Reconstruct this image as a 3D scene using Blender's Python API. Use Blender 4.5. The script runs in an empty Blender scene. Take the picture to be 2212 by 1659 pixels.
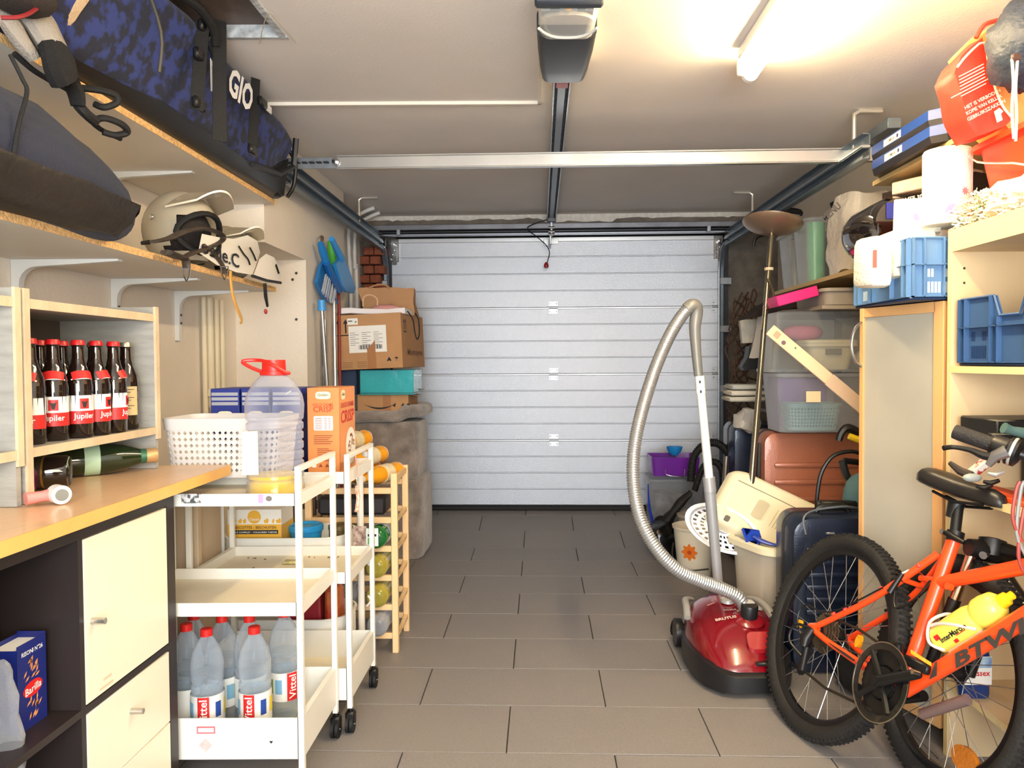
import bpy, bmesh, math, random
import numpy as np
from mathutils import Vector, Matrix, noise
random.seed(7)
PI = math.pi
sc = bpy.context.scene
COL = sc.collection

# ------------------------------------------------------------ camera
HC = 1.1117; FPX = 1669.2; CX, CY = 1167.3, 829.5   # principal point sits right of the frame centre
yaw, pitch, roll = 0.0, .0289, -.0056
fw = Vector((-math.sin(yaw)*math.cos(pitch), math.cos(yaw)*math.cos(pitch), -math.sin(pitch)))
r0 = Vector((math.cos(yaw), math.sin(yaw), 0)); u0 = r0.cross(fw)
rt = math.cos(roll)*r0 + math.sin(roll)*u0
up = -math.sin(roll)*r0 + math.cos(roll)*u0
cam = bpy.data.cameras.new('camera'); cam.sensor_width = 36; cam.lens = FPX*36/2212; cam.clip_start = .05; cam.shift_x = -(CX-1106.0)/2212
co = bpy.data.objects.new('camera', cam); COL.objects.link(co)
m = Matrix((rt, up, -fw)).transposed().to_4x4(); m.translation = (0, 0, HC); co.matrix_world = m
sc.camera = co

# ------------------------------------------------------------ light and exposure
sc.view_settings.view_transform = 'Standard'; sc.view_settings.look = 'None'
sc.view_settings.gamma = 1; sc.view_settings.use_curve_mapping = False
sc.view_settings.exposure = 0.92
w = bpy.data.worlds.new('world'); sc.world = w; w.use_nodes = True
w.node_tree.nodes['Background'].inputs[0].default_value = (.75, .85, 1, 1)
w.node_tree.nodes['Background'].inputs[1].default_value = .3
def area(name, loc, tgt, sx, sy, power, col):
    l = bpy.data.lights.new(name, 'AREA'); l.shape = 'RECTANGLE'; l.size = sx; l.size_y = sy; l.energy = power; l.color = col
    o = bpy.data.objects.new(name, l); COL.objects.link(o); o.location = loc
    d = Vector(tgt)-Vector(loc); o.rotation_euler = d.to_track_quat('-Z', 'Y').to_euler(); return o
area('daylight_fill', (.1, -1.6, 1.05), (.1, 5, 1.75), 1.7, 1.5, 72, (.84, .92, 1.0))  # broad cool fill added behind the camera for the daylight the door reflects
area('rear_ceiling_fill', (.2, -.5, 1.5), (.1, 1.8, 2.1), .9, .9, 22, (1.0, .90, .74))  # unseen warm fill added behind the camera to brighten the ceiling
TUBE_STRENGTH = 60.0

# ------------------------------------------------------------ helpers
def P(px, py, Y=None, X=None, Z=None):
    d = fw + ((px-CX)/FPX)*rt + ((CY-py)/FPX)*up
    if Y is not None: t = Y/d.y
    elif X is not None: t = X/d.x
    else: t = (Z-HC)/d.z
    return Vector((0, 0, HC)) + t*d
V = Vector
def lin(c): c /= 255.0; return c/12.92 if c <= .04045 else ((c+.055)/1.055)**2.4
def rgb(c): return (lin(c[0]), lin(c[1]), lin(c[2]), 1)
MATS = {}
def M(name, col=(200, 200, 200), rough=.5, metal=0, var=.0, vs=6, bump=0, bs=80, col2=None, coat=0, emit=0, clear=0, trans=0, stretch=None, spec=.5, wave=None, sheen=0, detail=4, ramp=None):
    """procedural material; clear>0 = thin see-through plastic, trans = real glass"""
    if name in MATS: return MATS[name]
    m = bpy.data.materials.new(name); m.use_nodes = True; nt = m.node_tree; N = nt.nodes; L = nt.links
    b = N['Principled BSDF']; out = N['Material Output']
    b.inputs['Base Color'].default_value = rgb(col); b.inputs['Roughness'].default_value = rough; b.inputs['Metallic'].default_value = metal
    b.inputs['Coat Weight'].default_value = coat; b.inputs['Specular IOR Level'].default_value = spec
    if sheen: b.inputs['Sheen Weight'].default_value = sheen
    if trans: b.inputs['Transmission Weight'].default_value = trans; b.inputs['IOR'].default_value = 1.33
    tc = N.new('ShaderNodeTexCoord'); mp = N.new('ShaderNodeMapping'); L.new(tc.outputs['Object'], mp.inputs[0])
    if stretch: mp.inputs['Scale'].default_value = stretch
    if var or col2:
        n = N.new('ShaderNodeTexNoise'); n.inputs['Scale'].default_value = vs; n.inputs['Detail'].default_value = detail; L.new(mp.outputs[0], n.inputs[0])
        cr = N.new('ShaderNodeValToRGB'); L.new(n.outputs[0], cr.inputs[0])
        lo, hi = ramp or (.3, .7)
        cr.color_ramp.elements[0].position = lo; cr.color_ramp.elements[1].position = hi
        if col2: a, c = rgb(col), rgb(col2)
        else:
            a = tuple(x*(1-var) for x in rgb(col)[:3])+(1,); c = tuple(min(1, x*(1+var)) for x in rgb(col)[:3])+(1,)
        cr.color_ramp.elements[0].color = a; cr.color_ramp.elements[1].color = c
        L.new(cr.outputs[0], b.inputs['Base Color'])
    if bump:
        n2 = N.new('ShaderNodeTexNoise'); n2.inputs['Scale'].default_value = bs; n2.inputs['Detail'].default_value = 5; L.new(mp.outputs[0], n2.inputs[0])
        bp = N.new('ShaderNodeBump'); bp.inputs['Strength'].default_value = bump; bp.inputs['Distance'].default_value = .01
        L.new(n2.outputs[0], bp.inputs['Height']); L.new(bp.outputs[0], b.inputs['Normal'])
    if emit:
        b.inputs['Emission Color'].default_value = rgb(col); b.inputs['Emission Strength'].default_value = emit
    if clear:
        t = N.new('ShaderNodeBsdfTransparent'); mx = N.new('ShaderNodeMixShader')
        t.inputs[0].default_value = tuple(.6+.4*x for x in rgb(col)[:3])+(1,)
        lw = N.new('ShaderNodeLayerWeight'); lw.inputs[0].default_value = .35
        ma = N.new('ShaderNodeMath'); ma.operation = 'MULTIPLY_ADD'; ma.inputs[1].default_value = .6; ma.inputs[2].default_value = 1-clear
        ma.use_clamp = True
        L.new(lw.outputs['Facing'], ma.inputs[0]); L.new(ma.outputs[0], mx.inputs[0])
        L.new(t.outputs[0], mx.inputs[1]); L.new(b.outputs[0], mx.inputs[2]); L.new(mx.outputs[0], out.inputs[0])
    MATS[name] = m; return m

class MB:
    def __init__(s): s.bm = bmesh.new()
    def mesh(s, verts, faces, mi=0):
        vs = [s.bm.verts.new(v) for v in verts]
        for f in faces:
            try: s.bm.faces.new([vs[i] for i in f]).material_index = mi
            except ValueError: pass
        return vs
    def box(s, a, b, bev=0, mat=None, seg=1):
        a, b = V(a), V(b); lo = V((min(a[i], b[i]) for i in range(3))); hi = V((max(a[i], b[i]) for i in range(3)))
        c, d = (lo+hi)/2, hi-lo
        t = Matrix.Translation(c) @ Matrix.Diagonal((*d, 1))
        if mat is not None: t = mat @ t
        r = bmesh.ops.create_cube(s.bm, size=1, matrix=t)
        if bev:
            bev = min(bev, .45*min(d))
            es = list({e for v in r['verts'] for e in v.link_edges})
            bmesh.ops.bevel(s.bm, geom=es, offset=bev, segments=seg, affect='EDGES', profile=.5)
        return s
    def cyl(s, p, q, r, r2=None, n=14, caps=True):
        return s.tube([p, q], [r, r if r2 is None else r2], n, caps=caps)
    def tube(s, path, r, n=8, closed=False, caps=True, sub=0, flat=None):
        pts = [V(p) for p in path]
        if not isinstance(r, (list, tuple)): r = [r]*len(pts)
        if sub:
            pts, r = spline(pts, sub, closed, r)
        k = len(pts); rings = []; prev = None
        for i in range(k):
            if closed: t = pts[(i+1) % k]-pts[i-1]
            else: t = pts[min(i+1, k-1)]-pts[max(i-1, 0)]
            if t.length < 1e-9: t = V((0, 0, 1))
            t.normalize()
            if prev is None:
                a = V((0, 0, 1)) if abs(t.z) < .9 else V((1, 0, 0)); u = t.cross(a).normalized()
            else:
                u = prev-t*prev.dot(t)
                u = u.normalized() if u.length > 1e-6 else t.orthogonal().normalized()
            prev = u; v = t.cross(u)
            fl = flat if flat else 1
            rings.append([pts[i]+r[i]*(math.cos(2*PI*j/n)*u+fl*math.sin(2*PI*j/n)*v) for j in range(n)])
        return s.rings(rings, closed, caps)
    def rings(s, rings, closed=False, caps=True):
        vs = [[s.bm.verts.new(p) for p in R] for R in rings]; n = len(rings[0]); k = len(rings)
        for i in range(k if closed else k-1):
            A, B = vs[i], vs[(i+1) % k]
            for j in range(n):
                try: s.bm.faces.new((A[j], A[(j+1) % n], B[(j+1) % n], B[j]))
                except ValueError: pass
        if caps and not closed:
            for R in (vs[0], vs[-1]):
                try: s.bm.faces.new(R)
                except ValueError: pass
        return s
    def lathe(s, prof, o=(0, 0, 0), ax=(0, 0, 1), n=20, caps=True, sq=1):
        o = V(o); q = V((0, 0, 1)).rotation_difference(V(ax).normalized())
        R = []
        for (r, z) in prof:
            R.append([o+q @ V((max(r, 1e-4)*math.cos(2*PI*j/n), sq*max(r, 1e-4)*math.sin(2*PI*j/n), z)) for j in range(n)])
        return s.rings(R, False, caps)
    def prism(s, pts, axis, a, b):
        """polygon pts (2-D) extruded along axis 0/1/2 from a to b"""
        def mk(p, t):
            return {0: (t, p[0], p[1]), 1: (p[0], t, p[1]), 2: (p[0], p[1], t)}[axis]
        return s.rings([[V(mk(p, a)) for p in pts], [V(mk(p, b)) for p in pts]])
    def slab(s, o, R, U, T, w, h, t, bev=0):
        """box with corner o, spanned by unit vectors R,U,T"""
        mt = Matrix((V(R), V(U), V(T))).transposed().to_4x4(); mt.translation = V(o)
        return s.box((0, 0, 0), (w, h, t), bev, mt)
    def sphere(s, c, r, n=12, scale=(1, 1, 1)):
        mt = Matrix.Translation(V(c)) @ Matrix.Diagonal((*scale, 1))
        bmesh.ops.create_uvsphere(s.bm, u_segments=n, v_segments=max(6, n*2//3), radius=r, matrix=mt); return s
    def jit(s, amp, sc_=8, seed=0):
        for v in s.bm.verts:
            p = v.co*sc_+V((seed, seed*1.7, 0)); v.co += amp*V((noise.noise(p), noise.noise(p+V((9, 0, 0))), noise.noise(p+V((0, 9, 0)))))
        return s
    def xf(s, mt): bmesh.ops.transform(s.bm, matrix=mt, verts=s.bm.verts); return s

def spline(pts, sub, closed=False, r=None):
    n = len(pts); out = []; ro = []
    rng = range(n if closed else n-1)
    for i in rng:
        g = (lambda k: pts[k % n]) if closed else (lambda k: pts[max(0, min(n-1, k))])
        p0, p1, p2, p3 = g(i-1), g(i), g(i+1), g(i+2)
        ra = r[i % n] if r else 0; rb = r[(i+1) % n] if r else 0
        for j in range(sub):
            t = j/sub
            out.append(.5*((2*p1)+(p2-p0)*t+(2*p0-5*p1+4*p2-p3)*t*t+(3*p1-p0-3*p2+p3)*t**3)); ro.append(ra+(rb-ra)*t)
    if not closed: out.append(pts[-1]); ro.append(r[-1] if r else 0)
    return out, ro
def rr(w, d, r, n=4, cx=0, cy=0):
    """rounded rectangle outline"""
    r = min(r, w/2-1e-4, d/2-1e-4); P_ = []
    for (sx, sy, a0) in ((1, 1, 0), (-1, 1, 90), (-1, -1, 180), (1, -1, 270)):
        for k in range(n+1):
            a = math.radians(a0+90*k/n); P_.append((cx+sx*(w/2-r)+r*math.cos(a), cy+sy*(d/2-r)+r*math.sin(a)))
    return P_
def ring(pts, z): return [V((p[0], p[1], z)) for p in pts]

OFF = {}
def offset_of(p):
    while p is not None and p.name not in OFF: p = p.parent
    return OFF[p.name] if p is not None else V((0, 0, 0))
def thing(name, label, cat, loc=(0, 0, 0), group=None):
    o = bpy.data.objects.new(name, None); COL.objects.link(o); o.empty_display_size = .05
    o.location = loc; o['label'] = label; o['category'] = cat
    if group: o['group'] = group
    OFF[o.name] = V(loc); return o
def mkmesh(name, mb, sharp=38):
    me = bpy.data.meshes.new(name)
    bmesh.ops.recalc_face_normals(mb.bm, faces=mb.bm.faces)
    mb.bm.to_mesh(me); mb.bm.free()
    me.shade_smooth(); me.set_sharp_from_angle(angle=math.radians(sharp)); return me
def O(name, mb, mat, parent, label=None, sharp=38, kind=None):
    off = offset_of(parent)
    if off.length: mb.xf(Matrix.Translation(-off))
    me = mkmesh(name, mb, sharp); me.materials.append(mat)
    o = bpy.data.objects.new(name, me); COL.objects.link(o); o.parent = parent
    if label: o['label'] = label
    if kind: o['kind'] = kind
    return o
def solo(name, label, cat, mb, mat, group=None, kind=None, sharp=38):
    """a thing that is one mesh, origin at its base"""
    xs = [v.co for v in mb.bm.verts]
    lo = V((min(v[i] for v in xs) for i in range(3))); hi = V((max(v[i] for v in xs) for i in range(3)))
    b = V(((lo.x+hi.x)/2, (lo.y+hi.y)/2, lo.z)); mb.xf(Matrix.Translation(-b))
    me = mkmesh(name, mb, sharp); me.materials.append(mat)
    o = bpy.data.objects.new(name, me); COL.objects.link(o); o.location = b
    OFF[o.name] = b
    if kind != 'structure': o['label'] = label; o['category'] = cat
    if label: o['label'] = label
    if group: o['group'] = group
    if kind: o['kind'] = kind
    return o
def dup(root, loc, rz=0, label=None, group=None, rot=None):
    r = root.copy(); COL.objects.link(r); r.location = loc; r.rotation_euler = rot or (0, 0, rz)
    OFF[r.name] = V(loc)
    if label: r['label'] = label
    if group: r['group'] = group
    for ch in root.children:
        c = ch.copy(); COL.objects.link(c); c.parent = r
        for g in ch.children:
            d = g.copy(); COL.objects.link(d); d.parent = c
    return r
_TX = {}
def glyphs(s, bold=.012):
    key = (s, bold)
    if key not in _TX:
        cu = bpy.data.curves.new('t', 'FONT'); cu.body = s; cu.align_x = 'CENTER'; cu.offset = bold; cu.resolution_u = 2
        ob = bpy.data.objects.new('t', cu); me = bpy.data.meshes.new_from_object(ob)
        vs = [v.co.copy() for v in me.vertices]; fs = [tuple(p.vertices) for p in me.polygons]
        bpy.data.objects.remove(ob); bpy.data.curves.remove(cu); bpy.data.meshes.remove(me)
        _TX[key] = (vs, fs)
    return _TX[key]
def text(s, c, R, U, w, h, mat, parent, name='lettering', wrap=None, mb=None, slant=0, bold=.012):
    """text s fitted to w x h about centre c in plane (R,U); wrap=(radius) bends it round a cylinder whose axis is U"""
    vs, fs = glyphs(s, bold)
    x0, x1 = min(v.x for v in vs), max(v.x for v in vs); y0, y1 = min(v.y for v in vs), max(v.y for v in vs)
    c, R, U = V(c), V(R).normalized(), V(U).normalized(); N = R.cross(U)
    out = []
    for v in vs:
        x = ((v.x-x0)/(x1-x0)-.5)*w; y = ((v.y-y0)/(y1-y0)-.5)*h; x += slant*y
        if wrap: a = x/wrap; out.append(c+R*(wrap*math.sin(a))+N*(wrap*math.cos(a)-wrap+.0004)+U*y)
        else: out.append(c+R*x+U*y+N*.0007)
    own = mb is None
    if own: mb = MB()
    mb.mesh(out, fs)
    if own: return O(name, mb, mat, parent)
def patch(c, R, U, w, h, mat, parent, name='label', off=.0004, wrap=None, label=None, pts=None):
    """flat print: a thin rectangle (or polygon pts in -.5..5) on a surface"""
    c, R, U = V(c), V(R).normalized(), V(U).normalized(); N = R.cross(U); mb = MB()
    if wrap:
        k = 8; v = []; f = []
        for i in range(k+1):
            a = (i/k-.5)*w/wrap
            for sy in (-.5, .5): v.append(c+R*(wrap*math.sin(a))+N*(wrap*math.cos(a)-wrap+off)+U*(sy*h))
        for i in range(k): f.append((2*i, 2*i+2, 2*i+3, 2*i+1))
        mb.mesh(v, f)
    else:
        pp = pts or [(-.5, -.5), (.5, -.5), (.5, .5), (-.5, .5)]
        mb.mesh([c+R*(p[0]*w)+U*(p[1]*h)+N*off for p in pp], [tuple(range(len(pp)))])
    return O(name, mb, mat, parent, label)
ELL = [(.5*math.cos(2*PI*i/24), .5*math.sin(2*PI*i/24)) for i in range(24)]
SK = .0367   # the garage door wall and the tile grid stand 2 degrees off square to the side walls
def skew(root):
    for o in [root]+list(root.children_recursive):
        if o.type != 'MESH' or o.get('skewed'): continue
        off = offset_of(o)
        for v in o.data.vertices: v.co.y -= SK*(v.co.x+off.x)
        o['skewed'] = 1
    for o in [root]+list(root.children_recursive):
        if 'skewed' in o: del o['skewed']
XA, YA, ZA = V((1, 0, 0)), V((0, 1, 0)), V((0, 0, 1))

# ------------------------------------------------------------ shared materials
WHITE = M('white_paint', (232, 231, 228), .35)
BLACK = M('black_plastic', (13, 13, 14), .42)
DBLACK = M('black_rubber', (10, 10, 11), .65)
CHROME = M('chrome', (200, 200, 200), .22, 1)
STEEL = M('galvanised_steel', (168, 174, 180), .38, .85, var=.12, vs=30)
CLEAR = M('clear_plastic', (222, 226, 228), .12, clear=.93)
CLEAR2 = M('cloudy_plastic', (214, 216, 220), .25, clear=.86)
INK = M('black_ink', (24, 22, 22), .6)
WPRINT = M('white_print', (240, 240, 238), .5)
RPRINT = M('red_print', (204, 30, 30), .5)
PAPER = M('paper', (238, 236, 230), .7)
# ------------------------------------------------------------ setting: room
ZC = 2.093; XR = 1.63; XL = -1.473; XP = -1.13; YD = 5.30
def structure(name, mb, mat, label=None):
    return solo(name, label, None, mb, mat, kind='structure')
WALL = M('wall_plaster', (230, 221, 208), .85, var=.05, vs=3, bump=.15, bs=60)
CEIL = M('ceiling_plaster', (228, 222, 216), .9, var=.04, vs=2.5, bump=.07, bs=90)
GROUT = M('grout', (52, 48, 44), .9, var=.2, vs=40)
floor = structure('floor', MB().box((-2, -2, -.06), (2, 5.6, -.004)), GROUT, 'dark joints and bed under the grey floor tiles')
TILE = M('floor_tile', (135, 130, 127), .45, var=.13, vs=220, bump=.25, bs=420, detail=8)
def zf(y): return 0 if y < 4.6 else (y-4.6)*.125
tl = [2.77+.303*k for k in range(-6, 9)]
for k, y0 in enumerate(tl):
    y1 = y0+.2995
    odd = (k-6) % 2 == 0
    # measured joint position in each row
    for i in range(-4, 5):
        x0 = -.399+(.30 if odd else 0)+.603*i+.004*math.sin(k*3)
        x1 = x0+.5995
        a, b = max(x0, -1.47), min(x1, XR)
        if b-a < .02: continue
        dz = random.uniform(-.0006, .0006)
        mb = MB(); c = .0012
        vs = [(a, y0, -.02), (b, y0, -.02), (b, y1, -.02), (a, y1, -.02),
              (a, y0, zf(y0)-c+dz), (b, y0, zf(y0)-c+dz), (b, y1, zf(y1)-c+dz), (a, y1, zf(y1)-c+dz),
              (a+c, y0+c, zf(y0)+dz), (b-c, y0+c, zf(y0)+dz), (b-c, y1-c, zf(y1)+dz), (a+c, y1-c, zf(y1)+dz)]
        mb.mesh(vs, [(0, 3, 2, 1), (0, 1, 5, 4), (1, 2, 6, 5), (2, 3, 7, 6), (3, 0, 4, 7), (4, 5, 9, 8), (5, 6, 10, 9), (6, 7, 11, 10), (7, 4, 8, 11), (8, 9, 10, 11)])
        for v_ in mb.bm.verts: v_.co.y -= SK*v_.co.x
        O('tile', mb, TILE, floor, sharp=20)
mb = MB()  # ceiling with the access hole left open
hx0, hx1, hy0, hy1 = -1.10, -.765, 1.6, 2.36
for a, b in (((-2, -2), (hx0, 5.6)), ((hx1, -2), (2, 5.6)), ((hx0, -2), (hx1, hy0)), ((hx0, hy1), (hx1, 5.6))):
    mb.box((a[0], a[1], ZC), (b[0], b[1], ZC+.034))
ceiling = structure('ceiling', mb, CEIL, 'rough painted garage ceiling')
mb = MB(); mb.box((hx0-.05, hy0-.05, ZC+.035), (hx1+.05, hy1+.05, ZC+.05))
O('hole_cover', mb, M('brown_film', (92, 74, 62), .45, var=.3, vs=9, bump=.5, bs=12), ceiling, 'brown sheet above the ceiling opening')
mb = MB(); mb.box((hx0, hy1-.012, ZC-.004), (hx1+.01, hy1+.004, ZC+.034)); mb.box((hx1-.012, hy0, ZC-.004), (hx1+.006, hy1, ZC+.034)).jit(.004, 30)
O('hole_edge', mb, M('hole_plaster', (176, 180, 182), .8, var=.4, vs=30, bump=.6, bs=40), ceiling, 'crumbling pale plaster edge')
mb = MB(); mb.tube([P(560, 95, Z=ZC-.003), P(578, 30, Z=ZC-.01), P(600, 45, Z=ZC-.006), P(640, 92, Z=ZC-.003)], .0012, 5, sub=6)
O('loose_wire', mb, M('wire_white', (215, 200, 175), .5), ceiling)
structure('wall_left', MB().box((XL-.12, -2, 0), (XL, 3.75, ZC)).box((XL-.12, 3.75, 0), (XP, 4.49, ZC)).box((XL-.12, 3.19, 1.609), (XP, 3.75, ZC)).box((XL-.12, 4.49, 0), (-1.22, 5.6, ZC)), WALL, 'cream plastered garage wall with a deep niche and a pier')
structure('wall_right', MB().box((XR, -2, 0), (XR+.12, 5.6, ZC)), WALL, 'cream plastered garage wall behind the storage')
structure('wall_back', MB().box((-2, -2.1, 0), (2, -2, ZC)), WALL)
DARKW = M('raw_lintel', (120, 112, 102), .9, var=.25, vs=14, bump=.6, bs=30)
mb = MB(); mb.box((-1.22, 5.18, 1.985), (XR, 5.6, ZC)); mb.box((-1.22, YD+.07, 0), (-1.0, 5.6, 1.99)); mb.box((1.27, YD+.07, 0), (XR, 5.6, 1.99)); mb.box((-1.22, YD+.2, 0), (XR, 5.6, 1.99))
structure('wall_front', mb, DARKW, 'raw grey lintel and jambs round the garage door')
mb = MB(); v = []; f = []
xs = np.linspace(-1.16, 1.45, 90)
for i, x in enumerate(xs):
    d = .018+.012*noise.noise(V((x*7, 0, 0)))+.008*noise.noise(V((x*30, 3, 0)))+(.022 if .02 < x < .5 else 0)
    v += [(x, 5.1775, ZC-.001), (x, 5.1775, ZC-.012-max(.004, d))]
for i in range(89): f.append((2*i, 2*i+1, 2*i+3, 2*i+2))
mb.mesh(v, f)
solo('trim_1', 'flaking white paint edge along the lintel', None, mb, M('flaky_paint', (225, 220, 212), .8, var=.12, vs=40), kind='structure')
# brick patch at the left jamb: separate bricks
bk = M('brick_red', (138, 74, 50), .85, var=.25, vs=25, bump=.5, bs=60)
wf = bpy.data.objects['wall_front']
for r in range(8):
    for c in range(2):
        mb = MB().box((-1.215+.075*c+(.03 if r % 2 else 0), 5.16+random.uniform(0, .006), 1.40+.062*r), (-1.145+.075*c+(.03 if r % 2 else 0), 5.40, 1.453+.062*r), .004)
        O('brick', mb, bk, wf)
O('plaster_patch', MB().box((-1.218, 4.9, 1.3), (-1.205, 5.16, 1.95)).jit(.006, 25), M('old_plaster', (222, 214, 204), .8, var=.15, vs=20), wf)
# ceiling trims (edge of boarded area)
TR = M('trim_paint', (232, 226, 212), .6)
p0 = P(604, 221, Z=ZC-.004); p1 = P(1165, 221, Z=ZC-.004); p2 = P(1163, 0, Z=ZC-.004)
structure('trim_2', MB().box((p0.x-.3, p1.y-.006, ZC-.012), (p1.x+.006, p1.y+.006, ZC)), TR, 'thin white bead across the ceiling')
structure('trim_3', MB().box((p1.x-.006, .9, ZC-.012), (p1.x+.006, p1.y, ZC)), TR, 'thin white bead running towards the motor')
# wall screw holes on the pier face
for (x, y) in ((640, 590), (632, 604), (640, 690)):
    q = P(x, y, Y=3.748); MBx = MB().lathe([(.0, 0), (.007, 0), (.006, .003), (0, .003)], q, (0, -1, 0), 10)
    O('wall_plug', MBx, M('plug_dark', (70, 62, 54), .7), bpy.data.objects['wall_left'])
# pipes in the niche and by the door
PIPE = M('painted_pipe', (226, 214, 186), .5, var=.05)
pipes = thing('heating_pipes', 'cluster of cream painted pipes down the niche wall', 'pipe', (XL+.03, 3.55, .8))
for i, (px, r) in enumerate(((440, .011), (452, .017), (466, .014), (478, .013))):
    q = P(px, 700, X=XL+.022)
    path = [V((XL+.024, q.y, 1.40)), V((XL+.024, q.y, .2))]
    if i == 1: path = [V((XL+.024, q.y, 1.40)), V((XL+.024, q.y, .93)), V((XL+.05, q.y+.03, .88)), V((XL+.06, q.y+.05, .75)), V((XL+.06, q.y+.05, .2))]
    O('pipe', MB().tube(path, r, 10), PIPE, pipes)
q = P(452, 850, X=XL+.024); O('pipe_joint', MB().cyl((q.x, q.y, .97), (q.x, q.y, 1.0), .024), PIPE, pipes)
pp = thing('wall_pipes', 'two white painted pipes rising beside the brooms to the ceiling', 'pipe', (-1.18, 4.7, 0))
for i, px in enumerate((757, 770)):
    q = P(px, 560, X=-1.195)
    pa = [V((q.x, q.y, .05)), V((q.x, q.y, 1.62)), V((q.x, q.y-.02-.02*i, 1.72)), V((q.x, q.y-.02, 1.98)), V((q.x+.08, q.y-.02, 2.05)), V((q.x+.16, q.y-.02, ZC-.01))]
    O('pipe', MB().tube(pa, .012, 10, sub=3), WHITE, pp)

# ------------------------------------------------------------ garage door
DOOR = M('door_skin', (190, 194, 202), .34, .45, bump=.2, bs=260, var=.02, vs=40)
GROOVE = M('door_hardware', (205, 208, 212), .35, .6)
door = thing('door_1', 'white ribbed sectional garage door, closed', None, (.11, YD, .09)); del door['category']; door['kind'] = 'structure'
dx0, dx1 = -1.02, 1.245
seams = [.122, .573, 1.026, 1.480, 1.944]
for a, b in zip(seams[:-1], seams[1:]):
    n = 4; h = (b-a)/n; prof = []
    prof.append((YD+.04, a)); prof.append((YD+.006, a+.0)); prof.append((YD, a+.006))
    for k in range(1, n):
        z = a+k*h; prof += [(YD, z-.005), (YD+.004, z-.002), (YD+.004, z+.002), (YD, z+.005)]
    prof += [(YD, b-.010), (YD+.007, b-.004), (YD+.04, b-.004)]
    O('panel', MB().prism(prof, 0, dx0, dx1), DOOR, door, sharp=15)
    O('panel_seam', MB().box((dx0, YD+.004, b-.006), (dx1, YD+.02, b)), M('door_seam', (238, 240, 242), .3, .3), door)
O('bottom_seal', MB().box((dx0-.01, YD-.012, .088), (dx1+.01, YD+.03, .122), .006), DBLACK, door, 'black rubber bottom seal')
O('top_rail', MB().box((dx0, YD-.014, 1.928), (dx1, YD, 1.958), .003), M('door_rail', (225, 228, 232), .3, .5), door)
def hinge(x, z, w_=.062, par=door):
    h = O('hinge', MB().box((x-w_/2, YD-.004, z-.042), (x+w_/2, YD, z-.008), .001).box((x-w_/2, YD-.004, z+.008), (x+w_/2, YD, z+.042), .001).cyl((x-w_/2, YD-.008, z), (x+w_/2, YD-.008, z), .008), GROOVE, par)
    b = MB()
    for sx in (-.36, .36):
        for sz in (-.027, .027): b.cyl((x+sx*w_, YD-.0045, z+sz), (x+sx*w_, YD-.007, z+sz), .004, n=8)
    O('bolt', b, M('bolt_dark', (70, 72, 76), .4, .7), h)
for z in seams[1:-1]:
    hinge((P(1195, 700, Y=YD)).x, z)
    hinge(dx1-.04, z, .075); hinge(dx0+.04, z, .075)
for xx in (dx0+.02, dx1-.035):
    t = MB().box((xx-.035, YD-.02, 1.80), (xx+.035, YD, 1.955), .002).box((xx-.008, YD-.03, 1.78), (xx+.022, YD-.02, 1.90), .002).cyl((xx, YD-.03, 1.92), (xx, YD-.06, 1.92), .01)
    for k in range(4): t.cyl((xx-.02+.012*k, YD-.031, 1.82+.03*k), (xx-.02+.012*k, YD-.036, 1.82+.03*k), .005, n=8)
    O('corner_bracket', t, CHROME, door)
GD = M('dark_seal', (44, 44, 48), .6, var=.3, vs=20)
for sx, xx in ((-1, dx0-.012), (1, dx1+.012)):
    O('side_seal', MB().box((xx-.016, YD-.02, .09), (xx+.016, YD+.05, 1.95)), GD, door)
# lift hardware above door
hw = thing('spring_shaft_rail', 'grey steel rails and spring housing above the garage door', 'door hardware', (.1, 5.22, 1.96))
O('upper_rail', MB().box((-1.12, 5.10, 1.985), (1.33, 5.15, 2.02), .003), M('aged_steel', (128, 130, 138), .45, .7, var=.2, vs=9), hw)
O('lower_rail', MB().box((-1.10, 5.15, 1.955), (1.33, 5.19, 1.975), .002), M('bright_steel', (170, 175, 185), .4, .8), hw)
O('shaft', MB().cyl((-1.14, 5.13, 1.975), (1.36, 5.13, 1.975), .012), M('dark_steel', (60, 60, 64), .4, .8), hw)
for x in (-.93, 1.10):
    O('mount', MB().box((x-.012, 5.08, 1.95), (x+.012, 5.1, 1.99), .002), STEEL, hw)
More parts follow.
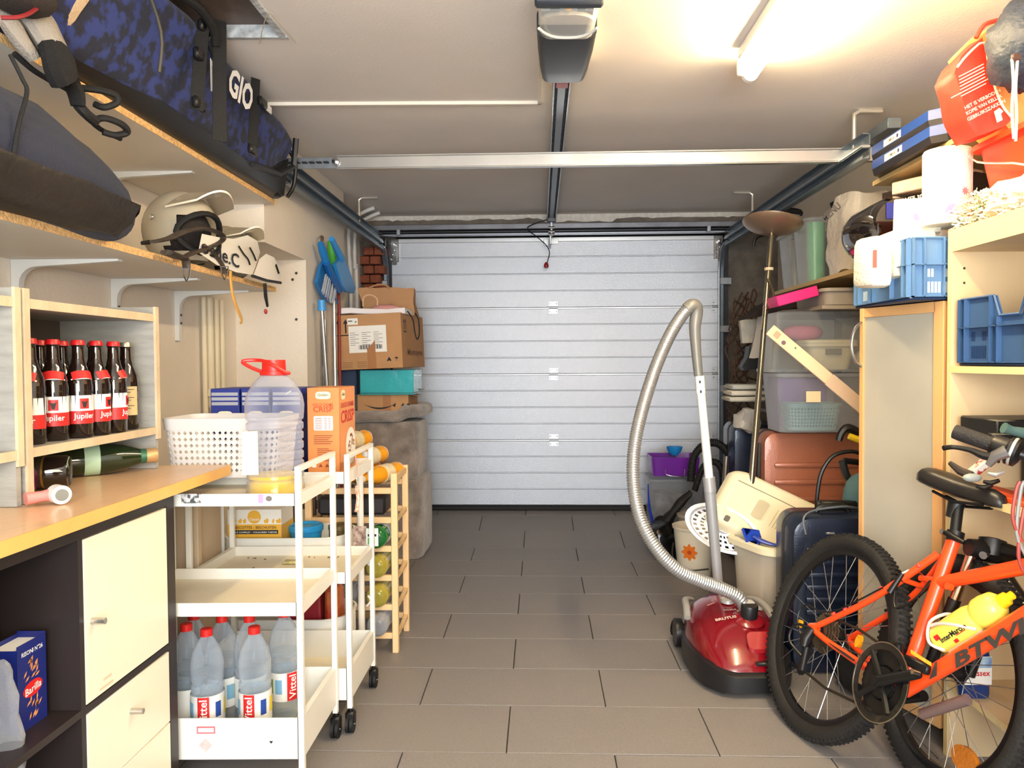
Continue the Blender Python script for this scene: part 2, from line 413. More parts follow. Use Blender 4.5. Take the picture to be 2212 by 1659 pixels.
# tracks
def lerp(a, b, t): return a+(b-a)*t
TRK = M('track_steel', (126, 138, 148), .4, .75, var=.2, vs=7)
DST = M('dark_slot', (48, 52, 58), .5, .4)
def track(side, xt, zt, y0, name, label):
    t = thing(name, label, 'track', (xt, 4.2, zt))
    s = side
    # profile in XZ: C channel stacked double
    for k, (dz, d0) in enumerate(((0, 0), (.052, 0))):
        mb = MB()
        mb.box((xt-.004*s, y0, zt+dz), (xt, YD-.2, zt+dz+.045))
        mb.box((xt-.03*s, y0, zt+dz), (xt, YD-.2, zt+dz+.004)); mb.box((xt-.03*s, y0, zt+dz+.041), (xt, YD-.2, zt+dz+.045))
        mb.box((xt-.03*s, y0, zt+dz+.004), (xt-.027*s, YD-.2, zt+dz+.012))
        O('rail', mb, TRK, t)
    O('slot', MB().box((xt-.0045*s, y0, zt+.018), (xt-.006*s, YD-.2, zt+.030)), DST, t)
    O('lip', MB().box((xt-.034*s, y0, zt+.0455), (xt-.0*s, YD-.2, zt+.0515)), M('lip_steel', (196, 200, 204), .3, .8), t)
    c = []; n = 8
    for i in range(n+1):
        a = PI/2*i/n; c.append(V((xt-.015*s, YD-.2+.15*math.sin(a), zt+.02-.2*(1-math.cos(a)))))
    c.append(V((xt-.015*s, YD-.05, .12)))
    O('vertical_rail', MB().tube(c, .018, 6), TRK, t)
    O('edge_bead', MB().tube([p+V((-.02*s, -.012, 0)) for p in c], .004, 5), STEEL, t)
    for z in (1.62, 1.30, .9, .5):
        O('wall_clamp', MB().box((xt-.03*s, YD-.07, z), (xt+.05*s, YD-.03, z+.05), .004), STEEL, t)
    O('pulley', MB().cyl((xt-.03*s, YD-.12, zt+.055), (xt+.01*s, YD-.12, zt+.055), .028), BLACK, t)
    return t
trL = track(-1, -1.065, 1.86, 3.215, 'door_track', 'steel door track along the left wall above the brooms')
trR = track(1, 1.235, 1.86, 2.95, 'door_track', 'steel door track on the side of the floor lamp')
for s, t, xa in ((-1, trL, 1), (1, trR, -1)):
    c0 = -1.065 if s < 0 else 1.235
    for (ya, nm) in ((4.55, 0), (3.1, 1)):
        if s < 0 and nm: continue
        pa = [V((c0, ya, 1.92)), V((c0, ya, ZC-.04)), V((c0+.0*s, ya, ZC-.02)), V((c0-s*.02*(1 if not nm else -1), ya, ZC-.008)), V((c0-s*.11*(1 if not nm else -1), ya, ZC-.008))]
        O('hanger_rod', MB().tube(pa, .008, 8), M('rod_metal', (206, 200, 190), .35, .6), t)
for r_ in (door, hw, bpy.data.objects['wall_front'], bpy.data.objects['trim_1']): skew(r_)
trL.location.y += .039; trR.location.y -= .045
# cross beam joining the tracks
a = P(604, 352, Y=3.22); b = P(1862, 334, Y=3.12)
bm_ = thing('cross_beam', 'bright galvanised beam spanning between the two door tracks', 'beam', tuple((a+b)/2))
dirb = (b-a).normalized(); L_ = (b-a).length; upz = dirb.cross(V((0, 1, 0))).normalized(); upz = upz if upz.z > 0 else -upz; nb = dirb.cross(upz).normalized()
BEAM = M('beam_zinc', (212, 212, 210), .28, .8, var=.08, vs=4)
def bslab(nm, s0, s1, z0, z1, t0, t1, mat, label=None):
    o_ = a+dirb*s0+upz*z0+nb*t0
    mt = Matrix((dirb, upz, nb)).transposed().to_4x4(); mt.translation = a
    O(nm, MB().box((s0, z0, t0), (s1, z1, t1), .0015, mt), mat, bm_, label)
bslab('web', .24, L_-.0, -.025, .020, -.0, .004, BEAM)
bslab('upper_flange', .24, L_, .020, .026, -.02, .012, BEAM)
bslab('lower_flange', .24, L_, -.030, -.025, -.02, .006, BEAM)
bslab('slotted_end', -.15, .26, -.024, .022, -.012, -.006, STEEL)
for k in range(7): bslab('slot', .005+.03*k, .027+.03*k, -.004, .002, -.0125, .0125, DST)
mb = MB().lathe([(.0, 0), (.014, 0), (.014, .006), (.006, .010), (0, .010)], a+dirb*.238+nb*.0125, (0, -1, 0), 14); O('bolt', mb, CHROME, bm_)
bslab('end_plate', L_-.01, L_+.045, -.03, .026, -.01, .02, BEAM); 
mt_ = a+dirb*(L_+.02)
O('bracket', MB().box(mt_+V((-.03, -.25, .03)), mt_+V((.02, 0, .07)), .002), TRK, bm_)

# ------------------------------------------------------------ door opener
ox = .078
mo = thing('garage_door_opener', 'black ceiling garage door motor with a clear lamp cover', 'door opener', (ox, 2.2, HC+.88))
ydn, yft = 1.975, 2.46; zb = HC+.885
def sect(y, w_, z0, z1, r=.03): return [V((ox+p[0], y, (z0+z1)/2+p[1])) for p in rr(w_, z1-z0, r, 4)]
pl = []
for (y, w_, zz) in ((2.14, .165, zb), (2.25, .16, zb-.004), (2.40, .148, zb), (2.49, .134, zb+.004), (2.52, .105, zb+.014)): pl.append(sect(y, w_, zz, ZC-.012, .022))
O('housing', MB().rings(pl), M('opener_black', (38, 39, 43), .38, bump=.05, bs=300), mo)
O('front_cap', MB().box((ox-.087, ydn-.012, zb+.012), (ox+.087, ydn+.02, ZC-.01), .006), M('opener_cap', (44, 50, 60), .4), mo)
pl = [sect(ydn+.02, .16, zb+.008, ZC-.014, .02), sect(2.06, .155, zb-.002, ZC-.014, .03), sect(2.14, .15, zb-.004, ZC-.014, .03)]
O('lamp_cover', MB().rings(pl), M('lamp_lens', (225, 230, 232), 0.06, clear=.85), mo, 'clear lamp cover')
O('lens_rim', MB().tube([V((ox+.077*math.cos(t), 2.125-.06*abs(math.cos(t))**3, zb-.006)) for t in np.linspace(0, PI, 14)], .004, 6), M('lens_rim', (215, 215, 210), .2, clear=.4), mo)
O('reflector', MB().box((ox-.068, 2.0, zb+.04), (ox+.068, 2.13, zb+.05)), M('reflector', (215, 218, 222), .15, .8), mo)
O('bulb', MB().sphere((ox, 2.02, zb+.028), .011), M('bulb_amber', (240, 180, 40), .2), mo, 'small amber bulb')
for sx in (-.035, .035): O('socket', MB().box((ox+sx-.012, 2.0, zb+.02), (ox+sx+.012, 2.03, zb+.04), .002), M('socket', (60, 74, 70), .5), mo)
O('base_plate', MB().rings([[V((ox+p[0], 2.33+p[1], zz)) for p in rr(.155, .50, .06, 5)] for zz in (zb+.035, ZC-.001)]), M('opener_plate', (222, 214, 200), .6), mo)
O('cable', MB().tube([V((ox-.05, 1.96, ZC-.01)), V((ox-.03, 1.93, ZC-.02)), V((ox+.03, 1.93, ZC-.02)), V((ox+.055, 1.97, ZC-.01))], .004, 6, sub=5).tube([V((ox-.075, 1.96, ZC-.03)), V((ox-.07, 1.85, ZC-.01)), V((ox-.05, 1.7, ZC-.006))], .003, 6), M('cable_grey', (150, 150, 146), .5), mo)
rail = thing('opener_rail', 'steel belt rail running from the motor to the door', 'rail', (ox, 3.8, ZC-.06))
zr = HC+.925
O('channel', MB().box((ox-.030, 2.585, zr), (ox-.024, 5.05, zr+.035), .001).box((ox+.024, 2.585, zr), (ox+.030, 5.05, zr+.035), .001).box((ox-.03, 2.585, zr+.032), (ox+.03, 5.05, zr+.036)), STEEL, rail)
O('belt_guide', MB().box((ox-.013, 2.6, zr+.006), (ox+.013, 5.04, zr+.014)), M('rail_inner', (120, 124, 128), .4, .6), rail)
for sx in (-.018, .018):
    b = MB()
    for k in range(130): b.box((ox+sx-.0035, 2.60+.0187*k, zr+.003), (ox+sx+.0035, 2.612+.0187*k, zr+.008))
    O('chain', b, DBLACK, rail, kind='stuff')
O('red_slider', MB().box((ox-.022, 2.59, zr-.001), (ox+.022, 2.645, zr+.01), .003), M('slider_red', (150, 30, 34), .4), rail, 'red plastic slider')
O('end_bracket', MB().box((ox-.028, 5.03, zr-.02), (ox+.028, 5.09, zr+.04), .003), M('bracket_dark', (80, 82, 86), .4, .7), rail)
YD -= .003
arm = thing('release_arm', 'door arm with hanging black cord and small red release knob', 'release cord', (ox, 5.15, 1.9))
O('arm_link', MB().box((ox-.006, 5.06, 1.93), (ox+.006, 5.09, 2.03), .001).box((ox-.012, 5.07, 1.88), (ox-.002, YD-.01, 1.95), .001), STEEL, arm)
for z in (1.985, 1.96, 1.94): O('bolt', MB().cyl((ox-.02, 5.06, z), (ox+.02, 5.06, z), .008, n=8), CHROME, arm)
O('door_plate', MB().box((ox-.05, YD-.02, 1.90), (ox-.015, YD-.001, 1.945), .002).box((ox+.0, YD-.02, 1.91), (ox+.05, YD-.001, 1.95), .002), M('plate_white', (225, 228, 230), .3, .4), arm)
cp = [P(1190, 472, Y=5.05), P(1150, 485, Y=5.05), P(1140, 495, Y=5.05), P(1160, 512, Y=5.08), P(1180, 530, Y=5.1), P(1187, 545, Y=5.12), P(1184, 560, Y=5.12), P(1181, 570, Y=5.12)]
O('cord', MB().tube(cp, .0035, 6, sub=5), BLACK, arm)
q = P(1180, 573, Y=5.12); O('release_knob', MB().lathe([(0, -.02), (.012, -.018), (.016, -.004), (.012, .012), (.006, .02), (0, .02)], q), M('knob_red', (150, 18, 30), .35), arm, 'small red knob')

# ------------------------------------------------------------ fluorescent lamp
ta = P(1622, 158, Z=2.035); tb = V((ta.x-.03, ta.y-1.2, 2.035))
lamp = thing('fluorescent_lamp', 'lit warm fluorescent tube lamp fixed to the ceiling', 'lamp', (ta.x, ta.y-.6, ZC))
O('batten', MB().box((ta.x-.055, ta.y-1.2, ZC-.034), (ta.x-.028, ta.y-.05, ZC-.001), .004), WHITE, lamp)
O('tube_holder', MB().box((ta.x-.05, ta.y-.03, 2.02), (ta.x-.0, ta.y-.012, ZC-.02), .003), WHITE, lamp)
O('tube', MB().cyl(ta, tb, .024, n=16), M('tube_glow', (255, 228, 178), .3, emit=TUBE_STRENGTH), lamp, 'glowing tube')
O('tube_cap', MB().cyl(ta+V((0, 0, 0)), ta+V((0, .022, 0)), .0245, n=16), WHITE, lamp)
# ============================================================ LEFT SIDE
CHIP = M('chipboard_edge', (214, 172, 116), .8, var=.3, vs=120, bump=.3, bs=200)
MELA = M('white_board', (226, 218, 206), .5, var=.02)
BRK = M('bracket_white', (222, 224, 222), .4)
def bracket(y, zt, parent, leg=.20, arm=.30):
    """stamped steel shelf bracket: leg on the wall, arm under the board"""
    x = XL; t = .022
    out = [(x+.001, zt-leg), (x+.018, zt-leg), (x+.022, zt-.07)]
    for k in range(6):
        a = PI/2*k/5; out.append((x+.022+.05*(1-math.cos(a)), zt-.07+.05*math.sin(a)))
    out += [(x+arm*.6, zt-.014), (x+arm, zt-.006), (x+arm, zt-.0005), (x+.001, zt-.0005)]
    b = O('bracket', MB().prism(out, 1, y-t/2, y+t/2), BRK, parent, 'white steel bracket')
    s_ = MB()
    for dz in (.045, .10): s_.lathe([(0, 0), (.006, 0), (.005, .002), (0, .002)], (x+.0225, y, zt-.07-dz*.6), (1, 0, 0), 8)
    O('screw', s_, M('screw_brown', (90, 74, 60), .5, .5), b)
def shelf(zb_, name, label, y1, xf, brs):
    t = thing(name, label, 'shelf', ((XL+xf)/2, 2, zb_))
    O('board', MB().box((XL+.001, 1.0, zb_), (xf-.001, y1, zb_+.018)), MELA, t)
    O('edge_strip', MB().box((xf-.001, 1.0, zb_-.0004), (xf, y1, zb_+.0185)), CHIP, t, 'bare chipboard edge')
    O('end_strip', MB().box((XL+.002, y1, zb_), (xf, y1+.001, zb_+.018)), CHIP, t)
    for y in brs: bracket(y, zb_, t)
    return t
ZL = 1.405; ZU = 1.763; XF = -1.085
shelf(ZL, 'wall_shelf', 'lower white wall shelf with raw chipboard edge, holding helmets', 3.19, XF, (2.17, 2.67, 3.13))
shelf(ZU, 'wall_shelf', 'upper white wall shelf with raw chipboard edge, under the camouflage bag', 3.19, XF, (2.64,))
ZL += .0185; ZU += .0185

# ---- blue camouflage duffel
CAMO = M('camo_fabric', (13, 18, 42), .85, vs=24, col2=(32, 48, 112), bump=.25, bs=300, ramp=(.46, .56), detail=8, sheen=.08)
NAVY = M('navy_fabric', (22, 27, 48), .85, bump=.35, bs=220, var=.25, vs=5, sheen=.08)
BASEB = M('bag_base_black', (26, 24, 23), .5, bump=.2, bs=120, var=.2, vs=6)
WEB = M('webbing_black', (12, 11, 11), .75, bump=.3, bs=300)
d = thing('duffel_bag', 'large blue camouflage rolling duffel bag with black base and straps', 'bag', (-1.15, 2.4, ZU))
def camo_sec(y, h, x0, x1, z0=0.0, n=6):
    # x1 is the front; bottom slants
    w_ = x1-x0; R = rr(w_, h, min(.06, h*.35), 4)
    return [V(((x0+x1)/2+p[0]+.008*math.sin(y*9)-.105*(.5-p[1]/h), y, ZU+z0+h/2+p[1])) for p in R]
S = [(1.58, .24, -1.36, -1.0, .02), (1.64, .28, -1.40, -.955, .01), (1.95, .295, -1.41, -.945, .01), (2.25, .29, -1.41, -.945, .01), (2.32, .282, -1.41, -.95, .012), (2.62, .278, -1.40, -.955, .015), (2.85, .26, -1.39, -.965, .015), (3.05, .25, -1.38, -.97, .015), (3.17, .235, -1.36, -.98, .015)]
mb = MB().rings([camo_sec(*s_) for s_ in S])
bmesh.ops.subdivide_edges(mb.bm, edges=mb.bm.edges[:], cuts=2, use_grid_fill=True); mb.jit(.014, 7, 3)
for v in mb.bm.verts: v.co.z = min(v.co.z, ZC-.012)
O('bag_body', mb, CAMO, d)
# hard base along the lower front
def bs(y, w0, w1, z0, z1): return [V((w0, y, ZU+z0)), V((w1-.10, y, ZU+z0)), V((w1-.075, y, ZU+z0+.012)), V((w1-.055, y, ZU+max(z1, .014))), V((w0, y, ZU+max(z1, .014)))]
O('moulded_base', MB().rings([bs(1.62, -1.40, -1.0, .0, .014), bs(1.95, -1.41, -.985, 0, .03), bs(2.15, -1.41, -.98, 0, .052), bs(2.42, -1.41, -.975, 0, .05), bs(2.75, -1.40, -.975, 0, .045), bs(3.02, -1.38, -.975, 0, .09), bs(3.17, -1.36, -.965, 0, .16)]), M('moulded_black', (30, 28, 27), .38), d, 'moulded black base')
def fr(y):  # front surface x at y
    return float(np.interp(y, [s_[0] for s_ in S], [s_[3] for s_ in S]))+.006
def piping(pts, r=.005, nm='piping', mat=None): O(nm, MB().tube(pts, r, 6, sub=4), mat or WEB, d)
piping([V((fr(1.95)+.002, 1.93, ZU+.05)), V((fr(1.95)+.008, 1.93, ZU+.15)), V((fr(1.9)-.03, 1.92, ZU+.285))], .004, mat=M('piping_olive', (70, 66, 54), .6))
piping([V((fr(2.3), 2.29, ZU+.08)), V((fr(2.3)+.004, 2.29, ZU+.18)), V((fr(2.3)-.02, 2.26, ZU+.27))], .003)
piping([V((-1.05, 2.0, ZU+.288)), V((-1.0, 2.2, ZU+.285)), V((-.985, 2.36, ZU+.268))], .008, 'zip_cover')
def strap(p, q, w_, t_=.003, nm='strap', mat=WEB):
    p, q = V(p), V(q); D = (q-p); n_ = V((.6, -.8, .1)).normalized(); s_ = D.cross(n_).normalized(); mt = Matrix((s_, D.normalized(), n_)).transposed().to_4x4(); mt.translation = p
    return O(nm, MB().box((-w_/2, 0, 0), (w_/2, D.length, t_), 0, mt), mat, d)
a = P(438, 48, X=-.945); b = P(424, 238, X=-.944)
strap(a, b, .035); strap(P(474, 45, X=-.93), P(474, 305, X=-.925), .038, nm='hanging_strap')
strap(P(552, 170, X=-.965), P(545, 320, X=-.955), .03)
for (x, y) in ((440, 60), (430, 120), (566, 222), (545, 325), (428, 225)):
    q = P(x, y, X=-.945); O('buckle', MB().box(q-V((.006, .03, .016)), q+V((.01, .03, .016)), .005), BLACK, d)
q = P(445, 52, X=-.93); O('grab_handle', MB().tube([q+V((-.04, -.16, .03)), q+V((0, -.06, .025)), q+V((.01, .02, 0)), q+V((0, .06, -.03))], .013, 8, sub=4), WEB, d)
# printed OGIO lettering running along the side
up_ = V((0, 0, 1)); c_ = P(507, 190, X=-.962)
c0 = P(459, 165, X=-.948); patch(c0, YA, ZA, .03, .095, WPRINT, d, 'lettering', pts=[(-.5, -.5), (.5, -.42), (.5, -.25), (-.05, -.3), (-.05, .3), (.5, .25), (.5, .42), (-.5, .5)])
text('GIO', P(521, 195, X=-.945), V((-.02, 1, 0)), V((.18, 0, 1)), .20, .085, WPRINT, d, bold=.035)
q = P(576, 231, X=-.968); O('logo_tab', MB().box(q-V((.002, .045, .014)), q+V((.003, .045, .014)), .003), WPRINT, d, 'white tab')
O('end_handle', MB().tube([V((-1.02, 3.17, ZU+.20)), V((-1.0, 3.195, ZU+.15)), V((-1.01, 3.2, ZU+.06)), V((-1.03, 3.18, ZU+.01))], .008, 8, sub=4), BLACK, d)
for yy in (3.02,):
    O('wheel', MB().cyl((-1.08, 3.13, ZU+.032), (-1.045, 3.13, ZU+.032), .032), DBLACK, d)
    O('wheel', MB().cyl((-1.33, 3.13, ZU+.032), (-1.29, 3.13, ZU+.032), .032), DBLACK, d)
O('end_frame', MB().tube([V((-.985, 3.16, ZU+.24)), V((-1.0, 3.17, ZU+.13)), V((-1.02, 3.05, ZU+.07)), V((-1.03, 2.8, ZU+.045))], .012, 6), M('moulded_black', (0, 0, 0)), d)

# ---- navy duffel on the lower shelf
n = thing('duffel_bag', 'plain navy duffel bag with black lower panel on the lower wall shelf', 'bag', (-1.15, 1.7, ZL))
def ns(y, h, x0, x1, z0=0):
    R = rr(x1-x0, h, h*.42, 5); return [V(((x0+x1)/2+p[0]-(.10*max(0, p[1]/h)), y, ZL+z0+h/2+p[1])) for p in R]
S2 = [(1.25, .24, -1.42, -1.00, 0), (1.40, .262, -1.44, -.985, 0), (1.66, .262, -1.44, -.975, 0), (1.80, .225, -1.43, -.98, 0), (1.88, .175, -1.42, -.985, 0), (1.925, .12, -1.40, -1.0, 0), (1.94, .08, -1.37, -1.03, 0)]
mb = MB().rings([ns(*s_) for s_ in S2]); bmesh.ops.subdivide_edges(mb.bm, edges=mb.bm.edges[:], cuts=2, use_grid_fill=True, smooth=.3); mb.jit(.012, 6, 11)
O('bag_body', mb, NAVY, n)
def nb_(y, h, x0, x1):
    R = [(x0, 0), (x1-.05, 0), (x1-.01, .03), (x1+.010, .07), (x1+.011, h), (x1-.02, h+.004), (x0, h)]; return [V((p[0], y, ZL+p[1])) for p in R]
mb = MB().rings([nb_(1.24, .075, -1.42, -1.0), nb_(1.40, .078, -1.44, -.982), nb_(1.66, .078, -1.44, -.972), nb_(1.80, .075, -1.43, -.975), nb_(1.89, .07, -1.42, -.98), nb_(1.938, .06, -1.40, -1.01)])
bmesh.ops.subdivide_edges(mb.bm, edges=mb.bm.edges[:], cuts=1, use_grid_fill=True); mb.jit(.006, 9, 5)
O('lower_panel', mb, M('bag_panel', (36, 31, 27), .5, var=.35, vs=7, bump=.3, bs=60), n, 'black brown lower panel')
def nt(pts, r, nm='handle'): O(nm, MB().tube(pts, r, 8, sub=5), WEB, n)
nt([P(175, 190, X=-1.03), P(215, 195, X=-1.0), P(248, 205, X=-.98), P(252, 222, X=-.98), P(225, 232, X=-1.0), P(205, 225, X=-1.02)], .008)
nt([P(200, 262, X=-1.02), P(225, 255, X=-1.0), P(262, 268, X=-.98), P(275, 285, X=-.98), P(250, 292, X=-1.0), P(222, 285, X=-1.02)], .008)
nt([P(30, 115, X=-1.06), P(70, 150, X=-1.05), P(110, 175, X=-1.05), P(160, 205, X=-1.04), P(205, 270, X=-1.03), P(260, 300, X=-1.02)], .006, 'zipper')
nt([P(162, 205, X=-1.03), P(168, 225, X=-1.01), P(185, 245, X=-1.0), P(205, 262, X=-1.0)], .012, 'clasp')
nt([P(22, 118, X=-1.0), P(48, 170, X=-.985), P(58, 200, X=-.98), P(40, 270, X=-.975), P(28, 340, X=-.975)], .004, 'seam')
# sleeve garment lying over the bag, on the upper board edge
g = thing('grey_jersey', 'grey knitted jersey with black cuffs hanging off the upper shelf', 'clothing', (-1.1, 1.5, ZU))
KN = M('grey_knit', (150, 142, 132), .95, bump=.5, bs=200, var=.15, vs=6)
KB = M('black_cuff', (18, 16, 15), .95, bump=.4, bs=200)
def sleeve(pts, r, m_, nm):
    mb = MB().tube(pts, r, 10, sub=4, flat=.7); mb.jit(.008, 18, 2); O(nm, mb, m_, g)
sleeve([P(40, -60, X=-1.08), P(60, 20, X=-1.05), P(90, 60, X=-1.02), P(118, 110, X=-1.0)], [.05, .05, .045, .04], KN, 'sleeve')
sleeve([P(116, 106, X=-1.0), P(128, 140, X=-.99), P(140, 172, X=-.99)], [.042, .042, .036], KB, 'cuff')
sleeve([P(-40, 0, X=-1.1), P(10, 40, X=-1.06), P(40, 85, X=-1.04), P(70, 125, X=-1.03)], [.03, .03, .025, .018], KN, 'sleeve')
sleeve([P(150, -60, X=-1.06), P(140, -10, X=-1.05), P(120, 30, X=-1.06), P(85, 30, X=-1.08)], [.05, .045, .035, .03], M('beige_knit', (176, 152, 122), .95, bump=.5, bs=200), 'scarf_fold')
sleeve([P(150, 170, X=-1.0), P(165, 200, X=-1.0), P(170, 230, X=-1.0)], [.022, .02, .015], KB, 'glove_finger')
c = thing('brown_hat', 'brown cloth hat with dark red piping at the shelf edge', 'hat', (-1.12, 1.33, ZU+.12))
q = P(40, -12, X=-1.0)
mb = MB().sphere(q, .055, 14, (1.1, 1.35, .62)); O('crown', mb, M('cap_brown', (44, 34, 30), .9, bump=.3, bs=200), c)
O('piping', MB().tube([P(2, 38, X=-.985), P(40, 37, X=-.965), P(70, 25, X=-.965), P(95, 0, X=-.975), P(100, -25, X=-.985)], .004, 6, sub=4), M('dark_red', (130, 22, 28), .6), c, 'dark red piping')

# ---- helmets
HW = M('helmet_white', (236, 226, 204), .3, coat=.4)
HB = M('helmet_padding', (36, 30, 28), .9, bump=.4, bs=150)
def helmet(label, cx, cy, z, s_=1.0, ang=0, peak=True):
    """motocross style full helmet, opening towards local +X"""
    h = thing('crash_helmet', label, 'helmet', (0, 0, 0), 'white helmets on the lower shelf')
    # shell: spherical grid with a face opening
    mb = MB(); nu, nv = 28, 16; rows = []
    for j in range(nv+1):
        th = PI*(.02+.80*j/nv); R = []
        for i in range(nu):
            ph = 2*PI*i/nu
            x = .125*math.sin(th)*math.cos(ph); y = .098*math.sin(th)*math.sin(ph); zz = .118*math.cos(th)
            if zz < -.02: x *= 1+.6*max(0, math.cos(ph))*(-zz-.02)/.1; x = x*1.0
            R.append(V((x, y, zz+.115)))
        rows.append(R)
    vs = [[mb.bm.verts.new(p) for p in R] for R in rows]
    for j in range(nv):
        for i in range(nu):
            c_ = (rows[j][i]+rows[j][(i+1) % nu]+rows[j+1][i]+rows[j+1][(i+1) % nu])/4
            if c_.x > .03 and .035 < c_.z < .150 and abs(c_.y) < .078: continue
            mb.bm.faces.new((vs[j][i], vs[j][(i+1) % nu], vs[j+1][(i+1) % nu], vs[j+1][i]))
    mb.bm.faces.new(vs[0])
    bmesh.ops.solidify(mb.bm, geom=mb.bm.faces[:], thickness=.006)
    O('shell', mb, HW, h)
    O('lining', MB().sphere((.0, 0, .108), .090, 18, (1.05, .93, 1.0)), HB, h)
    rim = [V((.126*math.sqrt(max(.05, 1-(y/.100)**2-((z_-.11)/.17)**2)), y, z_)) for (y, z_) in [(.078*math.cos(t), .094+.060*math.sin(t)) for t in np.linspace(0, 2*PI, 25)[:-1]]]
    O('visor_rim', MB().tube(rim, .009, 8, closed=True), DBLACK, h)
    if peak:
        pts = []; 
        mb = MB(); R0 = []; R1 = []
        for t in np.linspace(-1, 1, 13):
            y = .088*t; R0.append(V((.045+.03*(1-t*t), y, .165+.052*(1-t*t))))
            R1.append(V((.19-.035*t*t, y*.78, .178+.034*(1-t*t))))
        ring_ = lambda A, B, dz: [p+V((0, 0, dz)) for p in A]+[p+V((0, 0, dz)) for p in reversed(B)]
        mb.rings([ring_(R0, R1, 0), ring_(R0, R1, .006)])
        O('peak', mb, HW, h)
    for sy in (-1, 1): O('side_screw', MB().lathe([(0, 0), (.009, 0), (.007, .004), (0, .004)], (-.0, sy*.10, .14), (0, sy, 0), 10), CHROME, h)
    for sy in (-1, 1): O('vent', MB().box((-.05, sy*.094, .06), (-.01, sy*.102, .072), .003), BLACK, h)
    h.location = (cx, cy, z); h.rotation_euler = (0, 0, ang); h.scale = (s_,)*3
    return h
helmet('larger white crash helmet, nearer the navy duffel bag', -1.165, 2.52, ZL, 1.05, math.radians(-26))
h2 = helmet('smaller white crash helmet at the shelf end, behind the bigger one', -1.20, 2.95, ZL, .90, math.radians(-22))
# neck guard / white chest protector with handwriting
q = P(510, 560, X=-1.02)
g2 = thing('neck_protector', 'white plastic body protector with black lettering on its edge', 'protector', (q.x, q.y, ZL))
W2 = M('protector_white', (236, 232, 222), .35)
def PX(x, y, X=-1.045): return P(x, y, X=X)
pl = [(428, 545), (436, 505), (470, 512), (505, 516), (535, 508), (556, 520), (562, 545), (552, 575), (545, 594), (510, 588), (468, 572)]
def loft_plate(pts, X0, X1): return MB().rings([[P(x, y, X=X0) for x, y in pts], [P(x, y, X=X0).lerp(P(x, y, X=X1), 1) for x, y in pts]])
O('plate', loft_plate(pl, -1.05, -1.10), W2, g2)
pl = [(560, 560), (575, 548), (592, 556), (604, 578), (606, 600), (604, 612), (580, 608), (548, 594)]
O('end_plate', loft_plate(pl, -1.045, -1.10), W2, g2)
O('edge_trim', MB().tube([PX(545, 596), PX(575, 606), PX(606, 611)], .006, 6), BLACK, g2)
O('side_vent', MB().tube([PX(595, 572), PX(601, 590)], .006, 6), BLACK, g2)
for p_ in (((540, 535), (548, 550), (553, 563)), ((516, 532), (526, 548), (536, 560), (540, 572))):
    O('groove', MB().tube([PX(*p, X=-1.047) for p in p_], .003, 6, sub=3), BLACK, g2)
dY = (PX(520, 566)-PX(440, 530)).normalized()
text('oelle.C', PX(478, 548, X=-1.046), dY, ZA, .30, .048, INK, g2)
O('hanging_pad', MB().tube([PX(572, 612), PX(574, 640), PX(578, 662)], [.011, .012, .008], 8, flat=.5), BLACK, g2, 'black hanging strap end')
O('red_tip', MB().sphere(PX(574, 673), .011, 10, (.6, 1, .9)), M('tip_red', (170, 50, 60), .4), g2, 'red tip')
O('blade', MB().tube([PX(498, 585), PX(500, 620), PX(508, 655), PX(522, 690), PX(518, 698)], [.011, .011, .011, .010, .004], 8, sub=4, flat=.25), M('amber_strap', (206, 158, 84), .5, var=.15, vs=20), g2, 'amber plastic strap')
# brown leather goggles strap and buckles
st = thing('goggle_strap', 'worn black goggle strap with metal clips draped over shelf edge', 'strap', (-1.05, 2.5, ZL))
LE = M('worn_leather', (66, 54, 44), .55, var=.4, vs=15, bump=.4, bs=60)
O('band', MB().tube([PX(333, 522), PX(365, 515), PX(400, 500), PX(440, 493), PX(475, 505), PX(478, 520), PX(450, 535), PX(420, 545), PX(398, 555)], [.014, .016, .018, .014, .014, .014, .014, .016, .012], 8, sub=4, flat=.35), LE, st)
O('band', MB().tube([PX(360, 545), PX(385, 555), PX(400, 560), PX(403, 580)], [.02, .02, .014, .012], 8, sub=3, flat=.4), LE, st)
O('band', MB().tube([PX(440, 530), PX(460, 548), PX(478, 570), PX(484, 590)], .010, 8, sub=3, flat=.4), LE, st)
for (x, y) in ((403, 592), (485, 588)):
    O('clip', MB().tube([PX(x-8, y-12, -1.03), PX(x+8, y-12, -1.03), PX(x+6, y+4, -1.03), PX(x, y+16, -1.03), PX(x-6, y+4, -1.03)], .0022, 6, closed=True), CHROME, st)

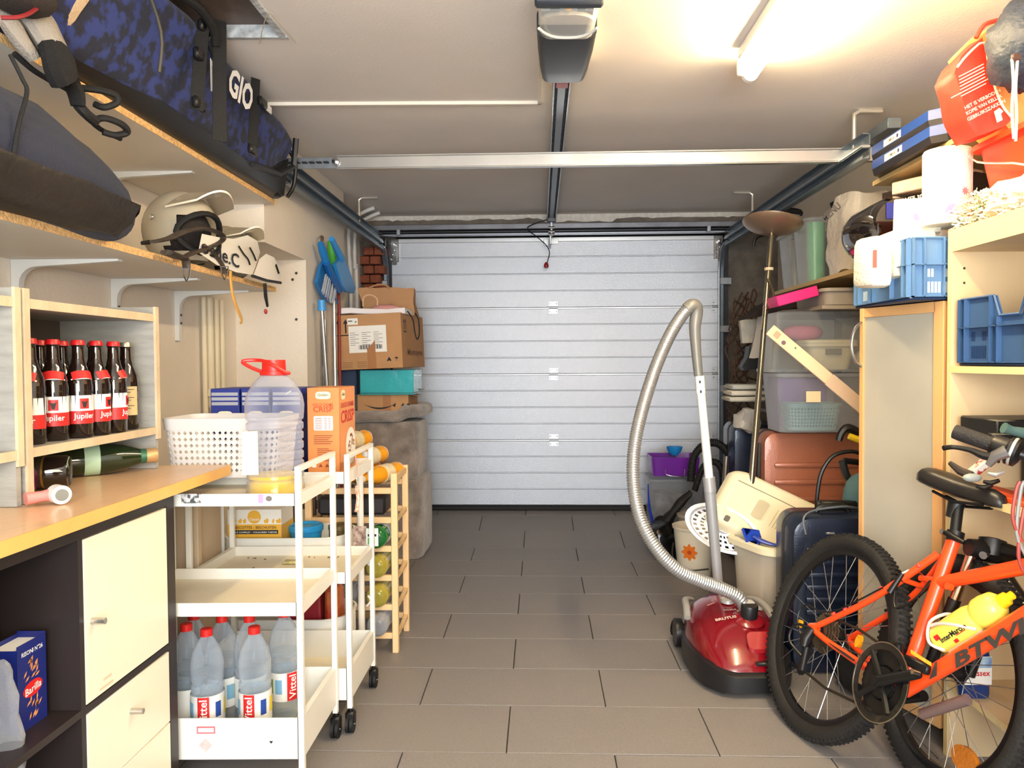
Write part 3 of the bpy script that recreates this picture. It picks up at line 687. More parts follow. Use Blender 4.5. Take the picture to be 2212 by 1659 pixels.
# ---- wine crates
CR = M('grey_washed_wood', (158, 155, 147), .75, var=.14, vs=9, stretch=(1, 1, 6), bump=.2, bs=50)
CRE = M('crate_pine_edge', (204, 184, 152), .7, var=.15, vs=12, bump=.2, bs=60)
CZ = .8275
def crate(y0, y1, label):
    c = thing('wooden_crate', label, 'crate', (-1.17, (y0+y1)/2, CZ), 'wooden crates on the worktop')
    x0, x1 = -1.30, -1.047
    O('side_panel', MB().box((x0, y0, CZ), (x1, y0+.014, 1.265)), CR, c); O('side_panel', MB().box((x0, y1-.014, CZ), (x1, y1, 1.265)), CR, c)
    O('back_panel', MB().box((x0-.006, y0, CZ), (x0, y1, 1.25)), M('crate_back', (92, 82, 74), .8, var=.1), c)
    O('top_board', MB().box((x0, y0+.014, 1.228), (x1, y1-.014, 1.243)), CR, c)
    O('inner_shelf', MB().box((x0, y0+.014, .923), (x1, y1-.014, .9395)), CR, c)
    for y in (y0-.002, y1-.014): O('front_batten', MB().box((x1, y, CZ+(.0 if y < y1-.1 else .08)), (x1+.006, y+.018, 1.266)), CRE, c)
    O('edge_batten', MB().box((x1, y0+.016, 1.226), (x1+.004, y1-.014, 1.246)), CRE, c)
    O('edge_batten', MB().box((x1, y0+.016, .921), (x1+.004, y1-.014, .9405)), CRE, c)
    O('post', MB().box((x0, y0+.16, .94), (x0+.006, y0+.175, 1.228)), CRE, c)
    return c
crate(1.565, 2.11, 'grey washed wooden crate full of beer bottles on the worktop')
crate(1.0, 1.55, 'grey washed wooden crate cut off at the frame edge, beside the beer crate')
# ---- beer bottles
GL = M('brown_glass', (26, 14, 8), .06, coat=.6, var=.1)
LR = M('label_red', (196, 34, 30), .45); LW = M('label_white', (236, 232, 226), .45); CAPR = M('cap_red', (190, 22, 26), .35); CAPS = M('cap_silver', (176, 170, 150), .3, .8)
def bottle_mesh(): return MB().lathe([(0, 0), (.026, 0), (.029, .004), (.0295, .12), (.027, .142), (.018, .165), (.0135, .185), (.0125, .212), (.014, .214), (.014, .22), (.0125, .222), (0, .222)], n=20)
def cap_mesh():
    mb = MB(); R = []
    for (r_, z) in ((.0152, .216), (.0148, .222), (.013, .2275), (.001, .2285)):
        R.append([V((r_*(1+(.05 if k % 2 and z < .22 else 0))*math.cos(2*PI*k/28), r_*(1+(.05 if k % 2 and z < .22 else 0))*math.sin(2*PI*k/28), z)) for k in range(28)])
    return mb.rings(R)
FR = -YA
def beer_red():
    b = thing('beer_bottle', 'x', 'bottle', (0, 0, 0), 'beer bottles in the wooden crate')
    O('glass_body', bottle_mesh(), GL, b); O('cap', cap_mesh(), CAPR, b, 'red crown cap')
    r = .0296; c0 = V((0, -r, .066))
    l = patch(c0, XA, ZA, .10, .066, LW, b, 'main_label', wrap=r)
    patch(c0, XA, ZA, .10, .030, LR, l, 'red_band', off=.0006, wrap=r).location = (0, 0, -.018)
    text('Jupiler', V((0, -r-.0012, .0495)), XA, ZA, .047, .017, LW, l, wrap=r)
    # black bull emblem as a flat print in a red shield
    patch(V((0, -r-.0006, .080)), XA, ZA, .020, .024, LR, l, 'shield', wrap=r)
    patch(V((0, -r-.0014, .080)), XA, ZA, .014, .018, INK, l, 'emblem', pts=[(-.5, .4), (-.2, .25), (.2, .25), (.5, .4), (.35, .05), (.2, -.5), (-.2, -.5), (-.35, .05)])
    rn = .0215
    patch(V((0, -.026, .148)), XA, V((0, .45, .9)), .05, .02, LR, b, 'neck_label', wrap=.026, off=.001)
    patch(V((0, -.0282, .1385)), XA, V((0, .25, .97)), .055, .003, LW, b, 'neck_stripe', wrap=.027, off=.001)
    return b
br = beer_red()
red = [(-1.10, 1.745, 30, 'front-row beer bottle with its whole red and white label showing'), (-1.083, 1.812, 52, 'front-row beer bottle half hidden behind the fully labelled one'),
       (-1.078, 1.877, 85, 'third red-capped beer bottle of the front row, label turned aside'), (-1.072, 1.942, 105, 'fourth red-capped beer bottle, beside the tan-labelled bottle'),
       (-1.10, 1.665, 5, 'red-capped beer bottle nearest the crate post'), (-1.17, 1.71, 200, 'red-capped beer bottle of the back row near the crate post'),
       (-1.165, 1.80, 200, 'red-capped beer bottle in the back row behind the whole label'), (-1.16, 1.875, 180, 'red-capped beer bottle deep in the middle of the crate')]
for i, (x, y, a_, lb) in enumerate(red):
    if i == 0: br.location = (x, y, .9405); br.rotation_euler = (0, 0, math.radians(a_)); br['label'] = lb
    else: dup(br, (x, y, .9405), math.radians(a_), lb)
b2 = thing('beer_bottle', 'silver-capped beer bottle with tan back label at the crate side', 'bottle', (0, 0, 0), 'beer bottles in the wooden crate')
O('glass_body', bottle_mesh(), GL, b2); O('cap', cap_mesh(), CAPS, b2, 'silver crown cap')
lt = patch(V((0, -.0296, .075)), XA, ZA, .055, .075, M('label_tan', (196, 176, 128), .5), b2, 'main_label', wrap=.0296, label='tan back label')
mb = MB()
for k in range(9): mb.mesh([V((-.018, -.0305, .104-.007*k)), V((.016-.008*(k % 3), -.0305, .104-.007*k)), V((.016-.008*(k % 3), -.0305, .1055-.007*k)), V((-.018, -.0305, .1055-.007*k))], [(0, 1, 2, 3)])
O('small_print', mb, INK, lt, kind='stuff')
b2.location = (-1.09, 2.033, .9405); b2.rotation_euler = (0, 0, math.radians(32))
dup(b2, (-1.155, 2.0, .9405), math.radians(200), 'silver-capped beer bottle standing behind the front row')
# ---- bottles lying under the shelf
def lay(name, label, prof, base, tip, mat, extras=()):
    base, tip = V(base), V(tip); ax = tip-base; b = thing(name, label, 'bottle', tuple(base), 'bottles lying under the crate shelf')
    O('glass_body', MB().lathe(prof, base, ax, 20), mat, b)
    for (nm, pr, m_, lb) in extras: O(nm, MB().lathe(pr, base, ax, 20), m_, b, lb)
GG = M('green_glass', (24, 40, 20), .08, coat=.5)
fz = .868
lay('champagne_bottle', 'green champagne bottle with gold foil cap lying under the shelf', [(0, 0), (.036, 0), (.040, .01), (.040, .15), (.034, .19), (.018, .235), (.0165, .25)], (-1.245, 1.90, fz), (-1.09, 2.015, fz+.0), GG,
    [('foil_neck', [(.0185, .215), (.0195, .23), (.0185, .255)], M('foil_green', (60, 110, 84), .35, .4), 'green foil'), ('neck_band', [(.041, .10), (.0405, .135)], M('foil_mint', (176, 206, 176), .4), 'mint paper band'), ('cork_cap', [(0, .245), (.019, .245), (.02, .268), (.018, .272), (0, .272)], M('cork_foil', (196, 160, 110), .4, .5), 'gold foil cap')])
lay('wine_bottle', 'dark brown bottle lying with its base towards the room', [(0, 0), (.020, .004), (.034, 0), (.0375, .006), (.0375, .16), (.015, .21)], (-1.085, 1.772, fz-.002), (-1.28, 1.70, fz), M('dark_glass', (20, 12, 10), .06, coat=.6),
    [('paper_label', [(.0379, .05), (.0379, .13)], M('label_dark', (60, 50, 34), .5), None), ('gold_line', [(.038, .046), (.038, .05)], M('gold', (190, 150, 70), .3, .8), None)])
lay('pink_bottle', 'glossy magenta bottle lying nearest the crate post', [(0, 0), (.026, 0), (.033, .008), (.033, .14), (.014, .18)], (-1.10, 1.668, fz-.006), (-1.28, 1.62, fz-.006), M('magenta_glass', (110, 16, 80), .1, .3, coat=.6, var=.5, vs=40))
lay('soda_bottle', 'green bottle base peeking out of the cut-off crate', [(0, 0), (.028, 0), (.034, .008), (.034, .14), (.014, .18)], (-1.09, 1.49, .872), (-1.28, 1.46, .872), M('green_clear', (150, 176, 130), .1, coat=.4))
# ---- ear thermometer
t = thing('thermometer_gun', 'pink handheld thermometer with a round grey display', 'thermometer', (-.98, 1.55, CZ))
PK = M('pink_plastic', (226, 134, 128), .35)
q0 = P(55, 1078, Z=CZ+.017); q1 = P(126, 1066, Z=CZ+.02)
O('grip', MB().tube([q0, q0.lerp(q1, .5), q1], [.013, .011, .016], 10, sub=3), PK, t)
O('head', MB().cyl(q1+V((-.005, .0, .0)), q1+V((.018, -.018, .0)), .019, n=20), M('thermo_white', (236, 232, 228), .3), t, 'white head')
O('display', MB().cyl(q1+V((.0175, -.0175, 0)), q1+V((.020, -.020, 0)), .012, n=18), M('display_grey', (120, 122, 116), .3), t, 'grey display')

# ---- worktop and cabinet
WT = M('worktop_beech', (220, 182, 142), .35, var=.06, vs=20, stretch=(6, 1, 1), coat=.15)
WTE = M('worktop_edge', (230, 176, 98), .45, var=.05, vs=15, stretch=(6, 1, 1))
wt = thing('worktop', 'long beech worktop with a yellow wooden front edge', 'worktop', (-1.15, 1.6, .80))
O('slab', MB().box((-1.44, 1.0, .80), (-.874, 2.158, .8265)), WT, wt)
O('front_edge', MB().box((-.874, 1.0, .80), (-.870, 2.158, .8268)), WTE, wt); O('end_edge', MB().box((-1.44, 2.158, .80), (-.870, 2.161, .8268)), WTE, wt)
CB = M('black_brown_board', (40, 31, 29), .45, var=.12, vs=14, stretch=(1, 1, .2))
CBI = M('black_brown_inside', (34, 28, 28), .6)
DW = M('door_cream', (240, 230, 208), .4)
k = thing('cube_cabinet', 'black-brown cube cabinet with cream doors under the worktop', 'cabinet', (-1.1, 1.53, 0))
xb, xf = -1.30, -.912
for (ya, yb) in ((1.142, 1.18), (1.872, 1.91)): O('side_panel', MB().box((xb, ya, 0), (xf, yb, .798)), CB, k)
O('top_panel', MB().box((xb, 1.18, .765), (xf, 1.872, .798)), CB, k); O('bottom_panel', MB().box((xb, 1.18, 0), (xf, 1.872, .038)), CB, k)
O('divider', MB().box((xb, 1.510, .038), (xf, 1.525, .765)), CB, k); O('inner_shelf', MB().box((xb, 1.18, .412), (xf, 1.510, .427)), CB, k); O('inner_shelf', MB().box((xb, 1.525, .412), (xf, 1.872, .427)), CB, k)
O('back_panel', MB().box((xb-.004, 1.142, 0), (xb, 1.91, .798)), CBI, k)
dr = O('cabinet_door', MB().box((-.93, 1.527, .430), (-.911, 1.868, .762), .001), DW, k)
def knob(x, y, z, par): O('knob', MB().cyl((x, y, z), (x+.028, y, z), .0065, n=14), M('knob_steel', (190, 188, 182), .3, .9), par)
knob(-.911, 1.550, .592, dr)
for (za, zb2) in ((.237, .409), (.060, .234)):
    o_ = O('drawer', MB().box((-1.2, 1.527, za), (-.911, 1.868, zb2), .001), DW, k); knob(-.911, 1.69, (za+zb2)/2+.02, o_)
# scuffs (old label residue) on the door
SC = M('scuff', (214, 194, 166), .7)
for (x, y, w_, par) in ((232, 1462, .03, dr), (230, 1480, .05, dr)):
    q = P(x, y, X=-.9105); patch(q, V((0, 1, 0)), V((0, 0, 1)), w_, .005, SC, dr, 'tape_residue')
# pasta box and neighbours
BL = M('box_blue', (24, 36, 110), .4); 
pb = thing('pasta_box', 'open dark blue pasta box with a red oval logo', 'box', (-.993, 1.447, .4275))
O('carton', MB().box((-1.02, 1.405, .4275), (-1.0195, 1.488, .59)).box((-.9655, 1.405, .4275), (-.965, 1.488, .592)).box((-1.02, 1.405, .4275), (-.965, 1.4055, .585)).box((-1.02, 1.4875, .4275), (-.965, 1.488, .594)).box((-1.02, 1.405, .4275), (-.965, 1.488, .429)), BL, pb)
O('inner_liner', MB().box((-1.018, 1.406, .57), (-.967, 1.487, .582)), PAPER, pb)
text('RISONI N°26', V((-.9648, 1.447, .572)), YA, ZA, .06, .009, WPRINT, pb)
patch(V((-.9649, 1.447, .500)), YA, V((0, .12, 1)), .056, .03, RPRINT, pb, 'logo_oval', pts=ELL)
text('Barilla', V((-.9642, 1.447, .500)), V((0, 1, .12)), ZA, .046, .014, WPRINT, pb)
mb = MB()
for i in range(26):
    y = 1.447+random.gauss(0, .010)+.003; z = random.choice([random.uniform(.518, .556), random.uniform(.445, .483)]); a_ = random.uniform(.4, 1.4)
    D = V((0, math.cos(a_), math.sin(a_))); N_ = V((0, -math.sin(a_), math.cos(a_))); cc = V((-.9646, y, z))
    mb.mesh([cc-D*.008, cc+N_*.0022, cc+D*.008, cc-N_*.0022], [(0, 1, 2, 3)])
O('printed_grains', mb, M('grain_orange', (226, 150, 80), .5), pb, kind='stuff')
solo('pasta_box', 'plain dark blue box deeper in the open cabinet cell', 'box', MB().box((-1.12, 1.36, .4275), (-1.03, 1.44, .63), .002), M('box_blue_dark', (20, 26, 66), .5))
mb = MB().tube([P(-5, 1440, X=-.96), P(8, 1470, X=-.955), P(14, 1530, X=-.955), P(20, 1590, X=-.955), P(24, 1640, X=-.955), P(24, 1675, X=-.955)], [.012, .02, .018, .022, .026, .02], 9, sub=3); mb.jit(.008, 30, 4)
solo('plastic_bag', 'crumpled clear plastic bag hanging by the pasta box', 'bag', mb, CLEAR2)
mb = MB().box((-1.05, 1.33, .0385), (-.95, 1.42, .30), .004); solo('pasta_box', 'blue packet standing low in the cabinet cell under the shelf', 'box', mb, M('box_blue2', (26, 34, 96), .5))
# ============================================================ TROLLEYS, RACK, STACK
CW = M('cart_white', (238, 236, 226), .35)
CBO = M('cart_tray_inside', (232, 222, 198), .45, var=.04, vs=10)
def caster(x, y, par, r=.026, rot=.6):
    c = O('caster', MB().cyl((x-.011, y, r), (x-.002, y, r), r, n=20).cyl((x+.002, y, r), (x+.011, y, r), r, n=20), DBLACK, par)
    O('fork', MB().box((x-.014, y-.012, r), (x+.014, y+.020, r*2+.012), .005).cyl((x, y+.005, r*2), (x, y+.005, r*2+.03), .006), BLACK, c)
    O('axle', MB().cyl((x-.0145, y, r), (x+.0145, y, r), .004), CHROME, c)
def cart(name, label, x0, x1, y0, y1, zs, ztop, low_left=True):
    t = thing(name, label, 'trolley', ((x0+x1)/2, (y0+y1)/2, 0), 'white metal trolleys')
    w_ = .0150
    for x in (x0, x1-w_):
        zt = ztop if x > x0+.1 else zs[0][1]+.005
        for y in (y0, y1-w_): O('post', MB().box((x, y, .075), (x+w_, y+w_, zt), .001), CW, t)
        if zt == ztop: O('handle_rail', MB().box((x, y0, ztop), (x+w_, y1, ztop+.013), .001), CW, t)
        for y in (y0, y1-w_): caster(x+w_/2, y+w_/2, t)
    for (zb_, zt) in zs:
        a_, b_ = x0+w_, x1-w_
        tr = MB().box((a_, y0+.002, zb_), (b_, y0+.004, zt)).box((a_, y1-.004, zb_), (b_, y1-.002, zt)).box((a_, y0+.002, zb_), (a_+.002, y1-.002, zt)).box((b_-.002, y0+.002, zb_), (b_, y1-.002, zt))
        tr.box((b_, y0+w_, zb_), (b_+.012, y1-w_, zt)).box((a_-.012, y0+w_, zb_), (a_, y1-w_, zt))
        o_ = O('tray', tr, CW, t)
        O('tray_floor', MB().box((a_, y0+.003, zb_), (b_, y1-.003, zb_+.003)), CBO, o_)
    return t
c1 = cart('kitchen_trolley', 'nearest white trolley, with water bottles on its bottom tray', -1.095, -.605, 1.935, 2.270, ((.752, .783), (.472, .506), (.105, .211)), .838)
c2 = cart('kitchen_trolley', 'middle white trolley with cereal boxes on its top tray', -1.06, -.570, 2.288, 2.625, ((.752, .787), (.452, .486), (.100, .196)), .826)
# stickers on the first trolley
def stick(px, py, w_, h_, m_, nm='sticker', pts=None, Y=1.937, par=c1): return patch(P(px, py, Y=Y-.0004), XA, ZA, w_, h_, m_, par, nm, pts=pts)
stick(413, 1077, .05, .024, M('sticker_grey', (205, 205, 205), .5, col2=(70, 74, 80), vs=90, ramp=(.45, .55)))
stick(563, 1077, .013, .022, M('sticker_pink', (240, 150, 200), .5)); stick(585, 1077, .028, .022, PAPER); q = P(581, 1077, Y=1.936); patch(q, XA, ZA, .016, .014, M('sticker_dark', (110, 104, 100), .6), c1, 'sticker', off=.0009, pts=ELL)
stick(445, 1577, .047, .019, M('sticker_red_outline', (200, 110, 120), .5)); patch(P(445, 1577, Y=1.936), XA, ZA, .040, .011, M('sticker_pale', (236, 214, 216), .5), c1, 'sticker', off=.0008)
stick(444, 1610, .034, .036, M('sticker_diamond', (205, 186, 182), .5, var=.15, vs=60), pts=[(0, -.5), (.5, 0), (0, .5), (-.5, 0)])
stick(587, 1603, .017, .017, PAPER, pts=ELL); patch(P(586, 1603, Y=1.936), XA, ZA, .009, .008, INK, c1, 'sticker', off=.0009, pts=[(0, -.5), (.5, .2), (.25, .5), (0, .3), (-.25, .5), (-.5, .2)])
# crumbs on the trays
mb = MB()
for i in range(34):
    x = random.uniform(-1.0, -.65); y = random.choice([random.uniform(2.30, 2.33), random.uniform(2.58, 2.61), random.uniform(2.32, 2.6)]); s_ = random.uniform(.001, .003)
    mb.box((x-s_, y-s_, .4555), (x+s_*1.5, y+s_, .4565+s_*.5))
O('crumbs', mb, M('crumb', (110, 86, 56), .8), c2, kind='stuff')
solo('paper_scrap', 'small crumpled green and cream wrapper on the middle trolley tray', 'wrapper', MB().box((-.845, 2.50, .4556), (-.80, 2.54, .464), .002).jit(.006, 40), M('wrapper', (190, 184, 130), .6, var=.3, vs=60))

# ---- perforated basket: real holes in the walls
BK = M('basket_grey', (216, 212, 208), .5)
def basket(name, label, x0, x1, y0, y1, z0, z1, mat, taper=.012, rim=.033, cell=.0165, rc=.04):
    """plastic basket; each wall lattice cell has a diamond hole and slots"""
    t = thing(name, label, 'basket', ((x0+x1)/2, (y0+y1)/2, z0))
    w_, d_, h_ = x1-x0, y1-y0, z1-z0; cx_, cy_ = (x0+x1)/2, (y0+y1)/2
    def outl(z, off=0):
        k = 1-taper*2*(1-(z-z0)/h_)/w_*1.0 if w_ else 1
        return [V((cx_+p[0], cy_+p[1], z)) for p in rr(w_*k-off, d_-(w_-w_*k)-off, rc, 5)]
    O('rim', MB().rings([outl(z1-rim, -.006), outl(z1, -.008), outl(z1, .010), outl(z1-rim, .008)], closed=True), mat, t)
    O('base', MB().rings([outl(z0), outl(z0+.012)]), mat, t)
    # perimeter walk
    def per(z):
        o_ = outl(z); n_ = len(o_); L_ = [0]
        for i in range(n_): L_.append(L_[-1]+(o_[(i+1) % n_]-o_[i]).length)
        def at(s_):
            s_ = (s_ % 1)*L_[-1]
            for i in range(n_):
                if s_ <= L_[i+1]: return o_[i].lerp(o_[(i+1) % n_], (s_-L_[i])/max(1e-9, L_[i+1]-L_[i]))
            return o_[0]
        return at, L_[-1]
    at0, L0 = per(z0+.012); at1, L1 = per(z1-rim)
    nu = int(L1/cell); nv = max(2, int((h_-rim-.012)/cell)); mb = MB()
    def pt(u, v): return at0(u/nu).lerp(at1(u/nu), v/nv)
    for i in range(nu):
        for j in range(nv):
            C = [(i, j), (i+1, j), (i+1, j+1), (i, j+1)]
            H = [(i+.5, j+.16), (i+.84, j+.5), (i+.5, j+.84), (i+.16, j+.5)]
            Mi = [(i+.5, j), (i+1, j+.5), (i+.5, j+1), (i, j+.5)]
            vs = [pt(*c_) for c_ in C+H+Mi]
            mb.mesh(vs, [(0, 8, 4, 7, 11), (1, 9, 5, 4, 8), (2, 10, 6, 5, 9), (3, 11, 7, 6, 10)])
    bmesh.ops.remove_doubles(mb.bm, verts=mb.bm.verts, dist=.0003)
    bmesh.ops.solidify(mb.bm, geom=mb.bm.faces[:], thickness=.0025)
    O('perforated_wall', mb, mat, t)
    return t
basket('storage_basket', 'pale grey plastic basket with diamond perforations on the nearest trolley', -1.075, -.745, 2.172, 2.40, .7875, .957, BK)
# ---- oil bottle
ob = thing('oil_bottle', 'large clear plastic oil bottle with red handle cap, almost empty', 'bottle', (-.715, 2.075, .7555))
OC = V((-.715, 2.075, .7555))
prof = [(.0, 0), (.068, 0), (.076, .012)]
for k in range(7):
    z = .045+.026*k; prof += [(.074, z-.006), (.068, z), (.074, z+.006)]
prof += [(.076, .225), (.077, .245), (.072, .272), (.055, .302), (.036, .322), (.026, .332), (.026, .340)]
O('bottle_body', MB().lathe(prof, OC, n=32, caps=False), M('pet_clear', (214, 218, 232), .04, clear=.93), ob, 'ribbed clear body')
O('oil', MB().lathe([(0, .003), (.066, .003), (.073, .012), (.071, .03), (.066, .044), (.071, .050), (.070, .058), (0, .058)], OC, n=28), M('oil_yellow', (255, 216, 20), .08, clear=.25), ob, 'yellow oil left in the bottle')
O('cap', MB().lathe([(0, .365), (.030, .365), (.031, .34), (.031, .335), (.036, .334), (.037, .325), (.030, .322), (.0, .322)], OC, n=26), M('cap_bright_red', (226, 40, 30), .4), ob, 'red screw cap')
O('handle', MB().tube([OC+V((-.030, 0, .332)), OC+V((-.062, -.01, .347)), OC+V((-.08, -.01, .362)), OC+V((-.04, 0, .364)), OC+V((.0, -.034, .356)), OC+V((.035, -.02, .333)), OC+V((.045, -.01, .329))], .005, 8, sub=4), M('cap_bright_red', (0, 0, 0)), ob)
pl_ = OC+V((-.030, -.068, .115)); O('paper_label', MB().box(pl_+V((-.032, -.006, -.05)), pl_+V((.010, -.004, .065))).jit(.003, 30), M('label_cream', (244, 232, 196), .6), ob, 'cream paper label')
# ---- cereal boxes
ORG = M('cereal_orange', (214, 138, 76), .45); BLU = M('cereal_blue', (34, 48, 128), .45)
DRK = M('print_brown', (150, 60, 30), .5); SIL = M('silver_print', (190, 192, 198), .35, .5)
def badge(c_, R_, w_, par, h_=None):
    h_ = h_ or w_*.5
    o_ = patch(c_, R_, ZA, w_, h_, M('badge_cream', (244, 234, 200), .5), par, 'logo_badge', pts=rr(1, 1, .3, 4))
    text('Golden', V(c_)+V(R_).cross(ZA)*.0006+ZA*h_*.08, R_, ZA, w_*.7, h_*.36, M('print_olive', (110, 96, 50), .6), o_)
    return o_
ZT = .7555
blues = [(-1.034, -.945), (-.938, -.849), (-.842, -.751)]
names = ['blue cereal box above the left half of the grey basket', 'blue cereal box directly left of the oil bottle neck', 'blue cereal box between the oil bottle and the orange box']
for (x0, x1), nm in zip(blues, names):
    b_ = thing('cereal_box', nm, 'box', ((x0+x1)/2, 2.51, ZT), 'cereal boxes on the middle trolley')
    O('carton', MB().box((x0, 2.42, ZT), (x1, 2.605, ZT+.277), .001), BLU, b_)
    mb = MB()
    for k in range(3): mb.mesh([V((x0+.003, 2.4194, ZT+.225+.015*k)), V((x1-.003, 2.4194, ZT+.225+.015*k)), V((x1-.003, 2.4194, ZT+.235+.015*k)), V((x0+.003, 2.4194, ZT+.235+.015*k))], [(0, 1, 2, 3)])
    O('silver_stripes', mb, SIL, b_, kind='stuff')
    badge(V(((x0+x1)/2, 2.4196, ZT+.195)), XA, .045, b_)
cb = thing('cereal_box', 'orange chocolate caramel cereal box standing beside the oil bottle', 'box', (-.68, 2.5, ZT), 'cereal boxes on the middle trolley')
x0, x1, y0, y1 = -.727, -.6275, 2.405, 2.605
O('carton', MB().box((x0, y0, ZT), (x1, y1, ZT+.279), .001), ORG, cb); xm = (x0+x1)/2
badge(V((xm, y0-.0006, ZT+.255)), XA, .047, cb)
CRD = M('crisp_red', (196, 62, 28), .5)
text('CHOCO-CARAMEL', V((xm, y0, ZT+.226)), XA, ZA, .066, .009, CRD, cb); text('CRISP', V((xm, y0, ZT+.212)), XA, ZA, .062, .018, CRD, cb)
pn = patch(V((xm, y0-.0004, ZT+.168)), XA, ZA, .060, .045, PAPER, cb, 'nutrition_panel', pts=rr(1, 1, .08, 3))
mb = MB()
for k in range(7):
    z = ZT+.150+.0055*k
    for (a_, w_) in ((-.026, .022), (.003, .008), (.016, .007)): mb.mesh([V((xm+a_, y0-.0012, z)), V((xm+a_+w_, y0-.0012, z)), V((xm+a_+w_, y0-.0012, z+.0015)), V((xm+a_, y0-.0012, z+.0015))], [(0, 1, 2, 3)])
O('table_print', mb, DRK, pn, kind='stuff')
mb = MB()
for k in range(12):
    z = ZT+.128-.0062*k-(.01 if k > 4 else 0); mb.mesh([V((xm-.03+(.01 if k > 4 else 0), y0-.0008, z)), V((xm+.028-.006*(k % 3), y0-.0008, z)), V((xm+.028-.006*(k % 3), y0-.0008, z+.0022)), V((xm-.03+(.01 if k > 4 else 0), y0-.0008, z+.0022))], [(0, 1, 2, 3)])
O('small_print', mb, DRK, cb, kind='stuff')
for k in range(4): patch(V((xm-.03+.02*k, y0-.0006, ZT+.036)), XA, ZA, .013, .012, PAPER if k % 3 == 0 else DRK, cb, 'recycling_mark', pts=(None if k % 3 == 0 else [(-.5, -.4), (.5, -.4), (0, .5)]))
patch(V((xm, y0-.0006, ZT+.008)), XA, ZA, .082, .010, SIL, cb, 'silver_strip')
ORL = M('cereal_orange_light', (228, 150, 86), .45)
fc = patch(V((x1+.0004, (y0+y1)/2, ZT+.139)), YA, ZA, .198, .276, ORL, cb, 'front_face')
text('CHOCO-CARAMEL', V((x1+.001, 2.505, ZT+.222)), V((0, 1, 0)), ZA, .17, .016, RPRINT, fc); text('CRISP', V((x1+.001, 2.505, ZT+.185)), YA, V((0, .1, 1)), .17, .04, RPRINT, fc)
badge(V((x1+.001, 2.45, ZT+.255)), YA, .05, cb, .03)
bw = patch(V((x1+.0012, 2.54, ZT+.085)), YA, ZA, .13, .12, PAPER, fc, 'bowl_print', pts=ELL); mb = MB()
for k in range(30):
    y, z = 2.54+random.gauss(0, .022), ZT+.085+random.gauss(0, .022); r_ = random.uniform(.004, .008); mb.mesh([V((x1+.0022, y+r_*math.cos(t_), z+r_*.7*math.sin(t_))) for t_ in np.linspace(0, 2*PI, 7)[:-1]], [tuple(range(6))])
O('flake_print', mb, M('flake', (150, 84, 40), .6, var=.3, vs=80), cb, kind='stuff')
# ---- biscottes box on the third trolley etc.
t3 = thing('round_trolley', 'white trolley with rounded trays and tube legs behind the square ones', 'trolley', (-.9, 2.78, 0), 'white metal trolleys')
X0, X1, Y0, Y1 = -1.12, -.685, 2.655, 2.90
def rtray(zb_, zt):
    o1 = [V(((X0+X1)/2+p[0], (Y0+Y1)/2+p[1], 0)) for p in rr(X1-X0, Y1-Y0, .09, 7)]; o2 = [V(((X0+X1)/2+p[0], (Y0+Y1)/2+p[1], 0)) for p in rr(X1-X0-.006, Y1-Y0-.006, .087, 7)]; o3 = [V(((X0+X1)/2+p[0], (Y0+Y1)/2+p[1], 0)) for p in rr(X1-X0+.01, Y1-Y0+.01, .095, 7)]
    z = lambda o_, h: [p+V((0, 0, h)) for p in o_]
    O('round_tray', MB().rings([z(o1, zb_), z(o1, zt-.006), z(o3, zt-.004), z(o3, zt), z(o2, zt), z(o2, zb_+.004)]), CW, t3)
rtray(.435, .507); rtray(.130, .221)
RT = M('tube_white', (244, 243, 238), .3)
for (x, y) in ((X0, Y0+.03), (X1+.010, Y0+.03), (X0, Y1-.03), (X1+.010, Y1-.03)):
    O('tube_leg', MB().cyl((x, y, .07), (x, y, .70), .0125), RT, t3); caster(x, y, t3, .03)
O('tube_cap', MB().lathe([(0, 0), (.0135, 0), (.0135, .012), (0, .016)], (X1+.010, Y0+.03, .698)), RT, t3)
for z in (.36, .2): O('side_hook', MB().tube([V((X1+.03, Y1-.03, z)), V((X1+.045, Y1-.03, z+.02)), V((X1+.035, Y1-.03, z+.04))], .004, 6, sub=3), RT, t3)
bi = thing('biscotte_box', 'yellow and white biscotte box with black and brown lettering', 'box', (-1.0, 2.75, .4395))
a = P(491, 1100, Y=2.69); b = P(608, 1160, Y=2.69); x0, x1 = a.x, b.x; y0 = 2.69; zt = .60; zb_ = .4395
O('carton', MB().box((x0, y0, zb_), (x1, y0+.13, zt), .001), M('biscotte_white', (236, 232, 222), .5), bi)
YEL = M('biscotte_yellow', (232, 176, 56), .5)
bd = patch(V(((x0+x1)/2, y0-.0003, (zb_+.548)/2)), XA, ZA, x1-x0, .548-zb_, YEL, bi, 'yellow_band'); patch(V((x1+.0004, y0+.065, (zb_+.545)/2)), YA, ZA, .13, .545-zb_, YEL, bi, 'yellow_band')
text('BISCOTTES - BESCHUITEN', V(((x0+x1)/2+.004, y0-.001, .537)), XA, ZA, .145, .010, M('print_choc', (84, 44, 16), .5), bd)
nb2 = patch(V(((x0+x1)/2+.004, y0-.0008, .521)), XA, ZA, .158, .014, INK, bi, 'black_band'); text('BLÉ COMPLET - VOLKOREN TARWE', V(((x0+x1)/2+.004, y0-.0012, .521)), XA, ZA, .15, .007, PAPER, nb2)
ro = patch(V(((x0+x1)/2, y0-.0006, .574)), XA, ZA, .047, .047, YEL, bi, 'round_logo', pts=ELL); text('Classic', V(((x0+x1)/2, y0-.001, .566)), XA, ZA, .036, .009, PAPER, ro)
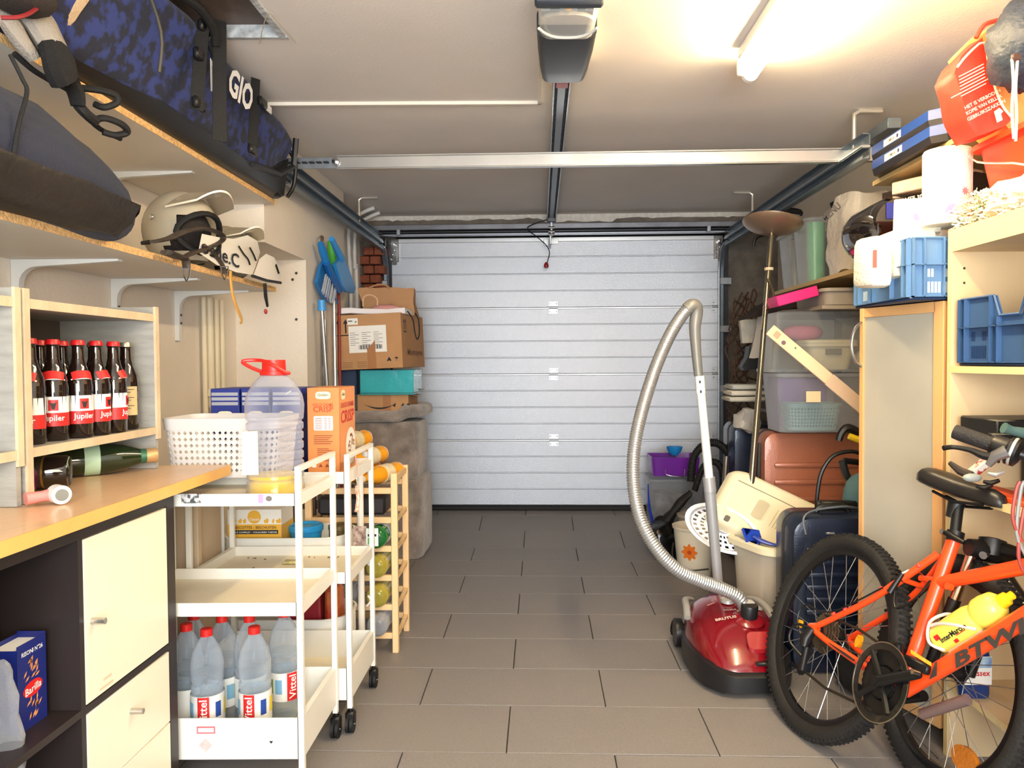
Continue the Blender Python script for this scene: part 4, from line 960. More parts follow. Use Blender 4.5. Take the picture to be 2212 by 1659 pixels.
for (dx, w_) in ((-.075, .022), (-.05, .014), (-.034, .012), (.042, .018), (.066, .008), (.085, .02)): patch(V(((x0+x1)/2+dx, y0-.0006, .561)), XA, ZA, w_, .018, YEL, bi, 'utensil_print', pts=[(-.5, .1), (-.35, -.5), (.35, -.5), (.5, .1), (.2, .5), (-.1, .2)])
q = P(660, 1150, Y=2.86); solo('round_container', 'round bright blue plastic container in the rounded tray', 'container', MB().lathe([(0, 0), (.050, 0), (.056, .060), (.060, .062), (.062, .066), (.062, .082), (.058, .086), (.052, .084), (.048, .078), (0, .078)], (q.x+.02, 2.80, .4395), n=30), M('lid_blue', (40, 150, 210), .4))
q = P(722, 1150, Y=2.9); solo('jar', 'small jar with a dark gold lid in the rounded tray', 'jar', MB().lathe([(0, 0), (.036, 0), (.038, .01), (.038, .066), (.040, .068), (.040, .082), (.034, .086), (.030, .082), (0, .082)], (-.735, 2.80, .4395), n=24), M('jar_lid', (110, 96, 60), .35, .4))
solo('red_packet', 'dark red packet with small white print standing in the low rounded tray', 'packet', MB().box((-.90, 2.69, .1345), (-.775, 2.80, .305), .006).jit(.004, 20), M('packet_red', (136, 24, 36), .4, var=.12, vs=20))
mb = MB().box((-.768, 2.70, .1345), (-.715, 2.78, .315), .012).jit(.006, 18); solo('red_packet', 'red and orange packet against the round trolley tube leg', 'packet', mb, M('packet_orange', (164, 44, 30), .35, col2=(206, 120, 60), vs=14))
# ---- water bottles
WCL = M('pet_water', (222, 230, 238), .05, clear=.90); WAT = M('cap_water_red', (214, 34, 28), .4)
def water():
    b_ = thing('water_bottle', 'x', 'bottle', (0, 0, 0), 'water bottles on the bottom tray')
    pr = [(0, .003), (.030, 0), (.040, .008)]
    for k in range(3): pr += [(.041, .03+.02*k), (.0385, .04+.02*k)]
    pr += [(.0415, .10), (.0415, .135), (.038, .142), (.0415, .15), (.0415, .158), (.038, .165), (.042, .175), (.042, .215), (.036, .245), (.022, .272), (.0135, .285), (.0135, .297)]
    O('bottle_body', MB().lathe(pr, n=24, caps=False), WCL, b_)
    O('water', MB().lathe([(0, .006), (.038, .008), (.039, .14), (.039, .19), (0, .19)], n=20), M('water', (212, 224, 232), .03, clear=.965), b_)
    O('cap', MB().lathe([(0, .286), (.0155, .286), (.0155, .303), (.013, .305), (0, .305)], n=20), WAT, b_, 'red cap')
    l_ = O('label_sleeve', MB().lathe([(.0424, .058), (.0424, .138)], n=24, caps=False), M('sleeve_white', (226, 226, 220), .4), b_, 'white label sleeve')
    r_ = .0427
    patch(V((0, -r_, .098)), XA, ZA, .030, .078, RPRINT, l_, 'red_panel', wrap=r_, off=.0003)
    text('Vittel', V((0, -r_-.0007, .098)), ZA, -XA, .066, .020, PAPER, l_, wrap=None)
    for (a_, m_, w_) in ((.9, M('sleeve_blue', (40, 70, 150), .4), .016), (1.6, M('sleeve_yellow', (226, 200, 60), .4), .02), (-.9, M('sleeve_sky', (120, 170, 200), .4), .02), (-1.5, M('sleeve_green', (110, 150, 70), .4), .016)):
        n_ = V((math.sin(a_), -math.cos(a_), 0)); patch(n_*r_+V((0, 0, .10)), V((math.cos(a_), math.sin(a_), 0)), ZA, w_, .04, m_, l_, 'colour_print', wrap=r_, off=.0003)
    return b_
w0 = water(); ZW = .1085
ws = [((436, 1590), 2.02, 8, 'water bottle at the front left of the tray, cap lowest'), ((540, 1570), 2.035, -3, 'water bottle at the front with its whole red label facing out'),
      ((470, 1560), 2.13, 100, 'water bottle in the second row between the two front ones'), ((392, 1590), 2.06, 150, 'water bottle half hidden by the cabinet side'),
      ((408, 1560), 2.15, 60, 'water bottle in the second row near the cabinet'), ((530, 1560), 2.13, 200, 'water bottle directly behind the one with the whole label'), ((598, 1550), 2.14, 20, 'water bottle whose cap is hidden, at the right end of the row')]
xs_ = {}
for i, (p_, Y_, a_, lb) in enumerate(ws):
    x = (p_[0]-1167)/1669*Y_
    if i == 0: w0.location = (x, Y_, ZW); w0.rotation_euler = (0, 0, math.radians(a_)); w0['label'] = lb
    elif i == 6: r_ = dup(w0, (x, Y_+.03, ZW+.0), math.radians(a_+25), lb)
    else: dup(w0, (x, Y_, ZW), math.radians(a_), lb)
# ---- wooden boards leaning beside the trolleys
WP = M('pale_panel', (206, 184, 154), .6, var=.1, vs=7, stretch=(1, 1, .12))
bp_ = thing('wooden_box', 'pale wooden box standing against the wall behind the cabinet', 'box', (-1.3, 2.5, 0))
O('front_panel', MB().box((-1.30, 2.40, .0), (-1.10, 2.42, .745)), WP, bp_); O('side_panel', MB().box((-1.12, 2.42, 0), (-1.10, 2.62, .745)), WP, bp_); O('corner_post', MB().box((-1.098, 2.395, 0), (-1.07, 2.42, .745), .002), WP, bp_); O('back_panel', MB().box((-1.30, 2.62, 0), (-1.10, 2.64, .745)), WP, bp_)
br_ = thing('brown_crate', 'brown slatted crate with cut-out handles standing behind the trolleys', 'crate', (-.95, 3.2, .3))
BRN = M('brown_slat', (120, 100, 84), .7, var=.1, vs=10)
for x in (-1.06, -.975, -.93): O('slat', MB().box((x, 3.20, .0), (x+.035, 3.22, .70)), BRN, br_)
O('slat', MB().box((-1.06, 3.22, .62), (-.64, 3.235, .70)), BRN, br_); O('slat', MB().box((-1.06, 3.22, .50), (-.64, 3.235, .535)), BRN, br_)
O('white_insert', MB().prism([(-.89, .69), (-.84, .69), (-.84, .64), (-.85, .625), (-.89, .655)], 1, 3.19, 3.198).prism([(-.89, .585), (-.85, .60), (-.84, .59), (-.84, .545), (-.89, .545)], 1, 3.19, 3.198), PAPER, br_)
# ---- wooden bottle rack
RW = M('rack_pine', (236, 200, 150), .55, var=.08, vs=10, stretch=(1, 1, .3))
rk = thing('bottle_rack', 'pale pine bottle rack holding lying bottles beside the trolleys', 'rack', (-.72, 3.05, 0))
rx0, rx1, ry0, ry1 = -.90, -.548, 2.925, 3.185
for x in (rx0, rx1-.024):
    for y in (ry0, ry1-.022): O('post', MB().box((x, y, 0), (x+.024, y+.022, .69), .002), RW, rk)
zs = [.612, .50, .39, .278, .165, .055]
for z in zs:
    for y in (ry0+.002, ry1-.020): O('cross_slat', MB().box((rx0+.024, y, z), (rx1-.024, y+.016, z+.022), .001), RW, rk)
    if z < .6:
        for x in (rx0+.004, rx1-.020):
            O('side_rail', MB().prism([(ry0+.02, z-.0), (ry1-.02, z+.0), (ry1-.02, z+.020), (ry1-.05, z+.014), ((ry0+ry1)/2, z+.006), (ry0+.05, z+.014), (ry0+.02, z+.022)], 0, x, x+.016), RW, rk)
O('side_rail', MB().prism([(ry0+.02, .655), (ry1-.02, .66), (ry1-.02, .68), (ry0+.02, .675)], 0, rx1-.020, rx1-.004), RW, rk)
def lying(label, p_, q_, r_, mat, group, capm=None, lab=None):
    p_, q_ = V(p_), V(q_); b_ = thing('drink_bottle', label, 'bottle', tuple(p_), group); L_ = (q_-p_).length
    pr = [(0, .004), (r_*.4, 0), (r_*.7, .004), (r_*.97, .016), (r_, .03)]+[(r_*(1-.04*(k % 2)), .05+(L_*.6-.05)*k/6) for k in range(7)]+[(r_*.9, L_*.68), (r_*.35, L_*.9), (r_*.33, L_)]
    O('bottle_body', MB().lathe(pr, p_, q_-p_, 22), mat, b_)
    if capm: O('cap', MB().lathe([(0, L_+.012), (r_*.38, L_+.012), (r_*.38, L_-.006)], p_, q_-p_, 16, caps=True), capm, b_)
    if lab: O('paper_label', MB().lathe([(r_*1.01, L_*.30), (r_*1.01, L_*.52)], p_, q_-p_, 22), lab, b_)
    return b_
JU = M('juice_orange', (244, 168, 32), .12, coat=.5, var=.1, vs=12); LB = M('label_juice', (226, 214, 180), .5, var=.12, vs=60); CWH = M('cap_white', (230, 230, 228), .4)
G_ = 'juice bottles on top of the rack'
lying('orange juice bottle lying highest on the rack, furthest from the post', (-.72, 3.2, .80), (-.80, 2.93, .80), .036, JU, G_, CWH, LB)
lying('orange juice bottle in the middle of the pile on the rack', (-.655, 3.2, .735), (-.735, 2.93, .735), .036, JU, G_, CWH, LB)
lying('orange juice bottle lowest on the rack, right against its post', (-.585, 3.17, .672), (-.675, 2.90, .672), .036, JU, G_, CWH, LB)
lying('orange juice bottle hidden under the pile on the rack', (-.68, 3.2, .672), (-.75, 2.92, .672), .034, JU, G_, CWH)
lying('orange juice bottle at the dark end of the pile on the rack', (-.79, 3.2, .672), (-.84, 2.95, .672), .036, JU, G_, CWH)
G2 = 'bottles lying in the rack levels'
YC = M('bottle_olive', (180, 168, 70), .1, clear=.35); YG = M('bottle_green', (20, 110, 50), .08, clear=.25); YB = M('bottle_clear', (190, 196, 206), .08, clear=.6)
for (z, m_, lb) in ((.412+.0405, YG, 'green drink bottle with white label in the second rack level'), (.301+.0405, YC, 'yellow-green drink bottle lying in the third rack level'), (.188+.0405, YC, 'yellow drink bottle lying in the fourth rack level'), (.078+.0405, YB, 'empty clear bottle lying in the lowest rack level')):
    lying(lb, (-.622, 2.87, z), (-.615, 3.15, z), .041, m_, G2, None, LW if m_ is YG else None)
for (z, m_, lb) in ((.412+.034, YC, 'drink bottle far back in the second rack level'), (.188+.034, YB, 'drink bottle far back in the fourth rack level')):
    lying(lb, (-.74, 2.92, z), (-.74, 3.16, z), .034, m_, G2)
solo('black_case', 'dark case on the rack level under the juice bottles', 'case', MB().box((-.86, 2.96, .524), (-.60, 3.14, .596), .01), M('case_dark', (34, 30, 34), .5))
# ---- lanyard, cards and cables hanging from the trolley rail
hn = thing('lanyard', 'orange patterned lanyard hanging from the middle trolley handle', 'lanyard', (-.575, 2.6, .6))
xk = -.5645
O('clip_ring', MB().tube([P(771, 1040+8*math.sin(t), X=xk)+V((0, .004*math.cos(t), 0)) for t in np.linspace(0, 2*PI, 9)[:-1]], .0015, 6, closed=True), CHROME, hn)
O('cord', MB().tube([P(768, 985, X=xk), P(771, 1010, X=xk), P(771, 1032, X=xk)], .002, 6), M('cord_pink', (206, 150, 130), .7), hn)
O('braid', MB().tube([P(771, 1050, X=xk), P(773, 1075, X=xk), P(770, 1105, X=xk)], .006, 6, sub=4).jit(.003, 200), M('braid_orange', (226, 120, 70), .7, col2=(240, 220, 200), vs=160), hn)
cd = thing('voucher_cards', 'two small printed cards hanging from the trolley rail', 'card', (-.56, 2.5, .45))
k1 = P(783, 1158, Y=2.655); O('card', MB().box(k1+V((-.032, 0, -.034)), k1+V((.014, .001, .034))), M('card_print', (96, 60, 60), .5, col2=(226, 200, 180), vs=60), cd)
k2 = P(802, 1160, Y=2.65); O('card', MB().box(k2+V((-.018, 0, -.032)), k2+V((.024, .001, .030))), M('card_white', (226, 232, 222), .5), cd, 'white card with green pictures'); patch(k2+V((.003, -.001, .006)), XA, ZA, .03, .008, INK, cd, 'print_line'); patch(k2+V((.0, -.001, -.014)), XA, ZA, .024, .022, M('print_green', (90, 180, 80), .5), cd, 'green_print')
cbl = thing('charging_cable', 'bundle of white charging cables hanging from the trolley corner', 'cable', (-.56, 2.62, .5))
for dx in (0, 4, 9): O('cable', MB().tube([P(790+dx*.3, 985, Y=2.64), P(796+dx, 1030, Y=2.64), P(800+dx*.6, 1100, Y=2.64), P(798+dx*.4, 1200, Y=2.64)], .0022, 6, sub=4), WHITE, cbl)
O('plug', MB().box(P(795, 1196, Y=2.645), P(803, 1222, Y=2.637), .001), WHITE, cbl); O('knot', MB().cyl(P(791, 985, Y=2.64), P(791, 975, Y=2.64), .014), M('cable_tie', (214, 210, 204), .5), cbl)

# ---- plush cat furniture
PL = M('grey_plush', (146, 134, 126), 1, var=.34, vs=14, bump=.9, bs=120, sheen=.8)
ct = thing('cat_tree', 'grey plush cat tree with a rolled rim beside the garage door', 'cat furniture', (-.9, 4.5, 0))
def plush(w_, d_, cx_, cy_, z0, z1, r=.06):
    rs = [[V((cx_+p[0], cy_+p[1], z)) for p in rr(w_*k, d_*k, r, 5)] for z, k in ((z0, .96), (z0+.02, 1), ((z0+z1)/2, 1.02), (z1-.02, 1), (z1, .97))]
    mb = MB().rings(rs); bmesh.ops.subdivide_edges(mb.bm, edges=mb.bm.edges[:], cuts=2, use_grid_fill=True); return mb.jit(.010, 12, z0)
O('lower_box', plush(.40, .40, -.865, 4.52, .004, .46), PL, ct); O('upper_tub', plush(.42, .40, -.895, 4.50, .46, .775), PL, ct)
O('rolled_rim', MB().tube([V((-.885+p[0], 4.5+p[1], .81+.03*(p[0] > .1))) for p in rr(.42, .42, .12, 4)], .036, 10, closed=True).jit(.008, 15), PL, ct)
# ---- parcels
KB_ = M('cardboard', (186, 140, 96), .8, var=.05, vs=15, bump=.1, bs=90); TAPE = M('brown_tape', (170, 118, 78), .3)
def arrows(par, c_, R_, h_=.05, n_=2, bar=True):
    mb = MB(); R_ = V(R_); c_ = V(c_)
    for k in range(n_):
        o_ = c_+R_*(k*h_*.55)
        for pts in ([(-.004, 0), (.004, 0), (.004, h_*.75), (-.004, h_*.75)], [(-.014, h_*.7), (.014, h_*.7), (0, h_)]): mb.mesh([o_+R_*p[0]+ZA*p[1] for p in pts], [tuple(range(len(pts)))])
    if bar: mb.mesh([c_+R_*a_+ZA*b_ for a_, b_ in ((-.018, -.014), (h_*.55+.018, -.014), (h_*.55+.018, -.008), (-.018, -.008))], [(0, 1, 2, 3)])
    return O('arrow_print', mb, INK, par, kind='stuff')
am = thing('parcel_box', 'brown parcel with a curved arrow print, wedged in the plush tub', 'box', (-.86, 4.45, .845))
ax0, ax1, ay = P(772, 860, Y=4.30).x, P(882, 860, Y=4.30).x, 4.30; az0, az1 = .80, P(830, 853, Y=4.3).z
O('carton', MB().box((ax0, ay, az0), (ax1, ay+.32, az1), .001), KB_, am)
O('tape', MB().box(((ax0+ax1)/2+.0, ay-.0006, az0+.02), ((ax0+ax1)/2+.045, ay+.3, az1+.0006)), TAPE, am)
for s_ in (0, 1): O('flap', MB().slab((ax1, ay+.02+.15*s_, az1), (.8, .1, -.1+.5*s_), (0, 1, 0), (-.3, 0, .8), .06, .11, .002), KB_, am)
mb = MB(); c0 = P(820, 878, Y=ay-.001); A_ = [(-.085+.17*t, -.018*(1-(2*t-1)**2)-.012*0) for t in np.linspace(0, 1, 12)]
mb.rings([[c0+V((x, 0, z+.012)), c0+V((x, 0, z+.012-.010*math.sin(PI*min(1, max(.05, i/11)))))] for i, (x, z) in enumerate(A_)], caps=False)
mb.mesh([c0+V((.070, 0, .006)), c0+V((.092, 0, .020)), c0+V((.086, 0, -.004))], [(0, 1, 2)])
O('arrow_print', mb, INK, am); arrows(am, P(871, 890, Y=ay-.001), XA, .05, 2, False)
tx0, tx1 = P(777, 800, Y=4.27).x, P(893, 800, Y=4.27).x; tz1 = P(800, 797, Y=4.27).z
te = thing('teal_box', 'glossy teal blue box between the two brown parcels', 'box', (-.85, 4.4, az1+.001))
O('carton', MB().box((tx0, 4.27, az1+.001), (tx1, 4.56, tz1-.006), .003), M('teal_foil', (50, 172, 182), .25, coat=.5, bump=.4, bs=14, var=.08), te); O('lid_edge', MB().box((tx0-.002, 4.268, az1+.008), (tx1+.002, 4.57, az1+.014)), M('teal_dark', (20, 110, 116), .4), te)
solo('navy_box', 'dark navy plastic box left of the teal box', 'box', MB().box((P(733, 820, Y=4.35).x, 4.35, az1+.001), (P(776, 820, Y=4.35).x-.012, 4.56, tz1-.002), .006), M('navy_plastic', (40, 60, 92), .35))
bx0, bx1 = P(732, 740, Y=4.2).x, P(880, 740, Y=4.2).x; bz0 = tz1+.001; bz1 = P(800, 678, Y=4.2).z
bb = thing('big_parcel_box', 'large brown parcel with a white shipping label on top of the stack', 'box', (-.9, 4.45, bz0))
O('carton', MB().box((bx0, 4.2, bz0), (bx1, 4.70, bz1), .001), KB_, bb)
lb_ = patch(P(805, 732, Y=4.199), XA, ZA, P(847, 732, Y=4.2).x-P(764, 732, Y=4.2).x, .145, PAPER, bb, 'shipping_label', label='white shipping label')
mb = MB(); lc = P(805, 732, Y=4.1985)
for c_ in range(3):
    for r_ in range(7): mb.mesh([lc+V((-.098+.066*c_+a_, -.0002, .035-.011*r_+b_)) for a_, b_ in ((0, 0), (.03+.02*((r_*3+c_) % 2), 0), (.03+.02*((r_*3+c_) % 2), .002), (0, .002))], [(0, 1, 2, 3)])
for k in range(26):
    w_ = .0015+.0015*((k*7) % 3); mb.mesh([lc+V((-.05+.005*k+a_, -.0002, b_)) for a_, b_ in ((0, -.055), (w_, -.055), (w_, -.032), (0, -.032))], [(0, 1, 2, 3)])
O('barcode_print', mb, INK, lb_, kind='stuff')
sl = patch(P(773, 693, Y=4.199), XA, ZA, .058, .035, PAPER, bb, 'small_label'); patch(P(768, 692, Y=4.1975), XA, ZA, .024, .005, INK, sl, 'print_bar'); patch(P(780, 694, Y=4.1975), XA, ZA, .010, .010, M('print_teal', (90, 140, 130), .6), sl, 'print_dot', pts=ELL)
tq = P(804, 800, Y=4.2).x; O('tape', MB().prism([(tq, bz0), (tq+.048, bz0), (tq+.045, bz0+.155), (tq+.02, bz0+.125), (tq, bz0+.112)], 1, 4.1965, 4.1972), TAPE, bb)
arrows(bb, P(741, 718, Y=4.199), XA, .075)
patch(P(851, 777, Y=4.199), XA, ZA, .027, .025, INK, bb, 'recycle_mark', pts=[(-.5, -.5), (0, -.3), (.5, -.5), (.3, 0), (0, .5), (-.3, 0)]); patch(P(867, 777, Y=4.199), XA, ZA, .022, .022, INK, bb, 'umbrella_mark', pts=[(-.5, .1), (-.3, .4), (0, .5), (.3, .4), (.5, .1), (.06, .1), (.06, -.5), (-.06, -.5), (-.06, .1)])
mb = MB()
for k in range(4):
    for dx in (0, .08): mb.mesh([P(748, 782, Y=4.1985)+V((dx+a_-.0, 0, -.009*k+b_)) for a_, b_ in ((0, 0), (.055, 0), (.055, .002), (0, .002))], [(0, 1, 2, 3)])
O('fine_print', mb, M('print_faded', (110, 80, 54), .7), bb, kind='stuff')
text('Momayne', V((bx1+.0006, 4.48, bz0+.08)), YA, ZA, .34, .05, M('print_faded', (0, 0, 0)), bb)
arrows(bb, V((bx1+.001, 4.26, bz1-.09)), YA, .06)
bb.rotation_euler = (0, math.radians(-2.2), math.radians(-5))
# bags on top
pb_ = thing('paper_bag', 'brown paper bag lying on top of the big parcel', 'bag', (-.8, 4.5, bz1+.07))
a, b = P(795, 640, Y=4.55), P(900, 670, Y=4.55)
mb = MB().rings([[V((a.x, 4.46, bz1+.003)), V((b.x, 4.46, bz1+.003)), V((b.x, 4.64, bz1+.003)), V((a.x, 4.64, bz1+.003))], [V((a.x-.05, 4.50, P(770, 622, Y=4.5).z)), V((b.x-.01, 4.50, P(900, 624, Y=4.5).z)), V((b.x-.01, 4.56, P(900, 624, Y=4.5).z)), V((a.x-.05, 4.56, P(770, 622, Y=4.5).z))]])
bmesh.ops.subdivide_edges(mb.bm, edges=mb.bm.edges[:], cuts=5, use_grid_fill=True); mb.jit(.012, 12)
O('paper_body', mb, M('kraft_paper', (184, 140, 100), .8, var=.08, vs=9), pb_); O('handle', MB().tube([P(797, 622, Y=4.49), P(812, 616, Y=4.49), P(830, 615, Y=4.49), P(842, 622, Y=4.49)], .005, 6, sub=3), M('kraft_handle', (176, 130, 90), .8), pb_)
wb = thing('white_bag', 'white paper carrier bag with rope handle lying on the big parcel', 'bag', (-.9, 4.3, bz1+.001))
a, b = P(735, 660, Y=4.25), P(893, 676, Y=4.25)
mb = MB().box((bx0+.01, 4.22, bz1+.001), (bx1-.01, 4.44, bz1+.032), .003); bmesh.ops.subdivide_edges(mb.bm, edges=mb.bm.edges[:], cuts=6, use_grid_fill=True); mb.jit(.008, 10)
for v in mb.bm.verts: v.co.z = max(v.co.z, bz1+.001)
O('bag_body', mb, M('bag_white', (232, 226, 228), .6), wb)
O('rope_handle', MB().tube([P(784, 662, Y=4.26), P(786, 642, Y=4.26), P(800, 637, Y=4.26), P(814, 645, Y=4.26), P(815, 660, Y=4.26)], .004, 6, sub=4), M('rope_beige', (214, 176, 140), .8), wb)
O('pink_tissue', MB().sphere(P(835, 662, Y=4.32)+V((0, 0, -.012)), .055, 12, (1.5, .8, .42)).jit(.01, 20), M('tissue_pink', (214, 150, 142), .8), wb, 'pink tissue')
O('black_cord', MB().tube([P(880, 672, Y=4.19), P(892, 690, Y=4.19), P(896, 715, Y=4.19), P(901, 733, Y=4.19), P(906, 720, Y=4.19), P(904, 690, Y=4.19), P(896, 676, Y=4.19)], .004, 6, sub=4), BLACK, wb)
# ---- brooms on the pier
WL = XP+.03
BB = M('brush_blue', (30, 120, 190), .4); BB2 = M('dustpan_blue', (44, 140, 214), .4); GRN = M('brush_green', (90, 190, 70), .4); ALU = M('alu_pole', (176, 176, 176), .35, .85)
def W(px, py, x=None): return P(px, py, X=x or WL)
hk = thing('tool_hooks', 'small brown hook strip holding the brushes on the pier', 'hook', tuple(W(695, 515)))
O('hook', MB().tube([W(694, 512, XP+.002), W(694, 512, XP+.03), W(698, 522, XP+.045), W(699, 532, XP+.045)], .005, 6, sub=3).box(W(692, 508, XP+.0), W(700, 530, XP+.006)), M('hook_brown', (120, 96, 76), .5, .4), hk)
b1 = thing('hand_brush', 'blue hand brush and scoop hanging bristles down by the pier', 'brush', tuple(W(705, 580)))
O('scoop', MB().prism([tuple((W(x, y).y, W(x, y).z)) for x, y in ((692, 575), (700, 560), (712, 590), (722, 640), (735, 658), (700, 650), (684, 610))], 0, WL-.01, WL+.004).jit(.003, 20), BB, b1)
O('handle', MB().tube([W(692, 525, WL+.02), W(698, 545, WL+.02), W(705, 570, WL+.02)], [.014, .022, .018], 8, sub=3), BB, b1)
O('brush_back', MB().tube([W(706, 568, WL+.03), W(718, 600, WL+.03), W(733, 628, WL+.03)], [.018, .024, .018], 8, sub=3), M('brush_blue_dark', (24, 96, 166), .4), b1)
mb = MB()
for k in range(60):
    t_ = random.random(); p_ = W(703+20*t_, 592+36*t_, WL+.035); p_ += V((random.uniform(-.01, .01), 0, 0)); mb.tube([p_, p_+V((0, -.02*(1-t_)-.05, -.09+.02*t_))], .0016, 4)
O('bristles', mb, M('bristle_grey', (190, 196, 206), .6), b1, kind='stuff')
b2_ = thing('hand_brush', 'lime green brush hanging between the two blue tools', 'brush', tuple(W(718, 560)))
O('brush_body', MB().tube([W(713, 520, WL+.0), W(716, 545), W(720, 575), W(723, 594)], [.012, .022, .028, .020], 8, sub=3), GRN, b2_)
b3 = thing('dustpan', 'bright blue dustpan hanging by its long handle', 'dustpan', tuple(W(745, 590)))
O('handle', MB().tube([W(716, 516, WL+.06), W(728, 540, WL+.06), W(738, 560, WL+.06)], [.014, .018, .02], 8), BB2, b3)
O('pan', MB().prism([tuple((W(x, y, WL+.06).y, W(x, y, WL+.06).z)) for x, y in ((724, 570), (742, 552), (752, 578), (768, 622), (764, 634), (748, 630), (738, 615))], 0, WL+.045, WL+.062).jit(.002, 20), BB2, b3)
def pole(label, p_, q_, m_, r_=.011, head=None):
    t = thing('broom_pole', label, 'broom', tuple(q_), 'broom poles leaning on the pier'); O('pole', MB().cyl(p_, q_, r_), m_, t)
    if head: O('ferrule', MB().cyl(p_, V(p_).lerp(V(q_), .05), .018, .022), head, t)
    return t
pole('steel broom pole with a bright blue ferrule at its top', W(694, 648, WL+.02), P(725, 1100, X=WL+.06), ALU, .010, M('ferrule_blue', (60, 150, 220), .4))
pole('plain bright steel broom pole next to the parcel', W(721, 650, WL+.02), P(729, 1100, X=WL+.05), M('alu_bright', (205, 205, 205), .3, .9), .012)
pole('thin steel pole leaning hard against the pier', W(702, 690, WL-.01), P(715, 1100, X=WL+.01), ALU, .007)
pole('red broom pole behind the blue dustpan', W(731, 560, WL+.0), P(738, 1100, X=WL+.03), M('pole_red', (140, 40, 36), .4), .008)
pole('black and grey telescopic pole at the pier corner', W(697, 690, WL-.015), P(702, 1100, X=WL-.0), M('pole_black', (60, 58, 58), .5, col2=(130, 128, 126), vs=6, stretch=(1, 1, 2)), .008)
# ============================================================ RIGHT SIDE
BIR = M('birch_board', (218, 190, 148), .5, var=.06, vs=9, stretch=(1, 1, .15)); BIRE = M('birch_edge', (242, 218, 156), .5, var=.05, vs=8)
BX, BY = 1.131, 2.15; BD = 1.47
bc = thing('bookcase', 'birch veneer bookcase open towards the room behind the orange bicycle', 'bookcase', ((BX+BD)/2, 1.65, 0))
zt0, zt1 = P(2045, 547, X=BX).z, P(2043, 500, X=BX).z
def bpanel(nm, y0, y1, z0, z1, x1=BD):
    o_ = O(nm, MB().box((BX+.0012, y0, z0), (x1, y1, z1)), BIR, bc); O('edge_strip', MB().box((BX, y0, z0), (BX+.0012, y1, z1)), BIRE, o_)
bpanel('top_panel', 1.15, BY, zt0, zt1); bpanel('side_panel', BY-.0195, BY, 0, zt0); bpanel('side_panel', 1.15, 1.17, 0, zt0)
O('back_panel', MB().box((BD, 1.15, 0), (BD+.006, BY, zt1)), BIR, bc)
zs1 = P(2060, 791, Y=BY-.03).z; zs2 = P(2130, 1078, X=BX).z
bpanel('shelf_board', 1.17, BY-.0195, zs1-.018, zs1); bpanel('shelf_board', 1.75, BY-.0195, zs2-.018, zs2)
bpanel('shelf_board', 1.17, BY-.0195, .20, .218)
for z in (zt0-.045, zt0-.085): O('peg_hole', MB().cyl((BX+.035, BY-.0196, z), (BX+.035, BY-.0205, z), .0035, n=8), M('hole_dark', (60, 44, 30), .8), bc)
# ---- glass door cabinet behind the bookcase
OAK = M('beech_frame', (214, 164, 108), .5, var=.08, vs=8, stretch=(1, 1, .12))
gc = thing('glass_door_cabinet', 'narrow cabinet with a frosted glass door in a beech frame', 'cabinet', (1.3, 2.4, 0))
pf, pn_ = P(1857, 672, Y=2.49), P(2041, 655, Y=2.17); ZG = 1.276
A_, B_ = V((pf.x, 2.49, 0)), V((pn_.x-.003, 2.17, 0)); Dd = (B_-A_).normalized(); LW_ = (B_-A_).length; Nn = V((Dd.y, -Dd.x, 0)); Nn = Nn if Nn.x < 0 else -Nn
mt = Matrix((Dd, ZA, Nn)).transposed().to_4x4(); mt.translation = A_
def gd(nm, s0, s1, z0, z1, t0, t1, mat, par, lb=None, bev=.001): return O(nm, MB().box((s0, z0, t0), (s1, z1, t1), bev, mt), mat, par, lb)
dr_ = gd('door_frame', 0, .018, .06, ZG-.0, -.018, .0, OAK, gc)
gd('frame_rail', .018, LW_-.030, ZG-.030, ZG, -.018, 0, OAK, dr_); gd('frame_rail', .018, LW_-.030, .06, .09, -.018, 0, OAK, dr_); gd('frame_stile', LW_-.036, LW_, .06, ZG, -.018, 0, OAK, dr_)
FRO = M('frosted_glass', (178, 174, 160), .6, spec=.4, var=.05, vs=5, clear=.22)
gd('glass_pane', .016, LW_-.034, .085, ZG-.028, -.011, -.006, FRO, dr_, 'frosted glass pane', 0)
hp = lambda s_, z, t: mt @ V((s_, z, t))
O('bow_handle', MB().tube([hp(.010, ZG-.045, 0), hp(.008, ZG-.065, .025), hp(.008, ZG-.115, .038), hp(.008, ZG-.165, .025), hp(.010, ZG-.185, 0)], .0045, 8, sub=5), CHROME, dr_, 'chrome bow handle')
x_l = A_.x+.022
po_ = lambda d_: [(A_.x+d_, A_.y-.0), (B_.x+d_, B_.y+.0), (1.46, B_.y), (1.46, A_.y)]
O('side_panel', MB().box((A_.x+.022, A_.y, 0), (1.46, A_.y+.015, ZG-.002)), OAK, gc); O('side_panel', MB().box((B_.x+.02, B_.y-.016, 0), (1.46, B_.y-.001, ZG-.002)), OAK, gc)
O('cabinet_top', MB().prism(po_(.022), 2, ZG-.016, ZG-.002), OAK, gc); O('inner_shelf', MB().prism(po_(.05), 2, 1.10, 1.115), M('inside_tan', (206, 186, 150), .6), gc)
O('inner_panel', MB().prism([(A_.x+.10, A_.y), (B_.x+.10, B_.y), (B_.x+.11, B_.y), (A_.x+.11, A_.y)], 2, .02, ZG-.02), M('inside_tan', (0, 0, 0)), gc)
O('stored_box', MB().prism([(A_.x+.045, A_.y-.03), (B_.x+.035, B_.y+.02), (B_.x+.09, B_.y+.02), (A_.x+.09, A_.y-.03)], 2, 1.116, ZG-.03), M('stored_dark', (110, 104, 96), .7), gc)
